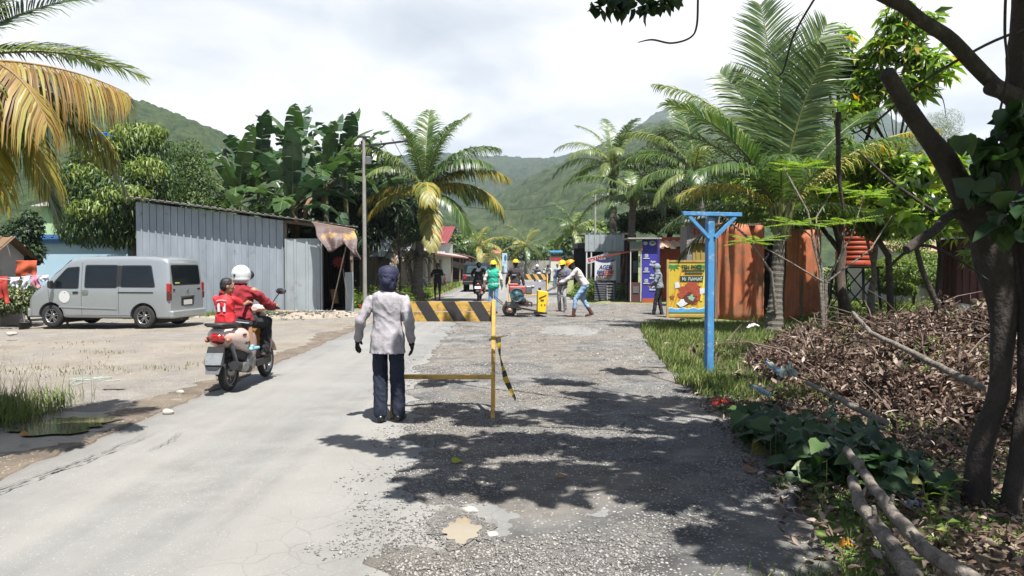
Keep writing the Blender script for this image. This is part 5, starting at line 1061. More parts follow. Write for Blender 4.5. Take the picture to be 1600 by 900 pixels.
# far palms and trees round the road end
far_spots = [(712, 395, 100, 34, 30), (735, 380, 135, 30, 22), (790, 392, 140, 34, 22), (815, 398, 140, 26, 16), (850, 398, 132, 26, 14), (870, 388, 138, 20, 16), (905, 378, 100, 26, 24), (700, 380, 130, 36, 30), (765, 402, 145, 30, 18), (930, 368, 90, 26, 24), (660, 372, 95, 32, 34), (890, 400, 128, 18, 12)]
for i, (px, py, Y, rx, rz) in enumerate(far_spots):
    s = Y / 1200; side = ['left of the road end', 'behind the yellow board', 'behind the boundary wall', 'right of the road end'][0 if px < 745 else (1 if px < 800 else (2 if px < 895 else 3))]
    x = (px - 800) * s
    tree('roadside_tree', f"far leafy tree {side}, {['tallest', 'broad', 'pale', 'low rounded', 'narrow', 'sparse', 'dark', 'bushy', 'half hidden', 'bright green', 'heavy crowned', 'smallest'][i]} one", (x, Y, -.1), (x, Y, 2), .25, [pc(px, py, Y, rx * .8, rz * .8), pc(px - rx * .5, py + 5, Y, rx * .6, rz * .6), pc(px + rx * .5, py + 4, Y + 1, rx * .6, rz * .6), pc(px, py - rz * .5, Y, rx * .5, rz * .45)], 2600, (.3, .7), (.2, .4), [mid_l, light_l, mid_l, dark_l][i % 4], seed=20 + i, group='far trees around the road end')
def ring(n, els, L_, kinds, bend=75, off=0, **kw):
    return [F(off + 137.5 * i, els[0] + (els[1] - els[0]) * i / n, L_ * random.uniform(.88, 1.08), bend * (1.05 - .4 * i / n) , kinds[i % len(kinds)], **kw) for i in range(n)]
for (px, cy_, Y, L_, lbl, ks) in [(748, 384, 96, 4.2, 'far coconut palm above the open garage', (PL, G, Yl)), (822, 385, 120, 5.0, 'far coconut palm in the middle of the road end', (PL, Yl, G)), (897, 358, 78, 3.6, 'far coconut palm above the right-hand stalls', (G, G, PL)), (1010, 402, 120, 4.5, 'far coconut palm hidden behind the stalls', (G,))]:
    c = at(px, cy_, Y); palm('coconut_palm', lbl, (c.x, Y, 0), tuple(c), .22, ring(13, (-15, 75), L_, ks, nl=22, ll=.9, lw=.12, hang=.9), group='far coconut palms')
# right-hand mid-distance palms and layered tree
palm('coconut_palm', 'grey-green coconut palm at the left edge of the right-hand trees', (5.0, 38, 0), at(958, 262, 38)[:], .22, [
    F(180, 60, 3.4, 95, PL, ll=.8, hang=.7), F(172, 35, 3.4, 95, G, ll=.8, hang=.8), F(185, 12, 3.0, 80, G, hang=1.0), F(150, 75, 3.2, 60, PL), F(100, 80, 3.2, 45, G), F(30, 70, 3.3, 60, PL), F(0, 45, 3.3, 80, G), F(-20, 20, 3.2, 85, G, hang=1.0), F(-90, 55, 2.6, 100, PL, hang=1.1), F(-110, 20, 2.4, 80, PL, hang=1.2), F(60, 40, 3.2, 80, G), F(120, 30, 3.2, 80, G), F(215, 45, 3.2, 90, PL, hang=.9), F(-60, 75, 3.0, 60, G)])
palm('coconut_palm', 'lower coconut palm with long arching fronds beside the corrugated stall', (5.5, 36.2, 0), at(990, 305, 36)[:], .2, [
    F(178, 45, 3.6, 80, G, ll=.85, hang=.8), F(190, 25, 3.5, 90, G, hang=.9), F(170, 10, 3.0, 75, PL, hang=1.0), F(-95, 35, 2.6, 95, PL, hang=1.1), F(-60, 15, 2.6, 90, G, hang=1.1), F(0, 50, 3.2, 80, G), F(10, 15, 3.0, 80, G, hang=1), F(90, 60, 3.0, 60, G), F(45, 30, 3.0, 80, G), F(135, 50, 3.2, 70, PL), F(230, 10, 2.8, 80, G, hang=1.1)])
lay = []
for k, (px, py, rx) in enumerate([(1010, 235, 45), (1055, 215, 55), (1090, 240, 50), (1030, 260, 62), (1080, 275, 60), (1000, 290, 45), (1050, 300, 70), (1095, 310, 50), (1020, 325, 55), (1070, 335, 60), (1040, 195, 28), (1110, 215, 35)]): lay.append(pc(px, py + 16, 38.5 + (k % 3) * 1.2, rx, 14, 2.2))
tree('layered_tree', 'fine-leaved tree with flat layered branches above the orange stalls', (8.0, 40, 0), (8.2, 40, 6.5), .2, lay, 36000, (.08, .17), (.035, .06), needle_l, seed=8, flat=1, shell=.2, bk=bark_dk)
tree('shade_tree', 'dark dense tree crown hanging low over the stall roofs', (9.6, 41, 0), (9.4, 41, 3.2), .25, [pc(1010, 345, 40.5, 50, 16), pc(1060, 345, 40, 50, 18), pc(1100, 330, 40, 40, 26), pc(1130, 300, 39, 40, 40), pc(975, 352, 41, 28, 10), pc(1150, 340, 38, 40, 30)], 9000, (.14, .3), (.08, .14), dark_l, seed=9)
tree('feathery_tree', 'pale feathery casuarina behind the large-leaved tree', (20.5, 38, 0), (20.3, 38, 5.5), .18, [pc(1455, 210, 37, 30, 34), pc(1480, 195, 37.5, 24, 24), pc(1430, 225, 37, 26, 24), pc(1460, 240, 37, 40, 18), pc(1500, 230, 37, 24, 20)], 9000, (.10, .22), (.012, .02), lm('casuarina_needles', [(0, (.10, .13, .08)), (1, (.24, .27, .18))]), seed=10, hang=.1)
# main right palm
palm('coconut_palm', 'feathery coconut palm overlapping the left side of the large young palm', (8.6, 33, 0), at(1085, 270, 33)[:], .2, [
    F(175, 40, 3.8, 80, G, ll=.9, nl=84, lw=.06, hang=.8), F(165, 62, 3.8, 70, PL, ll=.9, nl=84, lw=.06, hang=.7), F(190, 15, 3.4, 75, G, ll=.9, nl=80, lw=.06, hang=1.0), F(90, 80, 3.4, 20, G, ll=.9, nl=80, lw=.06, twist=.3, hang=.3), F(-90, 60, 2.6, 90, PL, ll=.8, nl=70, lw=.055, hang=1.0), F(-100, 20, 2.6, 80, G, ll=.8, hang=1.1), F(0, 50, 3.4, 75, G, ll=.9, nl=80, lw=.06), F(10, 15, 3.2, 80, G, hang=1), F(45, 30, 3.2, 80, G), F(135, 50, 3.4, 70, G), F(215, 0, 3.0, 70, PL, hang=1.1)])
palm('coconut_palm', 'large young coconut palm with upright fronds in front of the brick-red walls', (6.15, 18, -.1), (6.3, 18, 2.75), .17, [
    F(84, 86, 5.2, 8, G, ll=1.2, nl=84, hang=.14, lw=.045, spl=.8, twist=.16), F(90, 84, 5.0, 8, G, ll=1.2, nl=84, hang=.16, lw=.045, spl=.8, twist=-.62), F(80, 80, 4.2, 20, G, ll=1.0, nl=84, hang=.2, lw=.055, spl=.7, twist=.75), F(-88, 82, 3.8, 16, G, ll=1.0, nl=80, hang=.25, lw=.05, spl=.7, twist=.35), F(20, 60, 4.2, 40, G, ll=1.0, nl=70, hang=.3, lw=.05), F(160, 76, 4.7, 62, PL, ll=.8, nl=80, hang=.8, lw=.045), F(185, 66, 3.9, 50, G, ll=1.0, nl=76, hang=.35, lw=.055), F(178, 60, 3.6, 55, G, ll=.8, nl=56, hang=.45), F(4, 50, 4.5, 48, Yl, ll=.75, nl=80, hang=1.1, lw=.045), F(195, 40, 2.9, 70, Yl, ll=.8, nl=50, hang=.7), F(172, 22, 3.0, 65, G, ll=.75, nl=50, hang=.8), F(210, 55, 3.0, 80, G, ll=.8, hang=.6), F(-40, 60, 3.4, 70, G, ll=.8, hang=.6), F(-15, 25, 2.2, 60, G, ll=.7, hang=.7), F(60, 35, 3.4, 70, G, ll=.8, hang=.6), F(120, 40, 3.4, 70, G, ll=.8, hang=.6), F(-110, 62, 2.6, 75, G, ll=.75, hang=.7), F(150, 5, 2.8, 60, G, hang=.9), F(92, 88, 4.2, 10, G, ll=.6, nl=60, hang=.1)])
# thin grey branch struts by the palm
MB().tube([at(1128, 336, 17.2), at(1165, 368, 17.4), at(1205, 425, 17.6), at(1212, 490, 17.8)], [.02, .03, .035, .04], 6).build('dead_branch', bark_pale, label='bare grey branch leaning against the large palm trunk', cat='branch')

# rosette-leaf trees: clusters of drooping or spreading large leaflets
def rosettes(T, name, C, m, nl, Lr, wr, hang, up=.3, jitter=.25, fold=.12, droop=.25):
    P = []; D = []; U = []; Ls = []
    for c in C:
        a0 = random.uniform(0, 6.28); ax = norm(rng.normal(size=3) * .5 + np.array([0, 0, 1.]))
        for k in range(nl):
            a = a0 + k * 6.283 / nl + random.uniform(-.2, .2); s = np.array([math.cos(a), math.sin(a), 0]); s = norm(s - ax * (s @ ax)); d = norm(s + ax * (up - hang * random.uniform(.6, 1.2)) + rng.normal(size=3) * .12)
            P.append(np.array(c) + s * .03); D.append(d); U.append(norm(ax + rng.normal(size=3) * .25)); Ls.append(random.uniform(*Lr))
    P, D, U, Ls = map(np.array, (P, D, U, Ls)); return leaf_mesh(name, P, D, U, Ls, Ls * rng.uniform(*wr, len(Ls)), m, T, fold=fold, droop=droop)
def ros_tree(name, label, base, limbs, regions, n, m, seed, nl=8, Lr=(.22, .36), hang=.7, bk=bark_dk, extra=0, wr=(.3, .42)):
    random.seed(seed); T = thing(name, label, 'tree', base); b = Vector(base); mb = MB()
    for P, r in limbs: mb.tube([Vector(p) - b for p in P], [r * (1 - .75 * i / (len(P) - 1)) for i in range(len(P))], 8)
    cl = [(c[0] - b.x, c[1] - b.y, c[2] - b.z, *c[3:]) for c in regions]; P, D = clump_points(n, cl, .3)
    for p in P[:: max(1, n // 60)]:
        q = Vector(limbs[random.randrange(len(limbs))][0][-2]) - b; mb.tube([q, q.lerp(Vector(p), .5) + Vector((0, 0, -.1)), Vector(p)], [.018, .012, .006], 5)
    mb.build('trunk', bk, T); rosettes(T, 'crown', P, m, nl, Lr, wr, hang); return T
ros_tree('large_leaved_tree', 'airy tree with drooping clusters of big leaflets right of the large palm', (10.2, 20.6, -.1), [
    ([(10.2, 20.6, -.1), at(1388, 400, 20.50), at(1325, 300, 20.50), at(1312, 200, 20.50), at(1308, 120, 20.50), at(1300, 60, 20.50)], .10), ([at(1325, 300, 20.50), at(1360, 200, 20.00), at(1390, 90, 19.70), at(1385, 20, 19.50)], .06), ([at(1330, 320, 20.50), at(1400, 250, 19.50), at(1440, 130, 19.30)], .05), ([at(1313, 230, 20.50), at(1290, 120, 20.70), at(1295, 60, 20.50)], .04)],
    [pc(1305, 60, 20.50, 28, 22), pc(1325, 100, 20.50, 30, 26), pc(1290, 115, 21.00, 22, 22), pc(1400, 30, 19.50, 26, 34), pc(1380, 75, 19.50, 28, 24), pc(1425, 85, 19.50, 28, 34), pc(1460, 105, 19.30, 32, 26), pc(1410, 140, 19.50, 46, 26), pc(1350, 130, 20.00, 34, 24), pc(1340, 175, 20.00, 40, 22), pc(1300, 90, 20.70, 28, 30), pc(1440, 40, 19.50, 26, 24)], 300, bigleaf_l, 3, Lr=(.30, .46), wr=(.26, .36))
ros_tree('large_leaved_tree', 'lower spreading mass of large light-green leaves behind the leaning tree limbs', (11.2, 19.7, -.1), [
    ([(11.2, 19.7, -.1), at(1440, 420, 19.50), at(1420, 340, 19.50), at(1400, 280, 19.50)], .09), ([at(1420, 350, 19.50), at(1350, 300, 19.50), at(1310, 270, 19.50)], .05), ([at(1425, 340, 19.50), at(1480, 290, 19.50), at(1530, 270, 19.50)], .05)],
    [pc(1300, 290, 20.30, 34, 26), pc(1330, 265, 20.00, 34, 26), pc(1380, 250, 19.70, 40, 28), pc(1430, 270, 19.50, 44, 30), pc(1400, 310, 19.50, 60, 28), pc(1460, 320, 19.50, 50, 34), pc(1350, 300, 20.00, 40, 26), pc(1500, 300, 19.50, 40, 34), pc(1440, 350, 19.50, 50, 22), pc(1560, 280, 19.50, 44, 40), pc(1530, 330, 19.80, 40, 24)], 820, bigleaf_l, 5, Lr=(.26, .42), hang=.45, wr=(.26, .36))
tree('backing_tree', 'dense dark-green tree filling the background behind the large palm', (10.2, 23.5, -.1), (10, 23.5, 3), .2, [pc(1290, 300, 23.5, 50, 50), pc(1340, 330, 24, 50, 32), pc(1240, 330, 24, 50, 40), pc(1300, 240, 24, 36, 36), pc(1390, 345, 24, 50, 26), pc(1180, 310, 25, 50, 40), pc(1440, 330, 24.5, 40, 34), pc(1260, 250, 25, 40, 40)], 14000, (.10, .22), (.05, .1), light_l, seed=12)
ros_tree('large_leaved_tree', 'middle mass of large bright leaves between the large palm and the cut tree limbs', (11.9, 21.5, -.1), [([(11.9, 21.5, -.1), at(1470, 400, 21.5), at(1460, 340, 21.5), at(1440, 300, 21.5)], .10), ([at(1462, 350, 21.5), at(1380, 310, 21), at(1300, 290, 21)], .05)],
    [pc(1270, 250, 21, 36, 28), pc(1260, 300, 21.5, 36, 30), pc(1320, 300, 21, 44, 30), pc(1370, 280, 21.3, 44, 30), pc(1420, 330, 20.8, 44, 26), pc(1520, 340, 20.5, 50, 36), pc(1560, 300, 21, 40, 40), pc(1480, 260, 21.5, 34, 24), pc(1540, 400, 21, 30, 18)], 640, bigleaf_l, 15, Lr=(.24, .40), hang=.45, wr=(.26, .36))
tree('slim_tree', 'slim pale-trunked tree standing beside the red-orange water tank', (10.3, 22, -.1), (10.35, 22, 1.9), .13, [pc(1365, 350, 22, 26, 22), pc(1385, 335, 22, 24, 18), pc(1350, 335, 22, 22, 18)], 1500, (.12, .22), (.07, .13), light_l, seed=13, bk=bark_pale)
tree('young_round_tree', 'small round light-green tree on the lawn before the white house', (14.4, 27.5, -.1), (14.4, 27.5, 1.3), .07, [pc(1430, 425, 27.3, 46, 18), pc(1400, 415, 27, 30, 16), pc(1465, 432, 27, 36, 20), pc(1440, 405, 27.5, 40, 14), pc(1480, 450, 27, 24, 14), pc(1420, 380, 29, 36, 16)], 7500, (.06, .13), (.04, .07), light_l, seed=14)
for i, (px, py, Y, rx, rz, lb) in enumerate([(1375, 425, 30, 24, 20, 'bush at the lawn edge behind the water tank stand'), (1545, 455, 24, 30, 12, 'bush in front of the maroon shed'), (1400, 450, 26, 30, 9, 'low creeper mat right of the water tank'), (1300, 440, 28, 26, 20, 'bush behind the water tank legs')]):
    c = at(px, py, Y); tree('bush', 'leafy green ' + lb, (c.x, Y, -.1), (c.x, Y, .3), .04, [pc(px, py, Y, rx, rz), pc(px + rx * .5, py + rz * .4, Y, rx * .6, rz * .6)], 2200, (.07, .14), (.05, .08), light_l if i != 3 else mid_l, seed=40 + i, cat='bush')
tree('roadside_bush', 'yellow-green bush on the right verge in front of the dark stalls', (3.75, 35, 0), (3.75, 35, .4), .03, [pc(915, 452, 35, 22, 15), pc(900, 460, 34.6, 12, 8), pc(925, 445, 35, 12, 12), pc(970, 455, 34.5, 20, 12)], 3600, (.06, .12), (.03, .05), light_l, seed=50, cat='bush')
# shrub with feather-leaf rosettes in front of the red wall
def feather(P, D, U, Ls, p, d, L_, n=13, l=.1):
    d = norm(d); s = norm(np.cross(d, [0, 0, 1.]))
    for k in range(n):
        q = p + d * L_ * (k + 1) / n + np.array([0, 0, -.12 * L_ * ((k + 1) / n) ** 2])
        for sg in (-1, 1): P.append(q); D.append(norm(s * sg + d * .35 + np.array([0, 0, -.12]))); U.append(np.array([0, 0, 1.]) + rng.normal(size=3) * .15); Ls.append(l * (math.sin((k + 1.5) / (n + 2) * math.pi) ** .6))
def feather_shrub(name, label, base, tips, m, seed, bk=bark_pale, nf=11, L_=.52, l=.12):
    random.seed(seed); b = Vector(base); T = thing(name, label, 'shrub', base); P, D, U, Ls = [], [], [], []
    for tp, via in tips:
        tp = Vector(tp); pts = [Vector((0, 0, 0))] + [Vector(v) - b for v in via] + [tp - b]; MB().tube(pts, [.024 - .016 * i / (len(pts) - 1) for i in range(len(pts))], 7).build('stem', bk, T)
        for k in range(nf): a = k * 6.283 / nf + random.uniform(-.2, .2); feather(P, D, U, Ls, np.array(tp - b), np.array([math.cos(a), math.sin(a) * .9, random.uniform(.0, .45)]), L_ * random.uniform(.75, 1.15), l=l)
    Ls = np.array(Ls); leaf_mesh('leaves', np.array(P), np.array(D), np.array(U), Ls, Ls * .42, m, T, fold=.08, droop=.1)
Yf = 13.0
fl_ = lm('feathery_light_leaves', [(0, (.12, .20, .035)), (.6, (.20, .30, .06)), (1, (.32, .38, .10))], trans=.4)
feather_shrub('feather_leaf_shrub', 'open shrub with flat fern-like leaf whorls and whitish stems', (at(1290, 500, Yf).x, Yf, -.15), [
    (at(1178, 378, Yf - .6), [at(1285, 440, Yf), at(1235, 410, Yf - .3)]), (at(1245, 350, Yf), [at(1280, 420, Yf), at(1268, 370, Yf)]), (at(1320, 348, Yf), [at(1290, 440, Yf), at(1318, 390, Yf)]), (at(1350, 305, Yf + .3), [at(1290, 440, Yf), at(1330, 370, Yf)]), (at(1300, 300, Yf + .5), [at(1285, 430, Yf), at(1275, 340, Yf)]), (at(1255, 262, Yf + .4), [at(1282, 430, Yf), at(1262, 330, Yf), at(1225, 262, Yf + .2)]), (at(1395, 335, Yf + .4), [at(1292, 440, Yf), at(1360, 390, Yf)])], fl_, 8)

# ------------------------------------------------------------------ foreground tree
heart_V = np.array([(0, 0), (-.28, -.06), (-.46, .14), (-.44, .40), (-.25, .70), (0, 1.05), (.25, .70), (.44, .40), (.46, .14), (.28, -.06), (0, .45)], float)
def heart_leaves(name, P, D, U, S, m, parent=None, **kw):
    """broad heart-shaped leaves, cupped along the midrib"""
    D = norm(D); Sd = norm(np.cross(D, U)); U = np.cross(Sd, D); n = len(P); X = heart_V[:, 0][None, :, None]; Yv = heart_V[:, 1][None, :, None]
    Z = (np.abs(X) * .35 - Yv ** 2 * .22 + .06 * np.sin(X * 9)); V = P[:, None] + (Sd[:, None] * X + D[:, None] * Yv + U[:, None] * Z) * S[:, None, None]
    f = np.array([[10, i, i + 1] for i in range(9)] + [[10, 9, 0]]); F = (f[None] + (np.arange(n) * 11)[:, None, None]).reshape(-1, 3)
    return link(name, np_mesh(name, V.reshape(-1, 3), F), m, parent, **kw)
FT = thing('leaning_tree', 'dark multi-trunked tree with cut limbs and heart-shaped leaves at the right edge', 'tree', (3.2, 5.3, -.15)); FB = FT.location.copy(); random.seed(21)
def limb(name, pts, r, n=14, wob=.012):
    P = [Vector(at(*p)) - FB if len(p) == 3 and p[2] > 1.5 and p[0] > 20 else Vector(p) - FB for p in pts]; Q = []; rr = []; k = 26
    for i in range(k + 1):
        t = i / k * (len(P) - 1); j = min(int(t), len(P) - 2); f = t - j
        a, b, c, d = P[max(j - 1, 0)], P[j], P[j + 1], P[min(j + 2, len(P) - 1)]
        q = .5 * ((2 * b) + (c - a) * f + (2 * a - 5 * b + 4 * c - d) * f * f + (-a + 3 * b - 3 * c + d) * f ** 3); Q.append(q + Vector([noise.noise(q * 3 + Vector((s, 0, 0))) for s in (0, 7, 13)]) * wob * 2)
        ra = r[j] + (r[j + 1] - r[j]) * f; rr.append(ra * (1 + .10 * noise.noise(q * 5)))
    return MB().tube(Q, rr, n).build(name, bark_dk, FT)
limb('trunk', [(1522, 800, 5.3), (1535, 700, 5.3), (1560, 600, 5.3), (1568, 500, 5.35), (1556, 420, 5.4), (1540, 340, 5.4), (1505, 285, 5.35)], [.095, .078, .066, .085, .13, .13, .09])
limb('limb', [(1535, 350, 5.4), (1500, 290, 5.3), (1455, 220, 5.2), (1420, 165, 5.1), (1384, 112, 5.0)], [.12, .085, .065, .055, .048])
limb('trunk', [(1572, 850, 5.1), (1590, 720, 5.15), (1606, 600, 5.2), (1606, 480, 5.3), (1585, 400, 5.4), (1575, 330, 5.4), (1590, 200, 5.4), (1598, 60, 5.4), (1604, -60, 5.4)], [.07, .058, .06, .075, .11, .12, .085, .085, .08])
limb('limb', [(1598, 165, 5.4), (1560, 135, 5.3), (1520, 100, 5.2), (1475, 55, 5.1), (1420, 15, 5.0), (1340, -40, 4.8), (1200, -160, 4.5)], [.085, .05, .05, .048, .045, .045, .03])
limb('limb', [(1575, 148, 5.35), (1548, 138, 5.2)], [.05, .045])
limb('limb', [(1560, 380, 5.4), (1500, 330, 5.3), (1455, 365, 5.1), (1418, 392, 5.0)], [.08, .035, .032, .03])
limb('limb', [(1610, 300, 5.3), (1625, 500, 5.2), (1640, 700, 5.1), (1640, 860, 5.0)], [.09, .09, .085, .09])
limb('limb', [(1600, -60, 5.4), (1500, -300, 5.2), (1300, -500, 5.0)], [.07, .06, .04]); limb('limb', [(1604, -60, 5.4), (1580, -500, 4.6), (1400, -900, 4.0)], [.07, .05, .035])
limb('broken_stub', [(1570, 330, 5.3), (1562, 300, 5.1), (1556, 285, 5.05)], [.05, .035, .012])
for pts, r in [([(1385, 420, 5.6), (1430, 385, 5.4), (1480, 395, 5.3), (1560, 450, 5.3)], .012), ([(1600, 45, 5.3), (1520, 80, 5.2), (1440, 130, 5.1), (1370, 190, 5.0), (1330, 210, 5.0)], .010), ([(1460, 330, 8), (1400, 290, 8), (1340, 235, 8)], .02),
               ([(1275, -5, 4.9), (1240, 55, 4.9), (1225, 110, 4.9), (1215, 120, 4.9)], .007), ([(1090, -10, 4.7), (1088, 40, 4.7), (1078, 60, 4.7), (1050, 68, 4.7), (1020, 62, 4.7), (997, 66, 4.7)], .007), ([(1572, -10, 5), (1570, 50, 5), (1574, 110, 5), (1560, 180, 5.1), (1540, 240, 5.1)], .009), ([(1440, 130, 5.1), (1470, 150, 5.1), (1478, 185, 5.1)], .004), ([(1310, 175, 9), (1310, 260, 9), (1318, 330, 9)], .03)]:
    limb('twig', pts, [r, r * .95] + [r * .8] * (len(pts) - 3) + [r * .35], 6, .004)
# its leaves: hanging clump near the fork, plus the canopy above the picture that shades the road
def canopy(n, clumps, Lr, name, m, hang=.6, light=0):
    cl = [(c[0] - FB.x, c[1] - FB.y, c[2] - FB.z, *c[3:]) for c in clumps]; P, D = clump_points(n, cl, .2); n = len(P)
    Dd = norm(rng.normal(size=(n, 3)) * .7 + np.array([0, 0, -hang])); U = norm(rng.normal(size=(n, 3)) * .5 + np.array([0, 0, 1.])); return heart_leaves(name, P, Dd, U, rng.uniform(*Lr, n), m, FT)
canopy(120, [pc(1555, 250, 5.0, 40, 45), pc(1590, 200, 4.9, 25, 50), pc(1535, 290, 5.0, 24, 26), pc(1580, 330, 4.9, 30, 40), pc(1500, 215, 4.9, 16, 14)], (.10, .17), 'leaf_cluster', heart_l)
canopy(26, [pc(1430, 300, 6, 26, 20), pc(1425, 350, 6, 22, 14), pc(1390, 330, 6, 20, 16)], (.09, .14), 'leaf_cluster', bigleaf_l, .3)
canopy(70, [pc(965, 8, 4.6, 34, 14), pc(1010, 12, 4.6, 30, 12), pc(1040, 2, 4.6, 30, 10), pc(935, 12, 4.6, 12, 8)], (.05, .09), 'leaf_cluster', dark_l, .5)
# shade clumps placed so that their shadows fall where the road is dark (z about 4.5-6)
def shade(px, py, rx_px, z):
    q = at(px, py, 1630 * 1.2 / (py - 412)); k = z / SUNV.z; s = rx_px / 1200 * q.y
    return (q.x + SUNV.x * k, q.y + SUNV.y * k, z, s * .85, s * .75, .35)
cl = [shade(870, 745, 120, 5.2), shade(980, 740, 130, 5.6), (shade(1090, 720, 120, 5.4)), shade(760, 735, 90, 5.0), shade(1000, 660, 110, 6.0), shade(1080, 640, 110, 5.8), shade(900, 650, 100, 5.6), shade(700, 650, 80, 5.4), shade(790, 670, 70, 5.3), shade(1000, 785, 70, 5.4), shade(1100, 770, 90, 5.2), shade(1180, 700, 90, 5.0), shade(1150, 610, 80, 6.3), shade(1000, 585, 60, 6.6), shade(930, 620, 60, 6.3), shade(690, 765, 50, 4.8), shade(1230, 640, 70, 5.6), shade(620, 770, 20, 4.8), shade(1130, 860, 60, 4.6), shade(1290, 700, 70, 5.2), shade(860, 790, 40, 5.0), shade(690, 600, 40, 5.6)]
cl += [shade(565, 694, 45, 5.0), shade(640, 715, 60, 5.0), shade(690, 700, 70, 5.2), shade(800, 700, 90, 5.4), shade(900, 700, 110, 5.6), shade(1010, 705, 110, 5.7), shade(1110, 680, 90, 5.6), shade(880, 600, 50, 6.2), shade(960, 640, 90, 6.0), shade(1060, 745, 100, 5.3), shade(740, 770, 60, 4.9), shade(1170, 730, 70, 5.1), shade(1140, 760, 60, 5.0), shade(1200, 860, 70, 4.4), shade(1160, 880, 60, 4.4)]
random.seed(9); cl2 = []
for c in cl:
    for k in range(4): q = random.uniform(.45, .75); cl2.append((c[0] + random.uniform(-.9, .9) * c[3], c[1] + random.uniform(-.9, .9) * c[4], c[2] + random.uniform(-.3, .3), c[3] * q * random.uniform(.8, 1.5), c[4] * q * .8, .25))
canopy(9500, cl2, (.09, .16), 'crown', heart_l, .25)
cl3 = []
for k in range(24): x = 2.6 + (k % 6) * .8; cl3.append((x, 1.6 + (k // 6) * 1.2, 5.0 + .3 * (k % 3), .6, .6, .4))
canopy(4600, cl3, (.09, .16), 'crown', heart_l, .3)
random.seed(5)
for c in cl + cl3: # twigs carrying each clump
    a = Vector((4.2, 4.6, 5.0)).lerp(Vector(c[:3]), .12) - FB; b = Vector(c[:3]) - FB
    MB().tube([a, a.lerp(b, .5) + Vector((0, 0, .15)), b, b + Vector((-c[3] * .8, .1, -.08))], [.05, .03, .016, .005], 6).build('branch', bark_dk, FT)

# ------------------------------------------------------------------ brush pile, verge plants, logs
dead_l = mat('dead_curled_leaves', (.2, .2, .2), rough=.85, island=[(0, (.055, .032, .022)), (.35, (.13, .078, .053)), (.65, (.23, .15, .108)), (.88, (.38, .28, .215)), (1, (.60, .50, .42))], bump=0, trans=.15)
def brush_h(x, y):
    d = ((x - 7.25) / 3.75) ** 2 + ((y - 10.9) / 4.1) ** 2; h = 1.0 * max(0, 1 - d) ** .6 * (.78 + .75 * fb(x, y, .75, 2)); return max(0, h)
def curled(P, D, U, L_, W_):
    D = norm(D); S = norm(np.cross(D, U)); U = np.cross(S, D); n = len(P); V = []; k = rng.uniform(-1, 1.6, n)[:, None]; c = rng.uniform(.2, 1.0, n)[:, None]; L_ = L_[:, None]; W_ = W_[:, None]
    for i, (t, w_) in enumerate(((0, .15), (.35, 1), (.7, .85), (1, .1))):
        q = P + D * L_ * t + U * L_ * .35 * k * t * t; V += [q - S * W_ * w_ * .5 + U * W_ * c * w_ * .5, q, q + S * W_ * w_ * .5 + U * W_ * c * w_ * .5]
    V = np.stack(V, 1).reshape(-1, 3); b = np.arange(n)[:, None] * 12; F = np.concatenate([b + [3 * i + j, 3 * i + j + 1, 3 * i + j + 4, 3 * i + j + 3] for i in range(3) for j in (0, 1)], 0); return V, F
n = 62000; P = []
while len(P) < n:
    x, y = random.uniform(3.0, 11), random.uniform(6.5, 15.2); h = brush_h(x, y)
    if h < .02 and random.random() < .75: continue
    if y > 11.5 and random.random() < .45: continue
    P.append((x, y, hgt(x, y) + h * (1 - .28 * random.random() ** 2) + .02 + .13 * random.random() ** 2 + .10 * max(-.3, fb(x, y, 2.2, 3))))
P = np.array(P); D = norm(rng.normal(size=(n, 3)) * np.array([1, 1, .7])); U = norm(rng.normal(size=(n, 3)) * .6 + np.array([0, 0, 1.])); V, F_ = curled(P, D, U, .035 + .12 * rng.random(n) ** 1.8, .014 + .05 * rng.random(n) ** 1.8)
link('dead_brush_pile', np_mesh('dead_brush_pile', V, F_, True), dead_l, label='big heap of cut branches with curled brown dead leaves on the right verge', cat='brush pile', kind='stuff')
V = []; nn = 70
for j in range(nn + 1):
    for i in range(nn + 1): x = 2.9 + 8.3 * i / nn; y = 6.4 + 9 * j / nn; V.append((x, y, hgt(x, y) + brush_h(x, y) * .8 - .03 + .03 * fb(x, y, 4)))
F_ = [(j * (nn + 1) + i, j * (nn + 1) + i + 1, (j + 1) * (nn + 1) + i + 1, (j + 1) * (nn + 1) + i) for j in range(nn) for i in range(nn)]
litter = mat('dark_litter_soil', (.06, .042, .03), rough=.95, var=.4, scale=7, bump=.9, bscale=35, bdist=.05, col2=(.13, .09, .06))
link('brush_soil', np_mesh('brush_soil', V, F_, True), litter, kind='structure')
mb = MB()
for k in range(200):
    x, y = random.uniform(3.6, 10), random.uniform(7.5, 14.5); z = hgt(x, y) + brush_h(x, y) * 1.0; a = random.uniform(0, 6.28); l = random.uniform(.3, 1.4); d = Vector((math.cos(a), math.sin(a), random.uniform(-.15, .45))) * l; p = Vector((x, y, z)); mb.tube([p, p + d * .5 + Vector((0, 0, .06)), p + d], [.011, .008, .003], 5)
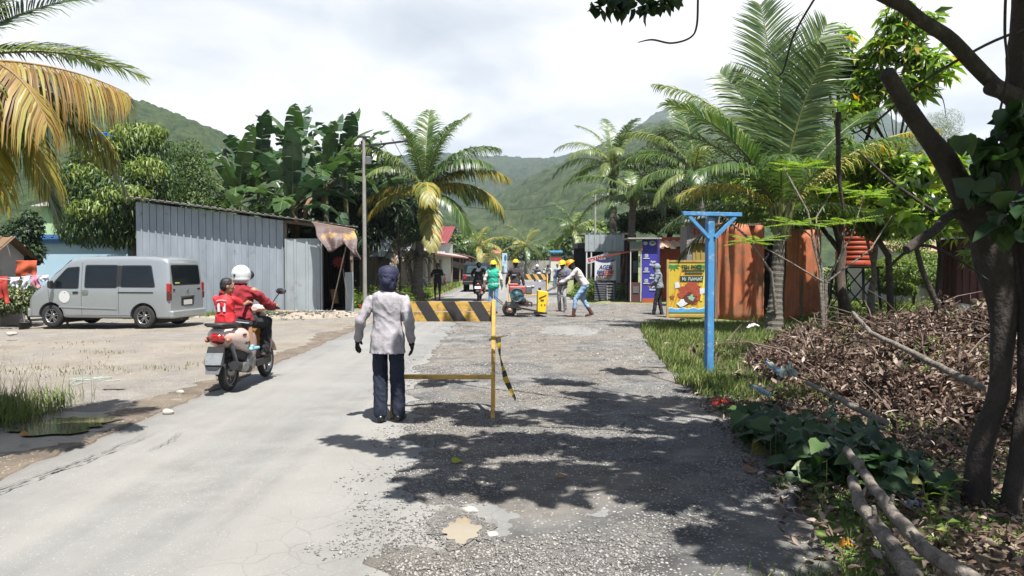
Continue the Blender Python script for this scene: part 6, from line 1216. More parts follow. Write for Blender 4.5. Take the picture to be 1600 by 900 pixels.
for k in range(22):
    x, y = random.uniform(4.0, 10), random.uniform(7.6, 14); z = hgt(x, y) + brush_h(x, y) * .9 + .05; a = random.uniform(0, 6.28); l = random.uniform(1.0, 2.4); d = Vector((math.cos(a), math.sin(a), random.uniform(-.1, .22))) * l; p = Vector((x, y, z)); c = p + d * .5 + Vector((random.uniform(-.2, .2), random.uniform(-.2, .2), .10)); r0 = random.uniform(.010, .024)
    mb.tube([p, p.lerp(c, .5), c, c.lerp(p + d, .5) + Vector((0, .05, .05)), p + d], [r0, r0 * .9, r0 * .7, r0 * .5, r0 * .2], 6)
    for q in range(5): s0 = p.lerp(p + d, random.uniform(.3, .95)) + Vector((0, 0, .06)); e = s0 + Vector((random.uniform(-.3, .3), random.uniform(-.3, .3), random.uniform(.0, .35))); mb.tube([s0, s0.lerp(e, .5) + Vector((.02, 0, .03)), e], [r0 * .4, r0 * .3, r0 * .1], 4)
mb.build('brush_twigs', mat('grey_twigs', (.17, .12, .09), var=.35, scale=4), label='bare twigs sticking out of the dead brush heap', cat='twigs', kind='stuff')
def logthing(pts, r, label, m=bark_pale, name='fallen_log'):
    P = [at(*p) for p in pts]; Q = []; 
    for i in range(len(P) - 1):
        for s in range(6): q = P[i].lerp(P[i + 1], s / 6); Q.append(q + Vector((0, 0, .02 * noise.noise(q * 4))) + Vector((.015 * noise.noise(q * 3), 0, 0)))
    Q.append(P[-1]); R_ = []; 
    for i in range(len(Q) - 1):
        for t in (0, .34, .67): q = Q[i].lerp(Q[i + 1], t); R_.append(q + Vector([noise.noise(q * 9 + Vector((c, 0, 0))) for c in (0, 5, 9)]) * r * .12)
    rr = [r * (1.05 - .4 * i / len(R_)) * (1 + .07 * noise.noise(q * 7) + .25 * max(0, noise.noise(q * 4.3 + Vector((3, 3, 3))) - .3)) for i, q in enumerate(R_)]; rr[0] *= .7; rr[-1] *= .6; mb = MB().tube(R_, rr, 14)
    for k in range(3): q = R_[int(len(R_) * (.25 + .25 * k))]; mb.tube([q, q + Vector((random.uniform(-1, 1), random.uniform(-.3, .3), .8)).normalized() * r * 2.2], [r * .45, r * .22], 7)
    return mb.build(name, m, label=label, cat='log')
logthing([(1530, 915, 3.35), (1440, 850, 3.85), (1390, 795, 4.3), (1350, 740, 4.9), (1318, 700, 5.5)], .040, 'longer smooth fallen branch running down to the bottom right')
logthing([(1430, 905, 3.6), (1395, 850, 4.0), (1345, 790, 4.6), (1330, 745, 5.0)], .050, 'thicker pale log lying left of the long fallen branch')
logthing([(1385, 672, 6.4), (1310, 632, 7.4), (1255, 602, 8.4)], .032, 'short pole with green string lying at the foot of the brush heap')
MB().tube([at(1298, 628, 7.35), at(1302, 634, 7.3), at(1296, 640, 7.3), at(1306, 648, 7.2), at(1298, 655, 7.2)], .012, 6).build('green_string', mat('teal_string', (.04, .22, .16)), label='knot of green string tied round the short pole', cat='string')
logthing([(1535, 645, 6.9), (1440, 590, 8.2), (1360, 548, 9.6), (1330, 510, 10.6)], .035, 'long bare branch lying diagonally across the brush heap')
for k in bpy.data.objects:
    if k.name == 'fallen_log.002': k.location.z = .05
    if k.name == 'fallen_log.003': k.location.z = .22
# broad-leaved seedling thicket at the roadside
BT = thing('broad_leaved_thicket', 'low thicket of broad heart-shaped dark green leaves between road and logs', 'plant', (2.55, 6.2, -.1)); bb = np.array(BT.location)
P = []; 
for (px, py, Y, n, rx, ry, rz) in [(1215, 665, 6.9, 34, .35, .4, .14), (1270, 690, 6.4, 46, .45, .45, .16), (1330, 710, 5.9, 44, .4, .4, .17), (1385, 725, 5.6, 30, .3, .35, .14), (1180, 640, 7.5, 16, .2, .3, .1), (1300, 730, 5.7, 22, .35, .2, .1), (1425, 740, 5.5, 12, .15, .25, .1)]:
    c = at(px, py, Y); 
    for _ in range(int(n * 2.2)): P.append((c.x + float(np.clip(rng.normal(), -1.5, 1.5)) * rx * .6, c.y + float(np.clip(rng.normal(), -1.6, 1.6)) * ry * .65, hgt(c.x, c.y) + .05 + min(1.6, abs(rng.normal())) * rz * 1.0))
P = np.array(P) - bb; n = len(P); a = rng.uniform(0, 6.28, n); Dd = np.stack([np.cos(a), np.sin(a) - .3, rng.uniform(-.45, .1, n)], 1); U = norm(rng.normal(size=(n, 3)) * .3 + np.array([0, -.35, 1.]))
heart_leaves('leaves', P, Dd, U, rng.uniform(.10, .19, n), heart_l, BT); mb = MB()
for p in P[::3]: mb.tube([(p[0] * .97, p[1] + .03, -.05), (p[0], p[1], p[2])], .004, 4)
mb.build('stems', stem_g, BT)
# weeds with upright leaves
def weed(x, y, h, label, m, n=26, seed=0, name='weed', group=None, L=(.05, .10)):
    r2 = np.random.default_rng(seed); T = thing(name, label, 'weed', (x, y, hgt(x, y)), group=group); mb = MB(); P = []; D = []
    for s in range(4):
        a = r2.uniform(0, 6.28); tp = np.array([math.cos(a) * h * .4, math.sin(a) * h * .4, h * r2.uniform(.6, 1)]); mb.tube([(0, 0, 0), tuple(tp * .5 + [0, 0, .03]), tuple(tp)], [.005, .004, .002], 4)
        for k in range(n // 4): t = (k + 1) / (n // 4); b = k * 2.4; P.append(tp * t); D.append([math.cos(b), math.sin(b), .4])
    mb.build('stems', stem_g, T); P = np.array(P); D = np.array(D, float); leaf_mesh('leaves', P, D, norm(r2.normal(size=P.shape) * .3 + [0, 0, 1]), r2.uniform(*L, len(P)), r2.uniform(.02, .04, len(P)), m, T)
for i, (px, py, h, lb) in enumerate([(1462, 830, .34, 'bright upright weed right of the long fallen branch'), (1290, 800, .16, 'small pale weed left of the thick log'), (1325, 812, .15, 'small weed against the side of the thick log'), (1475, 868, .20, 'lower bright weed near the bottom right branch'), (1275, 760, .12, 'little weed at the gravel edge below the thicket'), (1220, 770, .12, 'tiny weed on the gravel edge')]):
    Y = 1956 / (py - 412); weed((px - 800) / 1200 * Y, Y, h, lb, light_l if i in (0, 3) else mid_l, seed=i)
# grass
grass_g = mat('verge_grass', (.1, .1, .1), rough=.7, island=[(0, (.07, .12, .025)), (.5, (.17, .25, .05)), (.85, (.32, .38, .10)), (1, (.50, .44, .20))], trans=.3, bump=0)
grass_d = mat('dry_grass', (.1, .1, .1), rough=.8, island=[(0, (.10, .12, .04)), (.4, (.22, .22, .09)), (1, (.44, .38, .20))], trans=.3, bump=0)
def leafy(name, pts, L, m, label, cat='ground cover', z=.03, zf=None):
    P = np.array([(a, b, (zf or hgt)(a, b) + abs(rng.normal()) * z) for a, b in pts]); n = len(P); a = rng.uniform(0, 6.28, n); D = np.stack([np.cos(a), np.sin(a), rng.uniform(-.1, .4, n)], 1); U = norm(rng.normal(size=(n, 3)) * .4 + [0, 0, 1])
    Ls = rng.uniform(*L, n); leaf_mesh(name, P, D, U, Ls, Ls * .55, m, label=label, cat=cat, kind='stuff')
def gp(n, x0, x1, y0, y1, f): return scatter_poly(n, x0, x1, y0, y1, f)
grass('verge_grass', gp(60000, 2.2, 6.5, 9.2, 20.5, lambda x, y: 0 if x < shoulder_r(y) - .12 or (x > 4.4 and y < 14) else min(1, .75 + fb(x, y, .8))), .10, .26, grass_g, 'tufted green grass on the right verge around the blue post', 'grass', wd=.007)
grass('lawn_grass', gp(26000, 6.8, 19, 15, 31, lambda x, y: .8), .10, .22, grass_g, 'sunlit lawn around the water tank and white house', 'grass', wd=.014)
grass('far_grass', gp(30000, -11, -3.75, 30, 62, lambda x, y: 0 if x > road_left(y) - .25 else min(1, .9 + fb(x, y, .5))), .10, .32, grass_g, 'green grass strip under the coconut palm on the left roadside', 'grass', wd=.02)
grass('shed_foot_grass', gp(5000, -12.3, -7.2, 24.1, 24.9, lambda x, y: .6 + fb(x, y, 1)), .08, .3, grass_g, 'weedy grass along the foot of the shed wall', 'grass', wd=.012)
grass('lot_grass', np.concatenate([gp(4200, -9.5, -5, 8.2, 14.5, lambda x, y: max(0, fb(x, y, .55, 9) * 4 - .9)), gp(1500, -12, -5, 12, 17, lambda x, y: max(0, fb(x, y, .6, 9) * 3 - .9))]), .03, .10, grass_d, 'sparse dry grass tufts on the dirt lot', 'grass', wd=.006, zf=lotz)
tuft = np.array([(-5.55 + rng.normal() * .42, 8.0 + rng.normal() * .5) for _ in range(3400)]); tuft = tuft[tuft[:, 0] < -5.02]
grass('corner_grass', tuft, .08, .33, grass_g, 'tall grass clump beside the puddle at the left edge', 'grass', wd=.005, lean=.6, zf=lotz)
tuft = np.array([(-5.5 + rng.normal() * .3, 8.2 + rng.normal() * .4) for _ in range(160)])
grass('seed_grass', tuft, .5, .85, grass_d, 'tall thin seeding stalks over the grass clump at the left edge', 'grass', wd=.002, lean=.5, zf=lotz)
leafy('brush_greenery', gp(9000, 3.0, 8.5, 7.5, 13, lambda x, y: max(0, 2.4 * fb(x, y, 1.1, 15) - .35)), (.03, .07), light_l, 'patches of small green leaves growing through the brush heap', zf=lambda x, y: hgt(x, y) + brush_h(x, y) + .05)
grass('edge_grass', gp(16000, 1.5, 3.6, 3.4, 9.5, lambda x, y: 0 if x < shoulder_r(y) - .15 else max(0, .35 + fb(x, y, 1.4, 4) * 1.2)), .02, .09, grass_g, 'short patchy grass and weeds along the near gravel edge', 'grass', wd=.004, lean=.8)
grass('bottom_grass', np.array([(1.72 + rng.normal() * .26, 3.75 + rng.normal() * .16) for _ in range(1500)]), .04, .13, grass_g, 'pale grass tuft at the bottom edge near the logs', 'grass', wd=.004, lean=.9)
tuftp = []
for (px, py, n) in [(955, 460, 300), (905, 468, 300)]: pass
leafy('creeping_weeds', gp(16000, 2.0, 5.2, 6.0, 11.5, lambda x, y: 0 if x < shoulder_r(y) - .1 else max(0, .55 + 1.0 * fb(x, y, .9, 6))), (.02, .05), mid_l, 'small-leaved creeping weeds between the gravel and the brush heap', z=.05)
leafy('creeping_greenery', gp(16000, -9.5, -3.9, 29.5, 40, lambda x, y: .8 if x < road_left(y) - .3 else 0), (.08, .16), light_l, 'bright leafy ground cover behind the utility pole', z=.25)
leafy('lawn_creeper', gp(9000, 8, 19, 20, 31, lambda x, y: .8), (.06, .13), light_l, 'low leafy creeper on the lawn by the white house', z=.15)
# litter leaves on the ground at right
n = 11000; P = []
while len(P) < n:
    x, y = random.uniform(1.5, 5.4), random.uniform(3.0, 10); 
    if x < shoulder_r(y) - .2: continue
    if random.random() > .3 + 1.2 * max(0, (x - shoulder_r(y)) / 1.2): continue
    P.append((x, y, hgt(x, y) + .02 + random.random() * .03))
P = np.array(P); D = norm(rng.normal(size=(n, 3)) * [1, 1, .25]); U = norm(rng.normal(size=(n, 3)) * .5 + [0, 0, 1]); V, F_ = curled(P, D, U, rng.uniform(.03, .09, n), rng.uniform(.016, .04, n))
link('leaf_litter', np_mesh('leaf_litter', V, F_, True), dead_l, label='dry fallen leaves strewn under the leaning tree', cat='leaf litter', kind='stuff')
random.seed(77)
# ================================================================== VAN
silver = mat('silver_car_paint', (.46, .49, .50), rough=.28, metal=.45, var=.03, scale=2, bump=0, coat=.6, dirt=((.30, .29, .27), 3.5, .66))
rubber = mat('tyre_rubber', (.028, .027, .026), rough=.85, var=.3, scale=12, bump=.3, bscale=70)
rim_m = mat('alloy_rim', (.45, .44, .42), rough=.35, metal=.8, var=.1)
trim = mat('black_plastic_trim', (.022, .022, .024), rough=.55, var=.15)
chrome = mat('chrome', (.7, .7, .7), rough=.12, metal=1, var=.02, bump=0)
tail_r = mat('red_tail_lens', (.42, .012, .012), rough=.12, var=.1, spec=.7, coat=.6); lamp_w = mat('clear_lamp_lens', (.62, .64, .66), rough=.1, var=.08, spec=.8, coat=.6)
seat_g = mat('grey_seat_fabric', (.10, .10, .11), rough=.9); win_g = mat('tinted_car_glass', (.010, .014, .017), rough=.12, var=.3, scale=1.5, bump=0, spec=.35)
VAN = thing('parked_van', 'silver-grey passenger van with white disc on front door, parked on the dirt lot', 'van', (-8.72, 20.62, -.06)); VL, VW, VH = 4.12, .835, 1.86
def v_top(x):
    pts = [(0, 1.80), (.10, 1.84), (.5, 1.875), (1.6, 1.885), (2.5, 1.86), (2.85, 1.80), (3.25, 1.47), (3.62, 1.12), (3.9, .98), (4.05, .84), (4.12, .70)]
    for (a, p), (b, q) in zip(pts, pts[1:]):
        if x <= b: t = (x - a) / (b - a); t = t * t * (3 - 2 * t) * .35 + t * .65; return p + (q - p) * t
    return pts[-1][1]
def v_hw(x, z):
    w = VW - .012 * max(0, .62 - z) * 3
    if z > .95: w -= .115 * ((z - .95) / .93) ** 1.3
    w -= .09 * max(0, (x - 3.45) / .67) ** 2 + .02 * max(0, (.35 - x) / .35) ** 2; return w
def v_x(x, z): return x + (.10 * max(0, (z - .9) / .95) ** 1.4 * max(0, 1 - x / 1.2))
def v_ring(x, k=1.0):
    zt = v_top(x); zb = .27; pts = []; cr = min(.14, (zt - zb) * .3)
    zs = [zb, zb + .04, .42, .55, .68, .80, .92, 1.02, 1.15, 1.3, 1.45, 1.58, 1.68]; zs = [z for z in zs if z < zt - cr - .02]
    for z in zs: pts.append((v_hw(x, z) - (.04 if z == zb else 0), z))
    wt = v_hw(x, zt - cr)
    for i in range(6): a = i / 5 * math.pi / 2; pts.append((wt - cr * .9 * (1 - math.cos(a)) , zt - cr + cr * math.sin(a)))
    n0 = 19
    while len(pts) < n0: pts.insert(len(zs), (pts[len(zs) - 1][0] * .5 + pts[len(zs)][0] * .5, pts[len(zs) - 1][1] * .5 + pts[len(zs)][1] * .5))
    pts += [(pts[-1][0] * .5, zt + .012), (0, zt + .016)]
    return pts
V = []; Fv = []; xs = [0, .03, .08, .2, .4] + list(np.arange(.6, 3.5, .15)) + [3.5, 3.62, 3.75, 3.9, 3.98, 4.05, 4.09, 4.12]; rings = []
for x in xs:
    r_ = v_ring(x); k = 1 - .05 * max(0, (.05 - x) / .05) - .07 * max(0, (x - 4.0) / .12) ** 2
    row = [(v_x(x, z), -y * k, (z - 1.0) * (1 - (1 - k) * .5) + 1.0) for y, z in r_] ; row += [(a, -b, c) for a, b, c in row[-2::-1]]; rings.append(row)
for row in rings: V += row
w_ = len(rings[0])
for i in range(len(xs) - 1):
    for j in range(w_ - 1): Fv.append([i * w_ + j, i * w_ + j + 1, (i + 1) * w_ + j + 1, (i + 1) * w_ + j])
    Fv.append([i * w_ + w_ - 1, i * w_, (i + 1) * w_, (i + 1) * w_ + w_ - 1])
h2 = w_ // 2
for base_, rev in ((0, False), ((len(xs) - 1) * w_, True)):
    for j in range(h2): f = [base_ + j, base_ + w_ - 1 - j, base_ + w_ - 2 - j, base_ + j + 1]; f = f if len(set(f)) == 4 else list(dict.fromkeys(f)); Fv.append(f[::-1] if rev else f)
me = bpy.data.meshes.new('body'); me.from_pydata(V, [], Fv); me.update(); bo = bpy.data.objects.new('tmpbody', me); COL.objects.link(bo)
import bmesh
bm = bmesh.new(); bm.from_mesh(me); bmesh.ops.remove_doubles(bm, verts=bm.verts, dist=1e-5); bmesh.ops.recalc_face_normals(bm, faces=bm.faces); bm.to_mesh(me); bm.free()
WX = (.74, 3.38); WR = .305
cb_ = MB()
for x in WX: cb_.tube([(x, -1.2, WR), (x, 1.2, WR)], WR + .065, 32)
for o_ in (cb_,): cm = bpy.data.meshes.new('c'); cm.from_pydata(o_.v, [], o_.f); cm.update(); co = bpy.data.objects.new('tmpcut', cm); COL.objects.link(co)
bm = bmesh.new(); bm.from_mesh(cm); bmesh.ops.recalc_face_normals(bm, faces=bm.faces); bm.to_mesh(cm); bm.free()
md = bo.modifiers.new('b', 'BOOLEAN'); md.operation = 'DIFFERENCE'; md.object = co; md.solver = 'EXACT'
dg = bpy.context.evaluated_depsgraph_get(); bme = bpy.data.meshes.new_from_object(bo.evaluated_get(dg)); bpy.data.objects.remove(bo); bpy.data.objects.remove(co)
bme.materials.clear(); bme.polygons.foreach_set('use_smooth', np.ones(len(bme.polygons), bool))
try: bme.set_sharp_from_angle(angle=R(38))
except Exception: pass
bme.name = 'body'; BODY = link('body', bme, silver, VAN)
VAN.rotation_euler = (0, R(0), R(180 - 8)); 
# local: x from rear (0) to nose (4.12); +y is the right side when facing the nose -> the side toward the camera is local +y after the turn
SD = 1
def side_pt(x, z, off=.004, sd=SD): return Vector((v_x(x, z), sd * (v_hw(x, z) + off) * 1.0, z))
def side_patch(name, poly, m, off=.005, sd=SD, par=VAN, n=10, th=0):
    """polygon on the body side given in (x,z), subdivided so that it follows the surface"""
    bm = bmesh.new(); vs = [bm.verts.new((x, 0, z)) for x, z in poly]; bm.faces.new(vs)
    for c in np.arange(.35, 1.9, .1): bmesh.ops.bisect_plane(bm, geom=bm.verts[:] + bm.edges[:] + bm.faces[:], plane_co=(0, 0, c), plane_no=(0, 0, 1))
    for c in np.arange(0, 4.2, .2): bmesh.ops.bisect_plane(bm, geom=bm.verts[:] + bm.edges[:] + bm.faces[:], plane_co=(c, 0, 0), plane_no=(1, 0, 0))
    for v in bm.verts: v.co = side_pt(v.co.x, v.co.z, off, sd)
    me = bpy.data.meshes.new(name); bm.to_mesh(me); bm.free(); return link(name, me, m, par)
def inset(poly, d):
    c = (sum(p[0] for p in poly) / len(poly), sum(p[1] for p in poly) / len(poly)); return [(p[0] + (1 if p[0] > c[0] else -1) * d, p[1] + (1 if p[1] > c[1] else -1) * d) for p in poly]
def rnd_poly(poly, r=.05, n=4):
    out = []; N_ = len(poly)
    for i in range(N_):
        a, b, c = Vector(poly[i - 1]), Vector(poly[i]), Vector(poly[(i + 1) % N_]); r1 = min(r, (a - b).length * .4, (c - b).length * .4); p = b + (a - b).normalized() * r1; q = b + (c - b).normalized() * r1
        for k in range(n + 1): t = k / n; out.append(tuple(p * (1 - t) ** 2 + b * 2 * t * (1 - t) + q * t * t))
    return out
wins = [[(.42, 1.10), (1.36, 1.10), (1.36, 1.62), (.52, 1.62)], [(1.50, 1.08), (2.38, 1.08), (2.38, 1.63), (1.50, 1.63)], [(2.60, 1.06), (3.40, 1.06), (3.34, 1.15), (2.96, 1.56), (2.60, 1.59)]]
for sd in (1, -1):
    for w__ in wins:
        f = side_patch('window', rnd_poly(inset(w__, .03), .06), trim, .004, sd); side_patch('pane', rnd_poly(w__, .05), win_g, .008, sd, f)
    side_patch('pillar_trim', [(1.36, 1.10), (1.50, 1.09), (1.50, 1.64), (1.36, 1.64)], trim, .0055, sd)
    for nm, pl in (('door_gap', [(1.43, .36), (1.438, .36), (1.438, 1.70), (1.43, 1.70)]), ('door_gap', [(2.49, .32), (2.498, .32), (2.498, 1.72), (2.49, 1.72)]), ('sill_gap', [(1.06, .335), (3.0, .335), (3.0, .343), (1.06, .343)]), ('door_gap', [(3.42, .72), (3.428, .72), (3.46, 1.02), (3.452, 1.02)])): side_patch(nm, pl, trim, .003, sd)
    side_patch('rub_strip', rnd_poly([(1.48, .50), (3.16, .54), (3.10, .59), (1.48, .56)], .02), mat('pale_strip', (.50, .52, .53), rough=.3, metal=.4, var=.03, bump=0), .014, sd)
    side_patch('slide_rail', [(.45, .925), (1.44, .925), (1.44, .955), (.45, .955)], trim, .010, sd)
    side_patch('door_handle', rnd_poly([(2.30, .88), (2.47, .88), (2.47, 1.0), (2.30, 1.0)], .03), rim_m, .012, sd); side_patch('door_handle', rnd_poly([(2.58, .90), (2.74, .90), (2.74, .96), (2.58, .96)], .02), trim, .012, sd)
    pass
circ = [(2.98 + .16 * math.cos(i / 28 * 6.283), .82 + .16 * math.sin(i / 28 * 6.283)) for i in range(28)]; side_patch('white_disc', circ, mat('white_sticker', (.72, .72, .70), rough=.5, var=.03), .008)
side_patch('badge_dot', [(2.97 + .014 * math.cos(i), .93 + .014 * math.sin(i)) for i in range(6)], tail_r, .011)
for x in WX:
    for sd in (1, -1):
        y = sd * (VW - .10); T_ = MB().lathe([(.19, -.085), (.27, -.09), (.295, -.075), (WR, -.04), (WR, .04), (.295, .075), (.27, .09), (.19, .085)], (x, y, WR), 'Y', 30).build('wheel', rubber, VAN)
        rb = MB().lathe([(.0, .05), (.06, .05), (.07, .035), (.07, .03)], (x, y, WR), 'Y', 16) if sd > 0 else MB().lathe([(.07, -.03), (.07, -.035), (.06, -.05), (.0, -.05)], (x, y, WR), 'Y', 16)
        rb.lathe([(.185, -.08), (.19, -.08), (.19, .083), (.178, .083), (.172, .0), (.178, -.08)], (x, y, WR), 'Y', 30)
        for k in range(5):
            a = k * 1.2566 + .3; d = Vector((math.cos(a), 0, math.sin(a))); s_ = Vector((-math.sin(a), 0, math.cos(a)))
            for q in (-1, 1): rb.beam(Vector((x, y + sd * .05, WR)) + d * .05 + s_ * q * .012, Vector((x, y + sd * .07, WR)) + d * .178 + s_ * q * .035, .022, .018)
        rb.build('rim', rim_m, T_); MB().lathe([(0, -.03), (.175, -.03), (.175, .0), (0, .0)], (x, y, WR), 'Y', 24).build('brake_disc', trim, T_)
        side_patch('arch_liner', [(x + (.375 if i < 20 else .395) * math.cos(math.pi * (i if i < 20 else 39 - i) / 19), WR + (.375 if i < 20 else .395) * math.sin(math.pi * (i if i < 20 else 39 - i) / 19)) for i in range(40)], silver, .012, sd)
    MB().box((x, 0, WR + .10), (.72, 1.36, .55)).build('wheel_well', trim, VAN)
# rear face
def rear(name, y0, y1, z0, z1, m, off=.006, r=.03, par=VAN):
    P = rnd_poly([(y0, z0), (y1, z0), (y1, z1), (y0, z1)], r); mb = MB(); mb.prism([(v_x(0, z) - off, y, z) for y, z in P], (.004, 0, 0)); return mb.build(name, m, par)
rw = rear('rear_window', -.66, .66, 1.13, 1.66, trim, .004, .08); 
mb = MB().grid(lambda u, v: Vector((v_x(0, 1.15 + .49 * v) - .012, -.64 + 1.28 * u, 1.15 + .49 * v)), 2, 6); mb.build('pane', win_g, rw)
rear('sticker', .36, .56, 1.17, 1.20, mat('yellow_sticker', (.65, .60, .10)), .016, .005)
rear('plate_recess', -.30, .30, .58, .80, trim, .006, .04); rear('licence_plate', -.20, .20, .60, .73, white_p, .016, .01); rear('plate_garnish', -.32, .32, .79, .83, chrome, .02, .01)
MB().lathe([(.03, 0), (.042, 0), (.042, -.012), (.03, -.012)], (v_x(0, .98) - .008, 0, .98), 'X', 20).box((v_x(0, .98) - .012, 0, .98), (.01, .012, .07)).build('round_badge', chrome, VAN)
rear('key_plate', .58, .66, .98, 1.03, trim, .012, .01); rear('model_mark', -.62, -.48, 1.0, 1.03, chrome, .012, .004)
rear('hatch_gap', -.74, .74, .452, .462, trim, .006, .001)
for sd in (1, -1): MB().box((.045, sd * .775, 1.06), (.10, .13, .24), bev=.02).build('tail_lamp', tail_r, VAN); MB().box((.04, sd * .782, .84), (.10, .125, .20), bev=.02).build('tail_lamp_lower', mat('smoked_lens', (.12, .03, .03), rough=.15), VAN)
MB().box((-.0, 0, .37), (.14, 1.62, .20), bev=.04).build('rear_bumper', silver, VAN); MB().box((4.09, 0, .38), (.16, 1.5, .24), bev=.05).build('front_bumper', silver, VAN)
for sd in (1, -1): MB().ball((3.93, sd * .62, .80), (.17, .11, .09), n=14).build('headlight', lamp_w, VAN)
for sd in (1, -1): MB().beam((3.28, sd * .80, 1.12), (3.26, sd * .92, 1.14), .03).box((3.27, sd * .98, 1.15), (.09, .15, .20), bev=.03).build('wing_mirror', trim, VAN)
mb = MB()   # windscreen
mb.grid(lambda u, v: Vector((2.90 + .68 * v, (-1 + 2 * u) * (.66 + .06 * v), v_top(2.90 + .68 * v) + .022)), 10, 8); mb.build('windscreen', win_g, VAN)
MB().box((2.0, 0, .30), (3.6, 1.25, .12)).build('underbody', trim, VAN); MB().tube([(.2, .35, .24), (-.04, .35, .24)], .025, 8).build('exhaust_pipe', grey_m, VAN)

# black bucket by the van
BK = thing('black_bucket', 'small black bucket on the ground ahead of the van', 'bucket', (at(38, 506, 20.4).x, 20.4, -.2)); MB().lathe([(.0, 0), (.11, 0), (.15, .26), (.16, .27), (.14, .27), (.10, .03), (0, .03)], n=18).build('bucket_wall', trim, BK); MB().tube([(.15 * math.cos(a / 8 * math.pi), .0, .25 + .10 * math.sin(a / 8 * math.pi)) for a in range(9)], .006, 5).build('handle', grey_m, BK)

# ================================================================== SCOOTERS AND MOTORCYCLES (local: +y forward)
pinkc = mat('pinkish_cream_paint', (.88, .64, .56), rough=.25, var=.03, coat=.6, bump=0); seat_b = mat('black_vinyl_seat', (.022, .022, .024), rough=.5, var=.15)
def wheel(T, y, r, w_, hub=.07, spokes=5, name='wheel'):
    q = w_ / 2; P = []
    for k in range(25): a = 2 * math.pi * k / 24; P.append((0, y + (r - q) * math.cos(a), r + (r - q) * math.sin(a)))
    o = MB(); 
    V = []; n1, n2 = 28, 10
    for i in range(n1):
        a = 2 * math.pi * i / n1
        for j in range(n2): b = 2 * math.pi * j / n2; rr = (r - q) + q * math.cos(b); V.append((q * math.sin(b), y + rr * math.cos(a), r + rr * math.sin(a)))
    o.add(V, [[i * n2 + j, i * n2 + (j + 1) % n2, ((i + 1) % n1) * n2 + (j + 1) % n2, ((i + 1) % n1) * n2 + j] for i in range(n1) for j in range(n2)], 0, True); W_ = o.build(name, rubber, T)
    h = MB().lathe([(0, -.05), (hub, -.05), (hub, .05), (0, .05)], (0, y, r), 'X', 16); h.lathe([(r - w_ * .95, -.03), (r - w_ * .8, -.035), (r - w_ * .8, .035), (r - w_ * .95, .03), (r - w_ * 1.1, 0)], (0, y, r), 'X', 28)
    for k in range(spokes): a = k * 6.283 / spokes; h.beam((0, y + .04 * math.cos(a), r + .04 * math.sin(a)), (0, y + (r - w_) * math.cos(a), r + (r - w_) * math.sin(a)), .025, .02)
    h.build('rim', rim_m, W_); return W_
def loft(rings, m, name, T, n=20, m2=None, sub=True):
    """closed body through elliptical sections (y, z, half width, half height, squareness)"""
    mb = MB(); V = []
    for (y, z, hw, hh, sq) in rings:
        for j in range(n): a = 2 * math.pi * j / n; c, s = math.cos(a), math.sin(a); e = 2 / (2 + sq); V.append((hw * abs(c) ** e * (1 if c > 0 else -1), y, z + hh * abs(s) ** e * (1 if s > 0 else -1)))
    k = len(rings); mb.add(V, [[i * n + j, (i + 1) * n + j, (i + 1) * n + (j + 1) % n, i * n + (j + 1) % n] for i in range(k - 1) for j in range(n)], 0, True); mb.add(V[:n], [list(range(n))], 0, True); mb.add(V[-n:], [list(range(n))[::-1]], 0, True)
    o = mb.build(name, m, T)
    if sub: q = o.modifiers.new('s', 'SUBSURF'); q.levels = 1; q.render_levels = 1
    return o
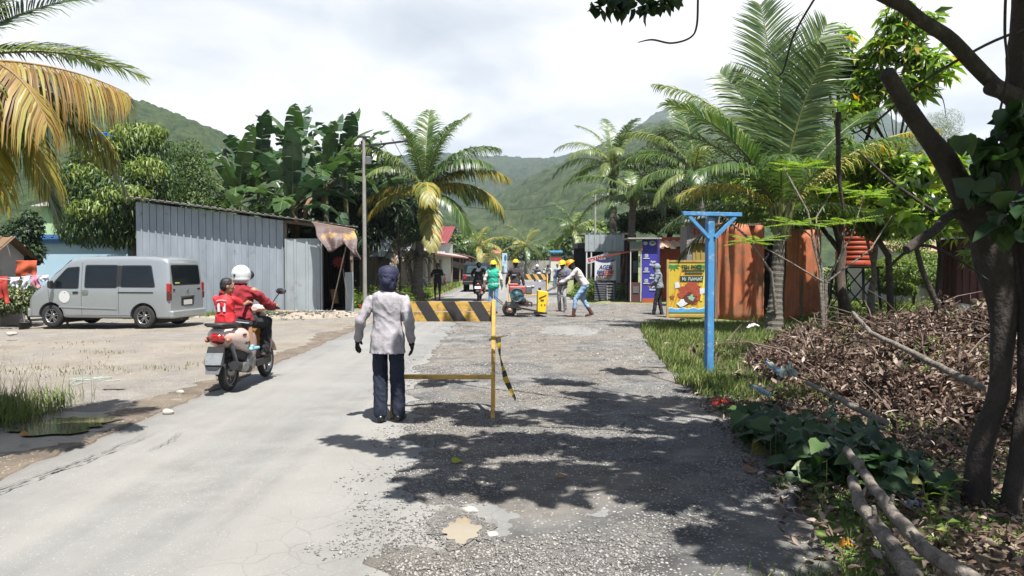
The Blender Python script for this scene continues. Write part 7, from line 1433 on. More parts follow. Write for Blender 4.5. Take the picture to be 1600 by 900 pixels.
def scooter(name, label, loc, rz, paint, group=None, detail=1, rear_rack=True):
    T = thing(name, label, 'scooter', loc, rz, group)
    wheel(T, 0, .25, .10); wheel(T, 1.25, .25, .09)
    loft([(-.36, .74, .06, .05, 0), (-.33, .735, .12, .085, .5), (-.22, .71, .18, .125, .5), (-.06, .68, .205, .155, .6), (.12, .65, .21, .18, .6), (.34, .60, .20, .21, .8), (.50, .55, .18, .22, 1), (.54, .54, .16, .22, 1)], paint, 'rear_cowl', T)
    loft([(-.20, .50, .10, .05, 1), (.0, .47, .15, .09, 1), (.25, .42, .15, .12, 1), (.5, .36, .15, .10, 1), (.56, .34, .14, .08, 1)], trim, 'under_cowl', T)
    loft([(-.30, .845, .09, .02, 1), (-.24, .85, .13, .035, 1), (.0, .845, .155, .045, 1), (.25, .82, .15, .045, 1), (.50, .79, .10, .045, 1), (.55, .785, .07, .03, 1)], seat_b, 'seat', T)
    mb = MB(); mb.tube([(-.14, -.06, .83), (-.17, -.25, .86), (-.12, -.38, .875), (.12, -.38, .875), (.17, -.25, .86), (.14, -.06, .83)], .018, 8).box((0, -.36, .86), (.20, .09, .03), bev=.01); mb.build('grab_rail', seat_b, T)
    loft([(-.385, .71, .05, .03, .5), (-.365, .71, .09, .06, .5), (-.32, .70, .105, .075, .5), (-.28, .69, .09, .07, .5)], tail_r, 'tail_light', T)
    for s in (-1, 1): MB().ball((s * .135, -.29, .68), (.025, .07, .035), n=10).build('turn_signal', mat('amber_lens', (.55, .20, .12), rough=.2), T)
    mb = MB(); mb.prism([(-.10, -.36, .60), (.10, -.36, .60), (.12, -.44, .40), (.06, -.47, .33), (-.06, -.47, .33), (-.12, -.44, .40)], (0, .035, 0)); mb.build('rear_mudguard', trim, T)
    mb = MB(); mb.prism([(-.11, -.405, .53), (.11, -.405, .53), (.10, -.455, .39), (-.10, -.455, .39)], (0, -.008, 0)); mb.build('licence_plate', mat('silver_plate', (.40, .42, .43), rough=.35, metal=.4, var=.2, scale=12), T)
    mb = MB(); mb.prism([(-.105, -.43, .40), (.105, -.43, .40), (.08, -.485, .28), (-.08, -.485, .28)], (0, .02, 0)); mb.build('splash_guard', grey_m, T)
    # engine and exhaust on the right, drive case on the left
    MB().tube([(-.11, 0, .27), (-.12, .2, .30), (-.11, .45, .32)], [.10, .09, .07], 14).build('drive_case', trim, T)
    MB().tube([(.05, .35, .30), (.14, .25, .24), (.16, .10, .27)], .022, 8).tube([(.165, .22, .26), (.165, -.02, .31), (.165, -.22, .355)], [.055, .065, .06], 14).build('exhaust', trim, T)
    MB().lathe([(0, .235), (.05, .235), (.075, .225), (.08, .20)], (0, -.0, .31), 'X', 18, sc=(1.5, .8)).build('exhaust_shield', rim_m, T)
    MB().lathe([(0, .19), (.10, .19), (.12, .15), (.12, .10)], (0, .33, .34), 'X', 18).build('fan_cover', rim_m, T)
    MB().tube([(.13, -.02, .27), (.12, -.24, .70)], .028, 10).build('shock_absorber', grey_m, T); MB().tube([(-.10, .38, .16), (-.18, .12, .13)], .012, 6).build('side_stand', grey_m, T)
    MB().box((0, .72, .30), (.34, .50, .07), bev=.03).box((.185, .70, .30), (.03, .5, .09), bev=.012).box((-.185, .70, .30), (.03, .5, .09), bev=.012).build('footboard', trim, T)
    loft([(.86, .32, .17, .03, 1), (.90, .42, .21, .09, 1), (.93, .56, .23, .14, 1), (.97, .72, .21, .14, 1), (1.0, .84, .15, .09, 1), (1.0, .90, .10, .04, 1)], paint, 'leg_shield', T)
    loft([(1.0, .50, .10, .22, 1), (1.08, .52, .12, .24, 1), (1.12, .54, .09, .20, 1)], paint, 'front_apron', T)
    MB().grid(lambda u, v: Vector(((u - .5) * .13, 1.25 + .29 * math.cos(R(20 + 130 * v)), .25 + .29 * math.sin(R(20 + 130 * v)))), 4, 10).build('front_mudguard', paint, T).modifiers.new('s', 'SOLIDIFY').thickness = .008
    for s in (-1, 1): MB().tube([(s * .07, 1.25, .25), (s * .07, 1.12, .55)], .02, 8).build('fork', grey_m, T)
    MB().tube([(0, 1.10, .60), (0, .98, .98)], .03, 8).build('steering_stem', trim, T)
    loft([(.86, 1.0, .05, .03, 0), (.90, 1.0, .13, .05, 0), (.98, 1.0, .16, .06, 0), (1.05, .99, .11, .06, 0), (1.08, .985, .07, .05, 0)], paint, 'handlebar_cover', T); MB().ball((0, 1.07, .97), (.08, .04, .055), n=12).build('headlight', lamp_w, T)
    mb = MB(); mb.tube([(-.34, .86, 1.01), (-.2, .92, 1.02), (.2, .92, 1.02), (.34, .86, 1.01)], .012, 8); mb.build('handlebar', chrome, T)
    for s in (-1, 1):
        MB().tube([(s * .22, .91, 1.02), (s * .35, .85, 1.005)], .018, 8).tube([(s * .24, .96, 1.01), (s * .34, .92, .99)], .006, 6).build('grip', seat_b, T)
        mb = MB(); mb.tube([(s * .22, .93, 1.03), (s * .25, .95, 1.12), (s * .33, .93, 1.21)], .007, 6).ball((s * .355, .92, 1.24), (.075, .02, .045), n=14); mi_ = mb.build('mirror', trim, T); MB().ball((s * .355, .905, 1.24), (.066, .01, .038), n=12).build('mirror_glass', mat('mirror_glass', (.25, .27, .28), rough=.05, metal=.9, bump=0), mi_)
    if detail:
        for k, (a, b) in enumerate(((.10, .03), (.17, .018), (.22, .022))): MB().ball((.207, .08 + k * .075, .605 + .006 * k), (.006, .034, b * .7), n=8).build('script_mark', ink, T)
        MB().ball((.202, .03, .72), (.012, .07, .012), n=8).build('slot_trim', trim, T)
    return T
SC = scooter('scooter', 'pinkish-cream scooter with black seat carrying a rider and a child', (-3.60, 9.72, .012), R(-3), pinkc)
PB2 = MB().box((.10, .78, .62), (.24, .16, .34), bev=.06).build('orange_pack', mat('orange_bag', (.62, .27, .04)), label='orange bag hanging between the rider and the scooter leg shield', cat='bag'); PB2.location = (-3.60, 9.72, .02)
def motorbike(name, label, loc, rz, paint, group=None, plate=True):
    T = thing(name, label, 'motorcycle', loc, rz, group); wheel(T, 0, .29, .10, spokes=6); wheel(T, 1.27, .29, .08, spokes=6)
    loft([(-.38, .84, .04, .03, 1), (-.30, .82, .10, .06, 1), (0, .74, .13, .10, 1), (.3, .66, .13, .12, 1), (.5, .60, .10, .10, 1)], paint, 'tail_fairing', T)
    loft([(-.32, .89, .08, .02, 1), (-.1, .88, .13, .04, 1), (.2, .83, .14, .05, 1), (.46, .80, .09, .05, 1)], seat_b, 'seat', T)
    loft([(.42, .78, .09, .06, 1), (.55, .82, .14, .11, 1), (.75, .84, .15, .12, 1), (.92, .84, .10, .09, 1)], paint, 'fuel_tank', T)
    loft([(.25, .36, .10, .10, 1), (.4, .38, .15, .16, 1), (.6, .40, .15, .17, 1), (.75, .42, .10, .14, 1)], grey_m, 'engine', T)
    MB().ball((0, -.38, .74), (.08, .04, .045), n=12).build('tail_light', tail_r, T)
    MB().prism([(-.09, -.36, .72), (.09, -.36, .72), (.07, -.46, .42), (-.07, -.46, .42)], (0, .02, 0)).build('rear_mudguard', trim, T)
    if plate: MB().box((0, -.425, .60), (.26, .012, .11), rot=(-.3, 0, 0)).build('licence_plate', white_s, T)
    MB().tube([(.12, .45, .28), (.15, .1, .28), (.17, -.25, .38)], [.025, .05, .055], 12).build('exhaust', grey_m, T)
    for s in (-1, 1): MB().tube([(s * .07, 1.27, .29), (s * .08, 1.0, .95)], .022, 8).build('fork', grey_m, T); MB().tube([(s * .1, .02, .29), (s * .11, .12, .68)], .025, 8).build('shock_absorber', red_p, T); MB().tube([(s * .04, 0, .29), (s * .08, .40, .36)], .022, 6).build('swingarm', trim, T)
    MB().box((0, 1.1, .85), (.26, .16, .22), bev=.06).build('headlight', lamp_w, T); MB().tube([(-.36, .84, 1.03), (-.15, .95, 1.0), (.15, .95, 1.0), (.36, .84, 1.03)], .013, 8).build('handlebar', trim, T)
    for s in (-1, 1): MB().tube([(s * .22, .92, 1.02), (s * .30, .95, 1.18)], .006, 6).ball((s * .33, .94, 1.21), (.07, .02, .04), n=10).build('mirror', trim, T)
    return T
motorbike('motorcycle', 'black motorcycle with red tail light ridden away behind the barrier', (-1.45, 33.2, .012), R(-2), trim, 'motorcycles down the road')
scooter('scooter', 'dark parked scooter with white front standing far down the road', (2.65, 58, .0), R(165), mat('grey_paint', (.20, .21, .23), rough=.3), 'scooters far down the road', 0)
scooter('scooter', 'white scooter waiting behind the far barrier among the distant riders', (1.7, 52, .0), R(185), white_s, 'scooters far down the road', 0)
# black vehicle beyond the motorcycle
TK = thing('black_car', 'black high-sided car driving away just beyond the motorcycle', 'car', (-2.0, 44, .012), 0)
c_ = MB(); n = 18
prof = [(-.05, .45), (-.02, .9), (.05, 1.0), (.18, 1.55), (.45, 1.68), (2.2, 1.70), (2.9, 1.15), (3.9, 1.0), (4.05, .75), (4.05, .42)]
V = []
for k, (f, dy) in enumerate(((.86, .03), (.96, .0), (1, 0), (1, 0), (.96, 0), (.86, .03))):
    x = (-1, -.965, -.9, .9, .965, 1)[k] * .84
    for (y, z) in prof: V.append((x * (1 - .10 * max(0, z - 1) / .7), y + (.04 if k in (0, 5) else 0) * (1 if y < 2 else -1), z - (.05 if k in (0, 5) and z > 1.2 else 0)))
m_ = len(prof); F_ = [[k * m_ + i, k * m_ + i + 1, (k + 1) * m_ + i + 1, (k + 1) * m_ + i] for k in range(5) for i in range(m_ - 1)] + [list(range(m_)), list(range(5 * m_, 6 * m_))[::-1]] + [[k * m_, (k + 1) * m_, (k + 2 - 1) * m_ + m_ - 1, k * m_ + m_ - 1] for k in range(5)]
c_.add(V, F_, 0, False); cbm = mat('black_car_paint', (.018, .019, .022), rough=.2, coat=.8, var=.1, bump=0); c_.build('body', cbm, TK)
MB().prism([(-.62, .055, 1.08), (.62, .055, 1.08), (.54, .165, 1.5), (-.54, .165, 1.5)], (0, -.02, 0)).build('rear_window', mat('sky_lit_glass', (.06, .10, .11), rough=.06, spec=.8, bump=0), TK)
for s in (-1, 1): MB().box((s * .70, -.06, .85), (.16, .05, .26), bev=.02).build('tail_light', tail_r, TK)
MB().box((0, -.08, .52), (1.6, .10, .2), bev=.03).build('rear_bumper', trim, TK); MB().box((0, -.075, .75), (.42, .02, .11)).build('licence_plate', trim, TK)
for s in (-1, 1):
    for y in (.7, 3.2): W_ = MB().lathe([(.18, -.09), (.29, -.09), (.31, -.05), (.31, .05), (.29, .09), (.18, .09)], (s * .72, y, .31), 'X', 22).build('wheel', rubber, TK); MB().lathe([(0, -.05), (.18, -.07), (.18, .07), (0, .05)], (s * .72, y, .31), 'X', 16).build('rim', rim_m, W_)
    MB().tube([(s * .62, .5, 1.72), (s * .62, 1.9, 1.74)], .02, 6).build('roof_rail', grey_m, TK)

# bicycle leaning at the left stalls
def bicycle(loc, rz, label):
    T = thing('bicycle', label, 'bicycle', loc, rz, 'bicycles at the roadside stalls')
    for y in (0, 1.05):
        P = [(0, y + .33 * math.cos(a / 24 * 6.283), .33 + .33 * math.sin(a / 24 * 6.283)) for a in range(25)]; W_ = MB().tube(P, .018, 6, cap=False).build('wheel', rubber, T); mb = MB()
        for k in range(12): a = k / 12 * 6.283; mb.tube([(0, y, .33), (0, y + .32 * math.cos(a), .33 + .32 * math.sin(a))], .002, 3)
        mb.build('spokes', grey_m, W_)
    fr = MB(); 
    for a, b in (((0, 0, .33), (0, .35, .30)), ((0, 0, .33), (0, .28, .75)), ((0, .35, .30), (0, .25, .85)), ((0, .35, .30), (0, .88, .70)), ((0, .28, .75), (0, .86, .80)), ((0, 1.05, .33), (0, .86, .85)), ((0, .86, .85), (0, .84, .98))): fr.tube([a, b], .016, 6)
    fr.build('frame', red_p, T); MB().tube([(-.25, .78, 1.0), (0, .84, .98), (.25, .78, 1.0)], .012, 6).build('handlebar', grey_m, T); MB().ball((0, .24, .88), (.07, .13, .04), n=10).build('saddle', seat_b, T)
bicycle((-4.55, 47.0, 0), R(75), 'bicycle parked at the corner of the left roadside stalls'); bicycle((-4.6, 53, 0), R(10), 'bicycle further along standing against the white stall wall')

# ================================================================== BARRIERS
bw = mat('barrier_yellow_wood', (.80, .48, .10), rough=.6, var=.16, scale=5, stretch=(.7, 6, 6), bump=.3, dirt=((.36, .22, .09), 9, .52)); bk = mat('barrier_black_stripe', (.045, .04, .038), rough=.6, var=.3, scale=5)
def barrier(loc, rz, label, W_=1.62, right_only=False, panel=False):
    T = thing('road_barrier', label, 'barrier', loc, rz, 'striped road barriers'); zt, zb, th = 1.20, .99, .022
    B_ = MB().box((0, 0, (zt + zb) / 2 + .056), (W_, th, .103)).box((0, 0, (zt + zb) / 2 - .056), (W_, th, .103)).build('striped_board', bw, T)
    for row, s0 in ((1, 0), (0, 0)):
        mb = MB(); z1, z0 = (zt + .003, zt - .103) if row else (zb + .107, zb + .004)
        k = 0; p = .285; sl = .62; off = -W_ / 2 - .06 + (0 if row else .0)
        while off + k * p < W_ / 2 + .3:
            xa = off + k * p; dz = lambda z: (zt - z) * sl
            P = [(xa + dz(z1), z1), (xa + .14 + dz(z1), z1), (xa + .14 + dz(z0), z0), (xa + dz(z0), z0)]; P = [(min(max(x, -W_ / 2), W_ / 2), z) for x, z in P]
            if abs(P[0][0] - P[1][0]) + abs(P[2][0] - P[3][0]) > .01: mb.prism([(x, -th / 2 - .0022, z) for x, z in P][::-1], (0, .0042, 0)); mb.prism([(x, th / 2 - .002, z) for x, z in P][::-1], (0, .0042, 0))
            k += 1
        mb.build('black_stripes', bk, B_)
    for s in (-1, 1):
        x = s * (W_ / 2 - .02); MB().beam((x, -.30, 0), (x, -.02, 1.22), .055, .04, up=(1, 0, 0), bev=.003).build('leg', bw, T); MB().beam((x - s * .012, .30, 0), (x - s * .012, .02, 1.14), .055, .035, up=(1, 0, 0), bev=.003).build('leg', bw, T)
    MB().beam((-W_ / 2 + .03, -.20, .42), (W_ / 2 - .03, -.20, .42), .05, .045, bev=.003).build('lower_rail', bw, T)
    if panel: MB().box((0, -.05, .62), (W_ * .9, .02, .62)).build('grey_panel', mat('pale_grey_panel', (.42, .41, .44)), T)
    return T
b1 = barrier((-.72, 8.25, .02), R(-1), 'yellow and black striped wooden barrier beside the officer', 1.09)
tape = thing('warning_tape', 'loose strip of yellow and black warning tape hanging from the barrier leg', 'tape', (-.1, 8.1, .02)); P = [at(778, 527, 8.0), at(782, 560, 7.95), at(790, 592, 7.9), at(806, 625, 7.85)]
ty = mat('tape_yellow', (.75, .52, .04), rough=.4, var=.08, trans=.2)
for k in range(11):
    def f(u, v, k=k):
        t = (k + v) / 11 * 3; j = min(int(t), 2); q = P[j].lerp(P[j + 1], t - j); return q + Vector(((u - .5) * .055 * (.6 + .4 * math.cos(t * 3)), .035 * math.sin(t * 4 + u * 2), (u - .5) * .02))
    MB().grid(f, 2, 3).build('tape_band', ty if k % 2 else bk, tape, True)
MB().tube([at(764, 531, 7.95), at(778, 527, 7.93), at(794, 524, 7.9)], [.012, .008, .004], 6).box(at(771, 528, 7.97), (.05, .09, .035)).build('knot', ty, tape, True)
barrier((.62, 29.5, .02), R(4), 'second striped barrier with pale panel behind the cutting machine', 1.5, panel=True)

# ================================================================== ROAD CUTTING MACHINE
CM = thing('pavement_cutter', 'walk-behind engine-driven cutting machine with red engine and yellow water tank', 'machine', (.34, 23.3, .03), R(2)); cast = mat('dark_cast_iron', (.045, .035, .03), rough=.7, var=.4, scale=8, dirt=((.20, .10, .06), 9, .56)); teal = mat('worn_teal_paint', (.05, .12, .14), rough=.5, var=.3, scale=8); redE = mat('faded_red_engine', (.42, .09, .07), rough=.5, var=.25, scale=6)
MB().lathe([(0, -.24), (.20, -.24), (.215, -.2), (.215, .2), (.20, .24), (0, .24)], (-.42, 0, .215), 'Y', 30).build('drum', cast, CM)
MB().lathe([(0, -.29), (.055, -.29), (.06, -.25), (.10, -.243)], (-.42, 0, .215), 'Y', 18).build('hub_cap', mat('rusty_pale_hub', (.55, .38, .30)), CM)
for y in (-.27, .27): MB().beam((-.55, y, .34), (.48, y, .14), .05, .03).beam((-.2, y, .06), (.5, y, .09), .04, .03).beam((-.55, y, .34), (-.50, y, .46), .04).build('side_frame', cast, CM)
MB().box((-.15, 0, .34), (.7, .50, .05)).box((-.02, 0, .42), (.36, .3, .14), bev=.03).build('bed_plate', cast, CM)
for y in (-.2, .2):
    MB().lathe([(.03, -.03), (.075, -.03), (.085, 0), (.075, .03), (.03, .03)], (.42, y, .085), 'Y', 18).build('caster', rubber, CM)
MB().lathe([(0, -.03), (.035, -.03), (.035, .03), (0, .03)], (-.16, -.30, .06), 'Y', 12).build('roller', cast, CM)
MB().box((-.18, .02, .80), (.50, .34, .24), bev=.03).box((-.30, .02, .96), (.30, .28, .08), bev=.03).build('engine_block', redE, CM); MB().box((.16, 0, .80), (.20, .28, .26), bev=.03).tube([(.26, 0, .9), (.33, 0, .9)], .05, 10).build('engine_head', grey_m, CM)
fw = MB().lathe([(.02, -.03), (.06, -.03), (.06, -.015), (.18, -.012), (.19, -.03), (.215, -.03), (.215, .03), (.19, .03), (.18, 0), (.02, .0)], (-.20, -.25, .66), 'Y', 30); 
for k in range(5): a = k * 1.2566; fw.beam((-.20, -.262, .66), (-.20 + .19 * math.cos(a), -.262, .66 + .19 * math.sin(a)), .04, .02)
fw.build('flywheel', teal, CM)
MB().box((-.22, -.24, .48), (.16, .04, .34)).prism([(-.30, -.275, .62), (-.12, -.275, .62), (-.34, -.275, .25), (-.46, -.275, .25)], (0, .025, 0)).build('belt_guard', trim, CM); MB().lathe([(0, -.02), (.10, -.02), (.10, .02), (0, .02)], (-.02, -.24, .50), 'Y', 20).build('pulley', cast, CM)
MB().tube([(.1, -.1, .30), (.15, -.1, .45), (.25, -.1, .42), (.25, -.1, .30)], .03, 8).build('hoop', cast, CM)
yt = mat('yellow_tank_paint', (.95, .66, .02), rough=.4, var=.08, scale=3, dirt=((.45, .28, .05), 6, .62))
tk = MB(); V = [(.42, -.24, .15), (.66, -.24, .12), (.66, .24, .12), (.42, .24, .15), (.43, -.24, .80), (.73, -.24, .75), (.73, .24, .75), (.43, .24, .80)]; tk.add(V, [[0, 1, 5, 4], [1, 2, 6, 5], [2, 3, 7, 6], [3, 0, 4, 7], [4, 5, 6, 7], [3, 2, 1, 0]]); to_ = tk.build('yellow_tank', yt, CM); q = to_.modifiers.new('b', 'BEVEL'); q.width = .015
MB().prism([(.46, -.245, .53), (.68, -.245, .63), (.69, -.245, .67), (.47, -.245, .58)], (0, -.004, 0)).box((.56, -.247, .50), (.10, .006, .05)).box((.54, -.247, .36), (.035, .006, .04)).box((.64, -.247, .36), (.035, .006, .04)).build('tank_marking', mat('brown_marking', (.12, .05, .01)), CM)
MB().box((.55, 0, .10), (.34, .40, .04)).build('tank_shelf', cast, CM); MB().tube([(.50, 0, .78), (.50, 0, .87)], .04, 10).build('filler_cap', trim, CM)
for y in (-.2, .2): MB().tube([(.68, y, .74), (.90, y, .86), (1.12, y, 1.02), (1.25, y, 1.04)], .018, 8).build('handle', grey_m, CM)
for s in (0, .06): MB().tube([(-.62, -.2, .36 + s), (-.80, -.2, .50 + s), (-.98, -.15, .66 + s)], .012, 6).build('tow_cable', trim, CM)
MB().tube([(-.95, -.2, .02), (-.6, -.22, .04)], .012, 6).build('ground_bar', cast, CM)
# ================================================================== PEOPLE (local: +y forward, z up)
skin = mat('brown_skin', (.42, .23, .14), rough=.55, var=.08, scale=5, bump=.05); skin_d = mat('dark_brown_skin', (.13, .065, .04), rough=.55, var=.1, scale=5, bump=.05); hair_m = mat('black_hair', (.012, .010, .010), rough=.6, var=.3, bump=.5, bscale=120, stretch=(1, 1, .2))
def cl(n, c, **k): k.setdefault('rough', .9); return mat(n, c, var=k.pop('var', .10), scale=4, bump=k.pop('bump', .35), bscale=k.pop('bs', 14), bdist=.02, **k)
base_pose = dict(pel=(0, 0, .93), che=(0, 0, 1.26), nek=(0, 0, 1.43), hed=(0, .015, 1.575), shL=(-.180, 0, 1.368), shR=(.180, 0, 1.368), elL=(-.25, -.03, 1.11), elR=(.25, -.03, 1.11), wrL=(-.27, .03, .86), wrR=(.27, .03, .86), hpL=(-.09, 0, .92), hpR=(.09, 0, .92), knL=(-.105, .02, .50), knR=(.105, .02, .50), anL=(-.115, -.02, .085), anR=(.115, -.02, .085), toL=(-.135, .15, .03), toR=(.135, .15, .03))
def frame(z, x):
    z = Vector(z).normalized(); x = Vector(x); x = (x - z * x.dot(z)).normalized(); return Matrix((x, z.cross(x), z)).transposed()
def hand(P, wr, el, side, curl=.5, fwd=Vector((0, 1, 0))):
    d = (wr - el).normalized(); s = d.cross(fwd)
    if s.length < .1: s = d.cross(Vector((1, 0, 0)))
    s.normalize(); u = s.cross(d).normalized(); M_ = Matrix((s, u, d)).transposed()   # u across the knuckles
    P.append(('c', wr - d * .01, wr + d * .03, .026, .028)); P.append(('e', wr + d * .055, (.016, .042, .048), M_)); inn = s * (1 if (s.x * -side) > 0 else -1)
    for k, (o_, l) in enumerate(((.032, .068), (.011, .078), (-.011, .073), (-.031, .056))):
        a = wr + d * .088 + u * o_; b = a + (d * math.cos(curl) + inn * math.sin(curl)) * l * .5; c = b + (d * math.cos(curl * 2.1) + inn * math.sin(curl * 2.1)) * l * .5; P.append(('c', a, b, .0095, .009)); P.append(('c', b, c, .009, .0075))
    a = wr + d * .035 + u * .036; b = a + (u * .6 + d * .7 + inn * .35).normalized() * .04; c = b + (d * .9 + u * .1 + inn * .4).normalized() * .032; P.append(('c', a, b, .012, .010)); P.append(('c', b, c, .010, .008))
def head_prims(c, M_, k=1):
    f = lambda x, y, z: c + M_ @ Vector((x, y, z)) * k
    L_ = [('e', f(0, -.005, .02), (.076, .095, .105), M_), ('e', f(0, .03, -.045), (.056, .062, .068), M_), ('c', f(0, .085, .015), f(0, .108, -.022), .011, .016), ('c', f(-.03, .078, .035), f(.03, .078, .035), .014, .014), ('e', f(0, .088, -.06), (.026, .012, .011), M_), ('e', f(0, .07, -.09), (.022, .02, .02), M_), ('e', f(-.078, -.01, -.005), (.01, .02, .034), M_), ('e', f(.078, -.01, -.005), (.01, .02, .034), M_), ('e', f(-.04, .06, -.01), (.022, .02, .02), M_), ('e', f(.04, .06, -.01), (.022, .02, .02), M_)]
    return [(p[0], p[1], tuple(v * k for v in p[2]), p[3]) if p[0] == 'e' else (*p[:3], p[3] * k, p[4] * k) for p in L_]
def person(name, label, loc, rz, H, pose, sk, top, bottom, shoe=None, look=(0, 1, 0), ltilt=(0, 0, 1), group=None, fat=1.0, sleeve='long', legs='long', jacket=0, wide=0, voxel=.009, wr=.006, ws=7, wst=(1, 1, .8), curl=.5, extras=None, hair=True, female=0, boots=0, armr=1.0):
    s = H / 1.70; T = thing(name, label, 'person', loc, rz, group); J = {k: Vector(v) for k, v in base_pose.items()}; J.update({k: Vector(v) for k, v in pose.items()}); J = {k: v * s for k, v in J.items()}
    sx = (J['shR'] - J['shL']).normalized(); hx = (J['hpR'] - J['hpL']).normalized(); up = (J['nek'] - J['pel']).normalized(); Mt = frame(up, sx); Mp = frame(up, hx); mid = J['pel'].lerp(J['che'], .5)
    lk = Vector(look).normalized(); Mh = frame(Vector(ltilt) - lk * Vector(ltilt).dot(lk), lk.cross(Vector(ltilt))); f_ = fat * s; hk = s ** .45
    def spine(t):   # t in -.4..1 from below the pelvis to the neck base, lengths along the spine
        a, b, c = J['pel'], J['che'], J['nek']; l1, l2 = (b - a).length, (c - b).length; d = t * (l1 + l2)
        if d <= 0: return a + (b - a).normalized() * d
        if d < l1: return (a.lerp(b, d / l1) + (a.lerp(c, t)) ) / 2 if False else a.lerp(b, d / l1)
        return b.lerp(c, (d - l1) / l2)
    def chain(prof, M_): return ('t', [(spine(t), rx * f_, ry * f_) for t, rx, ry in prof], M_)
    B_ = [chain([(-.18, .09, .08), (-.1, .14, .10), (.02, .158, .108), (.2, .142, .095), (.36, .130, .086), (.55, .142, .092), (.75, .155, .098), (.88, .150, .085), (.96, .10, .065), (1.0, .06, .055)], Mt), ('c', J['nek'] - up * .06, J['hed'] - Mh @ Vector((0, 0, .06 * s)), .052 * s, .048 * s), ('c', J['shL'] - up * .012, J['shR'] - up * .012, .042 * s, .042 * s)]
    B_ += head_prims(J['hed'], Mh, hk)
    for q, sd in (('L', -1), ('R', 1)):
        B_ += [('c', J['sh' + q], J['el' + q], .046 * f_, .036 * s), ('c', J['el' + q], J['wr' + q], .036 * s, .024 * s), ('c', J['hp' + q], J['kn' + q], .078 * f_, .052 * s), ('c', J['kn' + q] - (J['kn' + q] - J['an' + q]) * .0, J['kn' + q].lerp(J['an' + q], .35), .050 * s, .052 * s), ('c', J['kn' + q].lerp(J['an' + q], .35), J['an' + q], .052 * s, .034 * s), ('c', J['an' + q] - Vector((0, 0, .02)), J['to' + q], .036 * s, .026 * s)]
        hand(B_, J['wr' + q], J['el' + q], sd, curl, lk)
    blob('body', B_, sk, T, voxel=voxel, smooth=2)
    eye = MB(); ew = mat('eye_white', (.6, .58, .55), rough=.2, bump=0); ed = mat('dark_iris', (.02, .012, .01), rough=.15, bump=0)
    for q in (-1, 1): MB().ball(J['hed'] + Mh @ Vector((q * .031, .079, .012)) * hk, (.013 * hk, .008 * hk, .009 * hk), 0, 8, Mh).ball(J['hed'] + Mh @ Vector((q * .031, .0855, .012)) * hk, (.006, .004, .0065), 1, 8, Mh).build('eye', [ew, ed], T)
    MB().ball(J['hed'] + Mh @ Vector((0, .099, -.060)) * hk, (.022, .006, .007), 0, 8, Mh).build('lips', mat('dark_lips', (.16, .06, .05), rough=.5), T)
    # shirt
    hem = J['pel'] - up * (.02 + jacket) * s; S_ = [chain([(-.06 - jacket * 1.95, .196 if jacket else .172, .160 if jacket else .128), (.03, .182, .142 if jacket else .128), (.2, .163, .120), (.36, .150, .106), (.55, .162, .112), (.75, .174, .118), (.86, .174, .108), (.91, .160, .098), (.955, .120, .084), (1.0, .072, .066), (1.03, .060, .058)], Mt), ('c', J['shL'] + Vector((.015, 0, -.012)), J['shR'] + Vector((-.015, 0, -.012)), .055 * s, .055 * s)]
    for q in 'LR':
        if sleeve == 'none': continue
        e = J['el' + q] if sleeve == 'long' else J['sh' + q].lerp(J['el' + q], .75); S_.append(('c', J['sh' + q] + Vector((0, 0, -.012 * s)), e, .060 * f_ * armr, .054 * s * armr))
        if sleeve == 'long': S_.append(('c', J['el' + q], J['wr' + q].lerp(J['el' + q], .06), .056 * s * armr, .043 * s * armr))
    blob('jacket' if jacket else 'shirt', S_, top, T, voxel=voxel, smooth=3, wr=wr, wscale=ws, wstr=wst)
    if sleeve in ('none',):
        pass
    Q = [('e', J['pel'] - up * .01, (.160 * f_, .114 * f_, .12 * s), Mp)]
    for q in 'LR':
        e = J['an' + q] + (J['kn' + q] - J['an' + q]) * (.06 if legs == 'long' else .85); 
        if boots: e = J['an' + q] + (J['kn' + q] - J['an' + q]) * .38
        w0 = 1 + wide; Q += [('c', J['hp' + q], J['kn' + q], .085 * f_ * w0 ** .2, .066 * s * w0)]
        if legs == 'long': Q.append(('c', J['kn' + q], e, .068 * s * w0, .058 * s * w0 ** 1.3))
    blob('trousers' if legs == 'long' else 'shorts', Q, bottom, T, voxel=voxel, smooth=2, wr=wr * .7, wscale=9, wstr=(1.3, 1.3, .18))
    if shoe:
        for q in 'LR':
            a, t = J['an' + q], J['to' + q]; d = (t - a); d.z = 0; d.normalize(); P = [('c', a - d * .03 * s + Vector((0, 0, -.03)) * s, t + Vector((0, 0, .008)), .043 * s, .032 * s), ('c', a + Vector((0, 0, .03)) * s, a - Vector((0, 0, .03)) * s, .043 * s, .042 * s)]
            if boots: P.append(('c', a, a.lerp(J['kn' + q], .42), .05 * s, .062 * s))
            blob('boot' if boots else 'shoe', P, shoe, T, voxel=voxel, smooth=1)
    if hair: blob('hair', [('e', J['hed'] + Mh @ Vector((0, -.018, .035)) * hk, (.083 * hk, .098 * hk, .098 * hk), Mh), ('e', J['hed'] + Mh @ Vector((0, -.045, -.005)) * hk, (.080 * hk, .066 * hk, .078 * hk), Mh)], hair_m, T, voxel=.008, smooth=1, wr=.003, wscale=40)
    return T, J, Mh, hk
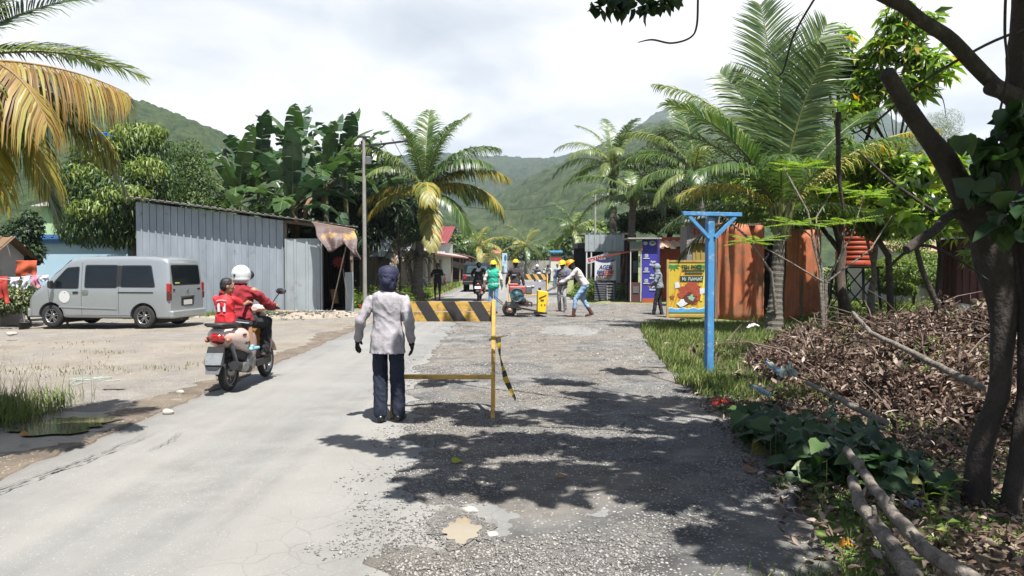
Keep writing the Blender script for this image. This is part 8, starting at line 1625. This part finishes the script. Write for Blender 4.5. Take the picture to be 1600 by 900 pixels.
def hardhat(T, J, Mh, s, m, nm='hard_hat'):
    P = []; c = J['hed'] + Mh @ Vector((0, -.005, .055)) * s; mb = MB(); V = []; n, k = 24, 8
    for i in range(k + 1):
        th = math.pi / 2 * i / k
        for j in range(n): a = 2 * math.pi * j / n; rdg = 1 + .05 * (abs(math.cos(a)) < .16) * math.sin(th); V.append(c + Mh @ Vector((.112 * math.cos(th) * math.cos(a) * s, .138 * math.cos(th) * math.sin(a) * s, .115 * math.sin(th) * s * rdg)))
    mb.add(V, [[i * n + j, i * n + (j + 1) % n, (i + 1) * n + (j + 1) % n, (i + 1) * n + j] for i in range(k) for j in range(n)], 0, True); V = []
    for r_, z in ((1.0, .0), (1.14, -.012), (1.15, -.02), (.98, -.02)):
        for j in range(n): a = 2 * math.pi * j / n; e = 1 + .22 * max(0, math.sin(a)) ** 3 * (r_ > 1); V.append(c + Mh @ Vector((.112 * r_ * math.cos(a) * s, .138 * r_ * e * math.sin(a) * s, z * s)))
    mb.add(V, [[i * n + j, (i + 1) * n + j, (i + 1) * n + (j + 1) % n, i * n + (j + 1) % n] for i in range(3) for j in range(n)], 0, True)
    return mb.build(nm, m, T)
hat_y = mat('yellow_hard_hat', (.95, .60, .01), rough=.3, var=.04, bump=0)
# traffic officer, seen from behind
navy = cl('navy_trousers', (.013, .020, .045), rough=.85); lilac = cl('pale_lilac_grey_jacket', (.45, .42, .445), rough=.8, var=.05, bs=22)
ofp = dict(shL=(-.172, 0, 1.335), shR=(.174, .005, 1.345), elL=(-.275, -.05, 1.115), wrL=(-.335, .06, .90), elR=(.245, -.06, 1.11), wrR=(.255, .03, .88), knL=(-.085, .03, .50), knR=(.10, .02, .50), anL=(-.075, -.02, .085), anR=(.115, .02, .085), toL=(-.10, .14, .03), toR=(.14, .18, .03), hed=(.012, .025, 1.56))
OT, OJ, OM, os_ = person('person', 'traffic officer seen from behind in pale lilac-grey jacket, navy headscarf and dark trousers', (-1.265, 7.78, .012), R(-3), 1.60, ofp, skin_d, lilac, navy, mat('black_shoes', (.015, .015, .016), rough=.3), fat=1.0, jacket=.145, wide=.2, voxel=.006, wr=.0065, ws=6.5, wst=(1.2, 1.2, .45), hair=False, armr=1.05, curl=.35)
nv = cl('navy_headscarf', (.014, .018, .06), rough=.75, bs=12); hc = OJ['hed']
blob('headscarf', [('e', hc + Vector((0, -.012, .018)), (.098, .118, .118)), ('e', hc + Vector((0, -.035, -.06)), (.085, .088, .095)), ('c', hc + Vector((0, -.02, -.08)), hc + Vector((0, -.012, -.15)), .075, .072), ('e', hc + Vector((0, -.105, -.03)), (.055, .03, .05))], nv, OT, voxel=.007, smooth=3, wr=.004, wscale=16)
MB().lathe([(.102, .0), (.104, .03), (.095, .075), (.06, .10), (0, .108)], hc + Vector((0, 0, .025)), n=24, sc=(1, 1.18)).build('cap_crown', nv, OT); MB().ball(hc + Vector((0, .12, .035)), (.075, .07, .012), n=14).build('cap_brim', nv, OT)
for s_ in (-1, 1):
    P = OJ['shL' if s_ < 0 else 'shR']; MB().box(P + Vector((s_ * -.03, -.005, .058)), (.12, .05, .008), rot=(0, s_ * .28, 0)).build('epaulette', mat('black_epaulette', (.02, .02, .02)), OT); blob('glove', (lambda L_: (hand(L_, OJ['wrL' if s_ < 0 else 'wrR'], OJ['elL' if s_ < 0 else 'elR'], s_, .35), [(p[0], p[1], *( (tuple(x + .004 for x in p[2]), *p[3:]) if p[0] == 'e' else (p[2], p[3] + .004, p[4] + .004)))for p in L_])[1])([]), mat('black_glove', (.02, .015, .015), rough=.7), OT, voxel=.006, smooth=1)
MB().box(OJ['elL'].lerp(OJ['shL'], .62) + Vector((-.067, 0, 0)), (.006, .05, .06), rot=(0, -.25, 0)).build('arm_badge', red_p, OT)

# scooter rider and child
red_j = cl('dark_red_sweater', (.30, .016, .026), rough=.95); red_c = cl('bright_red_football_shirt', (.72, .018, .028), rough=.7)
SX, SY = -3.60, 9.72
ride = dict(pel=(0, 0, .90), che=(0, .06, 1.18), nek=(0, .11, 1.33), hed=(.0, .15, 1.45), shL=(-.19, .09, 1.27), shR=(.19, .09, 1.27), elL=(-.33, .27, 1.07), elR=(.33, .27, 1.07), wrL=(-.30, .50, 1.04), wrR=(.30, .50, 1.04), hpL=(-.10, .02, .88), hpR=(.10, .02, .88), knL=(-.20, .44, .86), knR=(.22, .44, .84), anL=(-.17, .44, .43), anR=(.19, .44, .43), toL=(-.18, .60, .38), toR=(.20, .60, .38))
RT, RJ, RM, rs = person('person', 'scooter rider in dark red sweater, black trousers and white helmet', (SX + .01, SY + .30, .0), R(-3), 1.70, ride, skin, red_j, cl('black_trousers', (.022, .022, .026)), mat('dark_sandals', (.05, .04, .035)), look=(.15, 1, 0), fat=1.12, wr=.015, wide=.1, hair=False, curl=1.2)
blob('scarf', [('e', RJ['hed'] + Vector((0, -.01, -.06)), (.085, .095, .075)), ('c', RJ['hed'] + Vector((0, -.02, -.09)), RJ['nek'] + Vector((0, 0, .0)), .07, .085)], cl('black_scarf', (.015, .014, .018)), RT, voxel=.01, wr=.004)
hm = mat('white_helmet_shell', (.70, .72, .75), rough=.2, var=.03, coat=.5, bump=0); blob('helmet', [('e', RJ['hed'] + Vector((0, -.012, .035)), (.128, .148, .132)), ('e', RJ['hed'] + Vector((0, -.03, -.02)), (.122, .128, .08))], hm, RT, voxel=.008, smooth=4)
MB().ball(RJ['hed'] + Vector((.02, .11, .03)), (.11, .07, .075), n=16).build('visor', mat('smoked_visor', (.03, .03, .035), rough=.06, bump=0), RT); MB().ball(RJ['hed'] + Vector((-.03, -.157, .03)), (.015, .006, .02), n=8).build('helmet_mark', ink, RT)
kid = dict(pel=(0, 0, .93), che=(0, -.01, 1.24), nek=(0, .0, 1.42), hed=(.04, .03, 1.60), shL=(-.17, 0, 1.37), shR=(.17, .0, 1.37), elL=(-.24, .22, 1.22), elR=(.28, .18, 1.24), wrL=(-.20, .44, 1.26), wrR=(.24, .44, 1.27), hpL=(-.10, .02, .91), hpR=(.10, .02, .91), knL=(-.27, .36, .86), knR=(.30, .38, .85), anL=(-.28, .30, .42), anR=(.36, .36, .40), toL=(-.31, .46, .38), toR=(.41, .54, .37))
KT, KJ, KM, ks = person('person', 'small boy in red number 11 shirt and black shorts sitting behind the scooter rider', (SX - .03, SY - .02, .28), R(-6), 1.13, kid, skin, red_c, cl('black_shorts', (.02, .02, .028)), mat('pale_blue_sandals', (.30, .60, .68), rough=.5), look=(.8, .55, -.1), sleeve='short', legs='short', fat=1.12, voxel=.008, wr=.007, curl=.8)
ks = 1.13 / 1.70
for x in (-.035, .035): MB().prism([(x - .012 - .002, -.096, 1.20 * ks - .05), (x + .014, -.096, 1.20 * ks - .05), (x + .014, -.090, 1.20 * ks + .06), (x - .010, -.090, 1.20 * ks + .06), (x - .022, -.091, 1.20 * ks + .04)], (0, .02, 0)).build('shirt_number', white_s, KT)
for k in range(7): MB().box((-.055 + .018 * k, -.092, 1.335 * ks + .006 * math.sin(k / 6 * 3.14)), (.010, .02, .014)).build('name_letter', white_s, KT)
MB().beam(KJ['hpR'] + Vector((.058, .0, .012)), KJ['knR'].lerp(KJ['hpR'], .25) + Vector((.052, 0, .012)), .018, .012).build('shorts_stripe', white_s, KT)

# road workers
jeans = cl('blue_jeans', (.20, .36, .58), rough=.9, var=.25, bs=20); jeans_l = cl('washed_blue_jeans', (.30, .48, .70), rough=.9, var=.28, bs=20)
brown_b = mat('brown_leather_boots', (.13, .05, .035), rough=.5, var=.25, scale=8)
G1, GJ, GM, gs = person('person', 'road worker seen from behind in green sleeveless vest, blue jeans and yellow hard hat', (-.60, 24.7, .02), R(-12), 1.68, dict(elL=(-.27, -.05, 1.12), wrL=(-.31, .02, .88), elR=(.26, .0, 1.12), wrR=(.26, .1, .9), knL=(-.10, .04, .5), anL=(-.13, 0, .085), knR=(.09, .0, .5), anR=(.08, -.08, .085), toR=(.10, .08, .03)), skin, cl('cream_long_sleeve', (.72, .64, .52)), jeans, brown_b, voxel=.011, wr=.008, fat=1.02)
blob('green_vest', [('e', GJ['che'] + Vector((0, 0, 0)), (.195, .135, .21)), ('e', GJ['pel'].lerp(GJ['che'], .45), (.18, .135, .22)), ('e', GJ['pel'] + Vector((0, 0, -.02)), (.195, .15, .16)), ('c', GJ['shL'] + Vector((.03, 0, -.0)), GJ['shR'] + Vector((-.03, 0, 0)), .075, .075), ('c', GJ['nek'] - Vector((0, 0, .04)), GJ['hed'] - Vector((0, .01, .05)), .085, .085)], cl('emerald_green_vest', (.015, .42, .28), rough=.75, bs=8), G1, voxel=.011, wr=.006, wscale=6, wstr=(1.6, 1.6, .3)); hardhat(G1, GJ, GM, gs, hat_y)
G2, J2, M2, s2 = person('person', 'road worker in dark grey shirt and yellow hard hat standing beyond the machine', (.12, 26.3, .03), R(-20), 1.72, dict(elL=(-.29, .02, 1.13), wrL=(-.37, .10, .90), elR=(.26, -.05, 1.12), wrR=(.29, .0, .88)), skin_d, cl('charcoal_work_shirt', (.055, .045, .05)), cl('grey_trousers', (.22, .20, .20)), brown_b, voxel=.011, wr=.009, look=(-.3, 1, -.1)); hardhat(G2, J2, M2, s2, hat_y)
for k in range(8): MB().box((-.06 + .018 * k, -.137, 1.22 - .004 * (k % 2)), (.011, .05, .022)).build('back_lettering', white_s, G2)
lean = dict(pel=(0, -.12, .92), che=(0, .06, 1.21), nek=(0, .17, 1.38), hed=(0, .27, 1.49), shL=(-.18, .14, 1.34), shR=(.18, .14, 1.34), elL=(-.24, .33, 1.12), elR=(.24, .33, 1.12), wrL=(-.22, .58, .98), wrR=(.22, .58, .98), hpL=(-.09, -.12, .90), hpR=(.09, -.12, .90), knL=(-.11, .14, .52), knR=(.11, -.08, .50), anL=(-.12, .20, .09), anR=(.12, -.32, .12), toL=(-.13, .37, .03), toR=(.14, -.17, .03))
G4, J4, M4, s4 = person('person', 'road worker leaning forward to push the machine, white long-sleeved shirt, jeans and boots', (2.05, 23.0, .03), R(88), 1.78, lean, skin_d, cl('off_white_sweater', (.58, .53, .52), rough=.9, bs=10), jeans_l, brown_b, look=(0, .8, -.6), ltilt=(0, .5, 1), voxel=.011, wr=.010, boots=1, fat=1.05); hardhat(G4, J4, M4, s4, mat('orange_yellow_hard_hat', (.78, .33, .01), rough=.3, bump=0))
blob('face_mask', [('e', J4['hed'] + M4 @ Vector((0, .01, -.04)), (.085, .10, .085), M4), ('c', J4['hed'] + Vector((0, -.02, -.06)), J4['nek'], .075, .08)], cl('black_balaclava', (.013, .012, .012)), G4, voxel=.011)
G3, J3, M3, s3 = person('person', 'road worker facing the camera in grey vest over blue sleeves, yellow hard hat', (1.68, 25.6, .03), R(160), 1.68, dict(elL=(-.24, .08, 1.10), wrL=(-.14, .26, .98), elR=(.26, .0, 1.12), wrR=(.27, .08, .87), knL=(-.12, .18, .52), anL=(-.13, .10, .12), toL=(-.14, .26, .05), knR=(.12, -.02, .5), anR=(.12, -.10, .085)), skin_d, cl('slate_blue_shirt', (.10, .13, .25)), cl('pale_grey_trousers', (.34, .33, .34)), brown_b, look=(.2, 1, -.15), voxel=.011, wr=.008); hardhat(G3, J3, M3, s3, hat_y)
blob('grey_vest', [('e', J3['che'], (.185, .13, .20)), ('e', J3['pel'].lerp(J3['che'], .4), (.175, .13, .22)), ('e', J3['pel'], (.185, .14, .10))], cl('grey_vest_cloth', (.13, .12, .13)), G3, voxel=.011, wr=.008)
# man under the palm
person('person', 'dark-clothed barelegged man standing at the road edge beside the coconut palm', (-3.25, 33.5, .0), R(170), 1.66, dict(elL=(-.26, .10, 1.18), wrL=(-.12, .28, 1.22), elR=(.26, .05, 1.15), wrR=(.2, .25, 1.1), anL=(-.09, 0, .085), toL=(-.1, .15, .03)), skin_d, cl('black_shirt', (.02, .02, .022)), cl('dark_shorts', (.025, .025, .03)), legs='short', voxel=.013, wr=.006)
# person in white sitting behind the palm trunk
sit = dict(pel=(0, -.1, .50), che=(0, -.05, .82), nek=(0, 0, 1.0), hed=(0, .02, 1.14), shL=(-.19, 0, .95), shR=(.19, 0, .95), elL=(-.36, .12, .72), elR=(.36, .12, .72), wrL=(-.42, .3, .56), wrR=(.42, .3, .56), hpL=(-.1, -.05, .48), hpR=(.1, -.05, .48), knL=(-.14, .36, .50), knR=(.14, .36, .50), anL=(-.14, .38, .09), anR=(.14, .38, .09), toL=(-.15, .54, .03), toR=(.15, .54, .03))
person('person', 'seated person in loose white shirt half hidden by the coconut palm trunk', (-4.35, 35.2, .12), R(185), 1.70, sit, skin_d, cl('white_shirt', (.62, .63, .66), rough=.9), cl('dark_trousers', (.03, .03, .035)), voxel=.013, wr=.010, fat=1.2, armr=1.5)
MB().box((-4.35, 35.45, .26), (.7, .35, .05), bev=.01).build('bench_plank', wood, label='low plank bench under the person in white', cat='bench'); o = bpy.data.objects['bench_plank']; mb = MB()
for x in (-4.62, -4.08): mb = MB().box((x, 35.45, .1), (.06, .3, .27)); mb.build('leg', wood, o)
# motorcycle rider
mr_ = dict(pel=(0, .1, .98), che=(0, .20, 1.28), nek=(0, .26, 1.44), hed=(0, .30, 1.58), shL=(-.19, .22, 1.40), shR=(.19, .22, 1.40), elL=(-.34, .42, 1.20), elR=(.34, .42, 1.20), wrL=(-.33, .70, 1.10), wrR=(.33, .70, 1.10), hpL=(-.10, .12, .95), hpR=(.10, .12, .95), knL=(-.24, .52, .82), knR=(.24, .52, .82), anL=(-.20, .40, .38), anR=(.20, .40, .38), toL=(-.21, .55, .33), toR=(.21, .55, .33))
MT, MJ, MM, ms = person('person', 'motorcyclist seen from behind in black shirt with white back print', (-1.45, 33.22, .0), R(-2), 1.68, mr_, skin_d, cl('black_shirt', (.02, .02, .022)), cl('dark_trousers', (.03, .03, .035)), mat('black_shoes', (.015, .015, .016)), voxel=.013, hair=False, curl=1.2, fat=1.15)
blob('helmet', [('e', MJ['hed'] + Vector((0, -.01, .02)), (.125, .145, .135))], mat('black_helmet_shell', (.02, .02, .022), rough=.2, coat=.5, bump=0), MT, voxel=.012)
MB().prism([(-.13, .045, 1.30), (.0, .045, 1.29), (.13, .045, 1.33), (.09, .06, 1.42), (-.05, .06, 1.44)], (0, .04, 0)).build('back_print', white_s, MT); MB().prism([(.06, .04, 1.31), (.13, .04, 1.34), (.10, .055, 1.40)], (0, .03, 0)).build('red_print', red_p, MT)
# distant riders and pedestrians
def far_rider(x, y, rz, lbl, top, hel, z=0): 
    T, J, M_, s = person('person', lbl, (x, y, z), rz, 1.68, dict(ride, pel=(0, 0, .90)), skin_d, top, cl('dark_trousers', (.03, .03, .035)), mat('black_shoes', (.015, .015, .016)), voxel=.02, wr=0, hair=False, fat=1.15)
    blob('helmet', [('e', J['hed'] + Vector((0, -.01, .03)), (.125, .145, .13))], hel, T, voxel=.015)
far_rider(1.7 - .03, 52 - .34, R(185), 'distant scooter rider in grey with white helmet beyond the workers', cl('mid_grey_top', (.14, .13, .15)), hm)
far_rider(2.65 + .09, 58 - .30, R(165), 'distant scooter rider in pale top right of the white-helmeted one', cl('pale_top', (.45, .45, .45)), mat('black_helmet_shell', (.02, .02, .022)))
person('person', 'distant pedestrian in pale shirt standing between the two workers on the right', (2.95, 50, 0), R(180), 1.62, {}, skin_d, cl('pale_top', (.45, .45, .45)), cl('dark_trousers', (.03, .03, .035)), voxel=.02, wr=0)
# hooded person leaning at the poster
hp = dict(pel=(0, 0, .93), che=(.0, .03, 1.25), nek=(0, .05, 1.42), hed=(0, .09, 1.56), elL=(-.23, .10, 1.12), wrL=(-.10, .24, 1.02), elR=(.23, .10, 1.12), wrR=(.12, .25, .98), knL=(-.10, .10, .50), anL=(-.10, .16, .085), toL=(-.12, .32, .03), knR=(.10, .0, .50), anR=(.10, -.08, .085), toR=(.12, .08, .03))
grey_h = cl('blue_grey_hoodie', (.25, .29, .33), rough=.9, bs=10)
HT, HJ, HM, hs = person('person', 'person in blue-grey hooded top and cap standing by the food poster', (4.62, 24.1, -.02), R(75), 1.66, hp, skin_d, grey_h, cl('black_trousers', (.022, .022, .026)), mat('black_shoes', (.015, .015, .016)), look=(-.2, 1, -.15), hair=False, voxel=.011, wr=.008, fat=1.1)
blob('hood', [('e', HJ['hed'] + HM @ Vector((0, -.025, .02)), (.098, .11, .118), HM), ('c', HJ['hed'] + Vector((0, -.02, -.07)), HJ['nek'], .085, .095)], grey_h, HT, voxel=.011, wr=.004); MB().ball(HJ['hed'] + HM @ Vector((0, .10, .06)), (.075, .07, .014), n=12).build('cap_brim', cl('grey_cap', (.20, .21, .22)), HT)
MB().tube([(4.95, 24.0, 0), (4.98, 24.0, .55)], .012, 6).build('white_stick', white_p, label='thin white stick standing behind the hooded person', cat='stick')

# ================================================================== SMALL THINGS
clearp = mat('clear_pet_plastic', (.55, .72, .82), rough=.12, var=.05, bump=0, alpha=.35, spec=.6)
def bottle(a, b, r, label):
    T = thing('plastic_bottle', label, 'bottle', tuple(a)); d = (Vector(b) - Vector(a)); L_ = d.length; M_ = frame(d, (1, .3, .1)).to_4x4()
    o = MB().lathe([(0, 0), (r * .9, .004), (r, .02), (r * .93, L_ * .3), (r, L_ * .34), (r * .93, L_ * .5), (r, L_ * .55), (r, L_ * .68), (r * .42, L_ * .9), (r * .40, L_ * .95), (0, L_ * .952)], n=18).build('bottle_shell', clearp, T); o.data.transform(M_)
    o = MB().lathe([(0, L_ * .95), (r * .47, L_ * .95), (r * .47, L_), (0, L_ * 1.002)], n=14).build('cap', mat('blue_cap', (.05, .25, .65)), T); o.data.transform(M_)
    o = MB().lathe([(r * 1.01, L_ * .34), (r * 1.012, L_ * .52)], n=18).build('wrap', mat('pale_blue_wrap', (.30, .52, .72)), T); o.data.transform(M_)
bottle(at(1226, 588, 8.7), at(1197, 565, 8.75), .036, 'upright tilted clear plastic bottle with blue cap in the weeds'); bottle(at(1205, 618, 8.7), at(1172, 601, 8.8), .032, 'clear plastic bottle lying flat in the weeds near the red bag')
def crumple(name, label, cat, px, py, Y, sx, sy, sz, m, seed=0, z=None):
    c = at(px, py, Y); z = max(.02, c.z) if z is None else z
    return MB().grid(lambda u, v: Vector((c.x + (u - .5) * sx + .12 * sx * noise.noise(Vector((u * 4, v * 4, seed))), c.y + (v - .5) * sy, z + sz * (.5 + .9 * noise.noise(Vector((u * 5, v * 5, seed + 9)))) * math.sin(math.pi * min(1, max(0, u))) ** .5)), 18, 18, smooth=False).build(name, m, label=label, cat=cat)
crumple('red_plastic_bag', 'crumpled translucent red plastic bag on the verge edge', 'plastic bag', 1130, 632, 8.7, .26, .22, .09, mat('red_plastic_film', (.50, .06, .04), rough=.3, trans=.3))
crumple('clear_plastic_bag', 'crumpled pale plastic bag beside the tilted bottle', 'plastic bag', 1232, 588, 8.6, .16, .14, .16, mat('pale_plastic_film', (.45, .52, .48), rough=.25, trans=.4), 3)
crumple('white_scrap', 'white plastic scrap in the grass before the brick-red wall', 'scrap', 1178, 512, 16.5, .28, .2, .12, white_p, 5)
crumple('dark_wrapper', 'glossy grey wrapper in the shade right of the long branch', 'wrapper', 1428, 797, 5.05, .11, .09, .05, mat('grey_foil', (.20, .22, .26), rough=.2, metal=.5), 6)
crumple('orange_scrap', 'small orange wrapper lying at the bottom near the thick log', 'wrapper', 1321, 868, 4.3, .06, .07, .05, mat('orange_foil', (.70, .30, .01), rough=.4), 7, .03)
hv = [(707, 733, .09, 'yellow-green fallen leaf on the shaded gravel', mat('yellow_green_leaf', (.42, .50, .04), trans=.2)), (872, 757, .07, 'tan dry leaf on the gravel in the tree shadow', mat('tan_leaf', (.35, .20, .09))), (1165, 748, .12, 'brown curled leaf at the gravel edge', mat('brown_leaf', (.24, .13, .08))), (30, 690, .10, 'orange dry leaf lying in the mud at the left edge', mat('orange_leaf', (.52, .25, .07)))]
for i, (px, py, sz, lb, m) in enumerate(hv):
    Y = 1956 / (py - 412); c = at(px, py, Y); heart_leaves('fallen_leaf', np.array([[c.x, c.y, max(.045, c.z + .03)]]), np.array([[1, .25, .2]]), np.array([[.0, -.25, 1]]), np.array([sz]), m, label=lb, cat='leaf')
def rock(px, py, r, label, m=sand, sc=(1, .7, .55), sink=.25):
    Y = 1956 / (py - 412); c = at(px, py, Y); mb = MB().ball((0, 0, 0), (r * sc[0], r * sc[1], r * sc[2]), n=14); mb.v = [tuple(Vector(v) * (1 + .35 * noise.noise(Vector(v) / r * 1.3 + Vector((px, 0, 0))))) for v in mb.v]; mb.sm = [False] * len(mb.sm)
    o = mb.build('rock', m, label=label, cat='rock'); o.location = (c.x, c.y, c.z + r * sc[2] * (1 - sink) + .02)
chalk = mat('pale_limestone', (.52, .48, .41), var=.15, scale=8, bump=.5, bscale=40)
for a in [(735, 806, .055, 'white chip of broken asphalt behind the muddy pothole', chalk, (1, .6, .4)), (768, 842, .05, 'flat pale stone right of the pothole', chalk, (1, .8, .25)), (870, 712, .085, 'flat tan slab in the shaded gravel', sand, (1, .8, .18)), (1010, 858, .02, 'small white pebble on the near gravel', chalk), (262, 650, .06, 'pale rock at the back edge of the roadside puddle', chalk), (282, 618, .05, 'stone on the dirt between the puddle and the scooter', chalk), (18, 525, .12, 'flat pale stone on the dirt lot left of the bucket', chalk, (1, .7, .4)), (1128, 640, .04, 'grey stone beside the red plastic bag', chalk), (650, 486, .16, 'tan rock in the grass under the coconut palm', sand)]: rock(*a)
sq = at(150, 596, 10.7); mb = MB()
for k in range(14): a = k * .9; p = Vector((sq.x + random.uniform(-.25, .25), sq.y + random.uniform(-.3, .3), lotz(sq.x, sq.y) + .015)); mb.tube([p, p + Vector((math.cos(a) * .1, math.sin(a) * .1, .01)), p + Vector((math.cos(a + .7) * .22, math.sin(a + .7) * .22, 0))], .005, 4)
mb.build('twine_scrap', mat('pale_green_twine', (.45, .55, .48)), label='tangle of pale green twine on the dirt lot', cat='twine')
crumple('blue_bag', 'blue plastic bag caught high in the palm fronds above the mango tree', 'plastic bag', 160, 212, 8.6, .22, .1, .02, mat('blue_plastic_film', (.04, .20, .55), rough=.3, trans=.3), 2, at(160, 212, 8.6).z)
mb = MB()
for a, b in (((138, 206), (150, 222)), ((150, 210), (168, 208)), ((160, 212), (163, 236)), ((137, 218), (141, 238))): mb.tube([at(*a, 8.6), at((a[0] + b[0]) / 2 + 2, (a[1] + b[1]) / 2, 8.6), at(*b, 8.6)], [.02, .016, .01], 6)
mb.build('torn_ribbon', mat('blue_plastic_film', (0, 0, 0)), label='blue torn plastic ribbon hanging from the palm fronds', cat='ribbon')
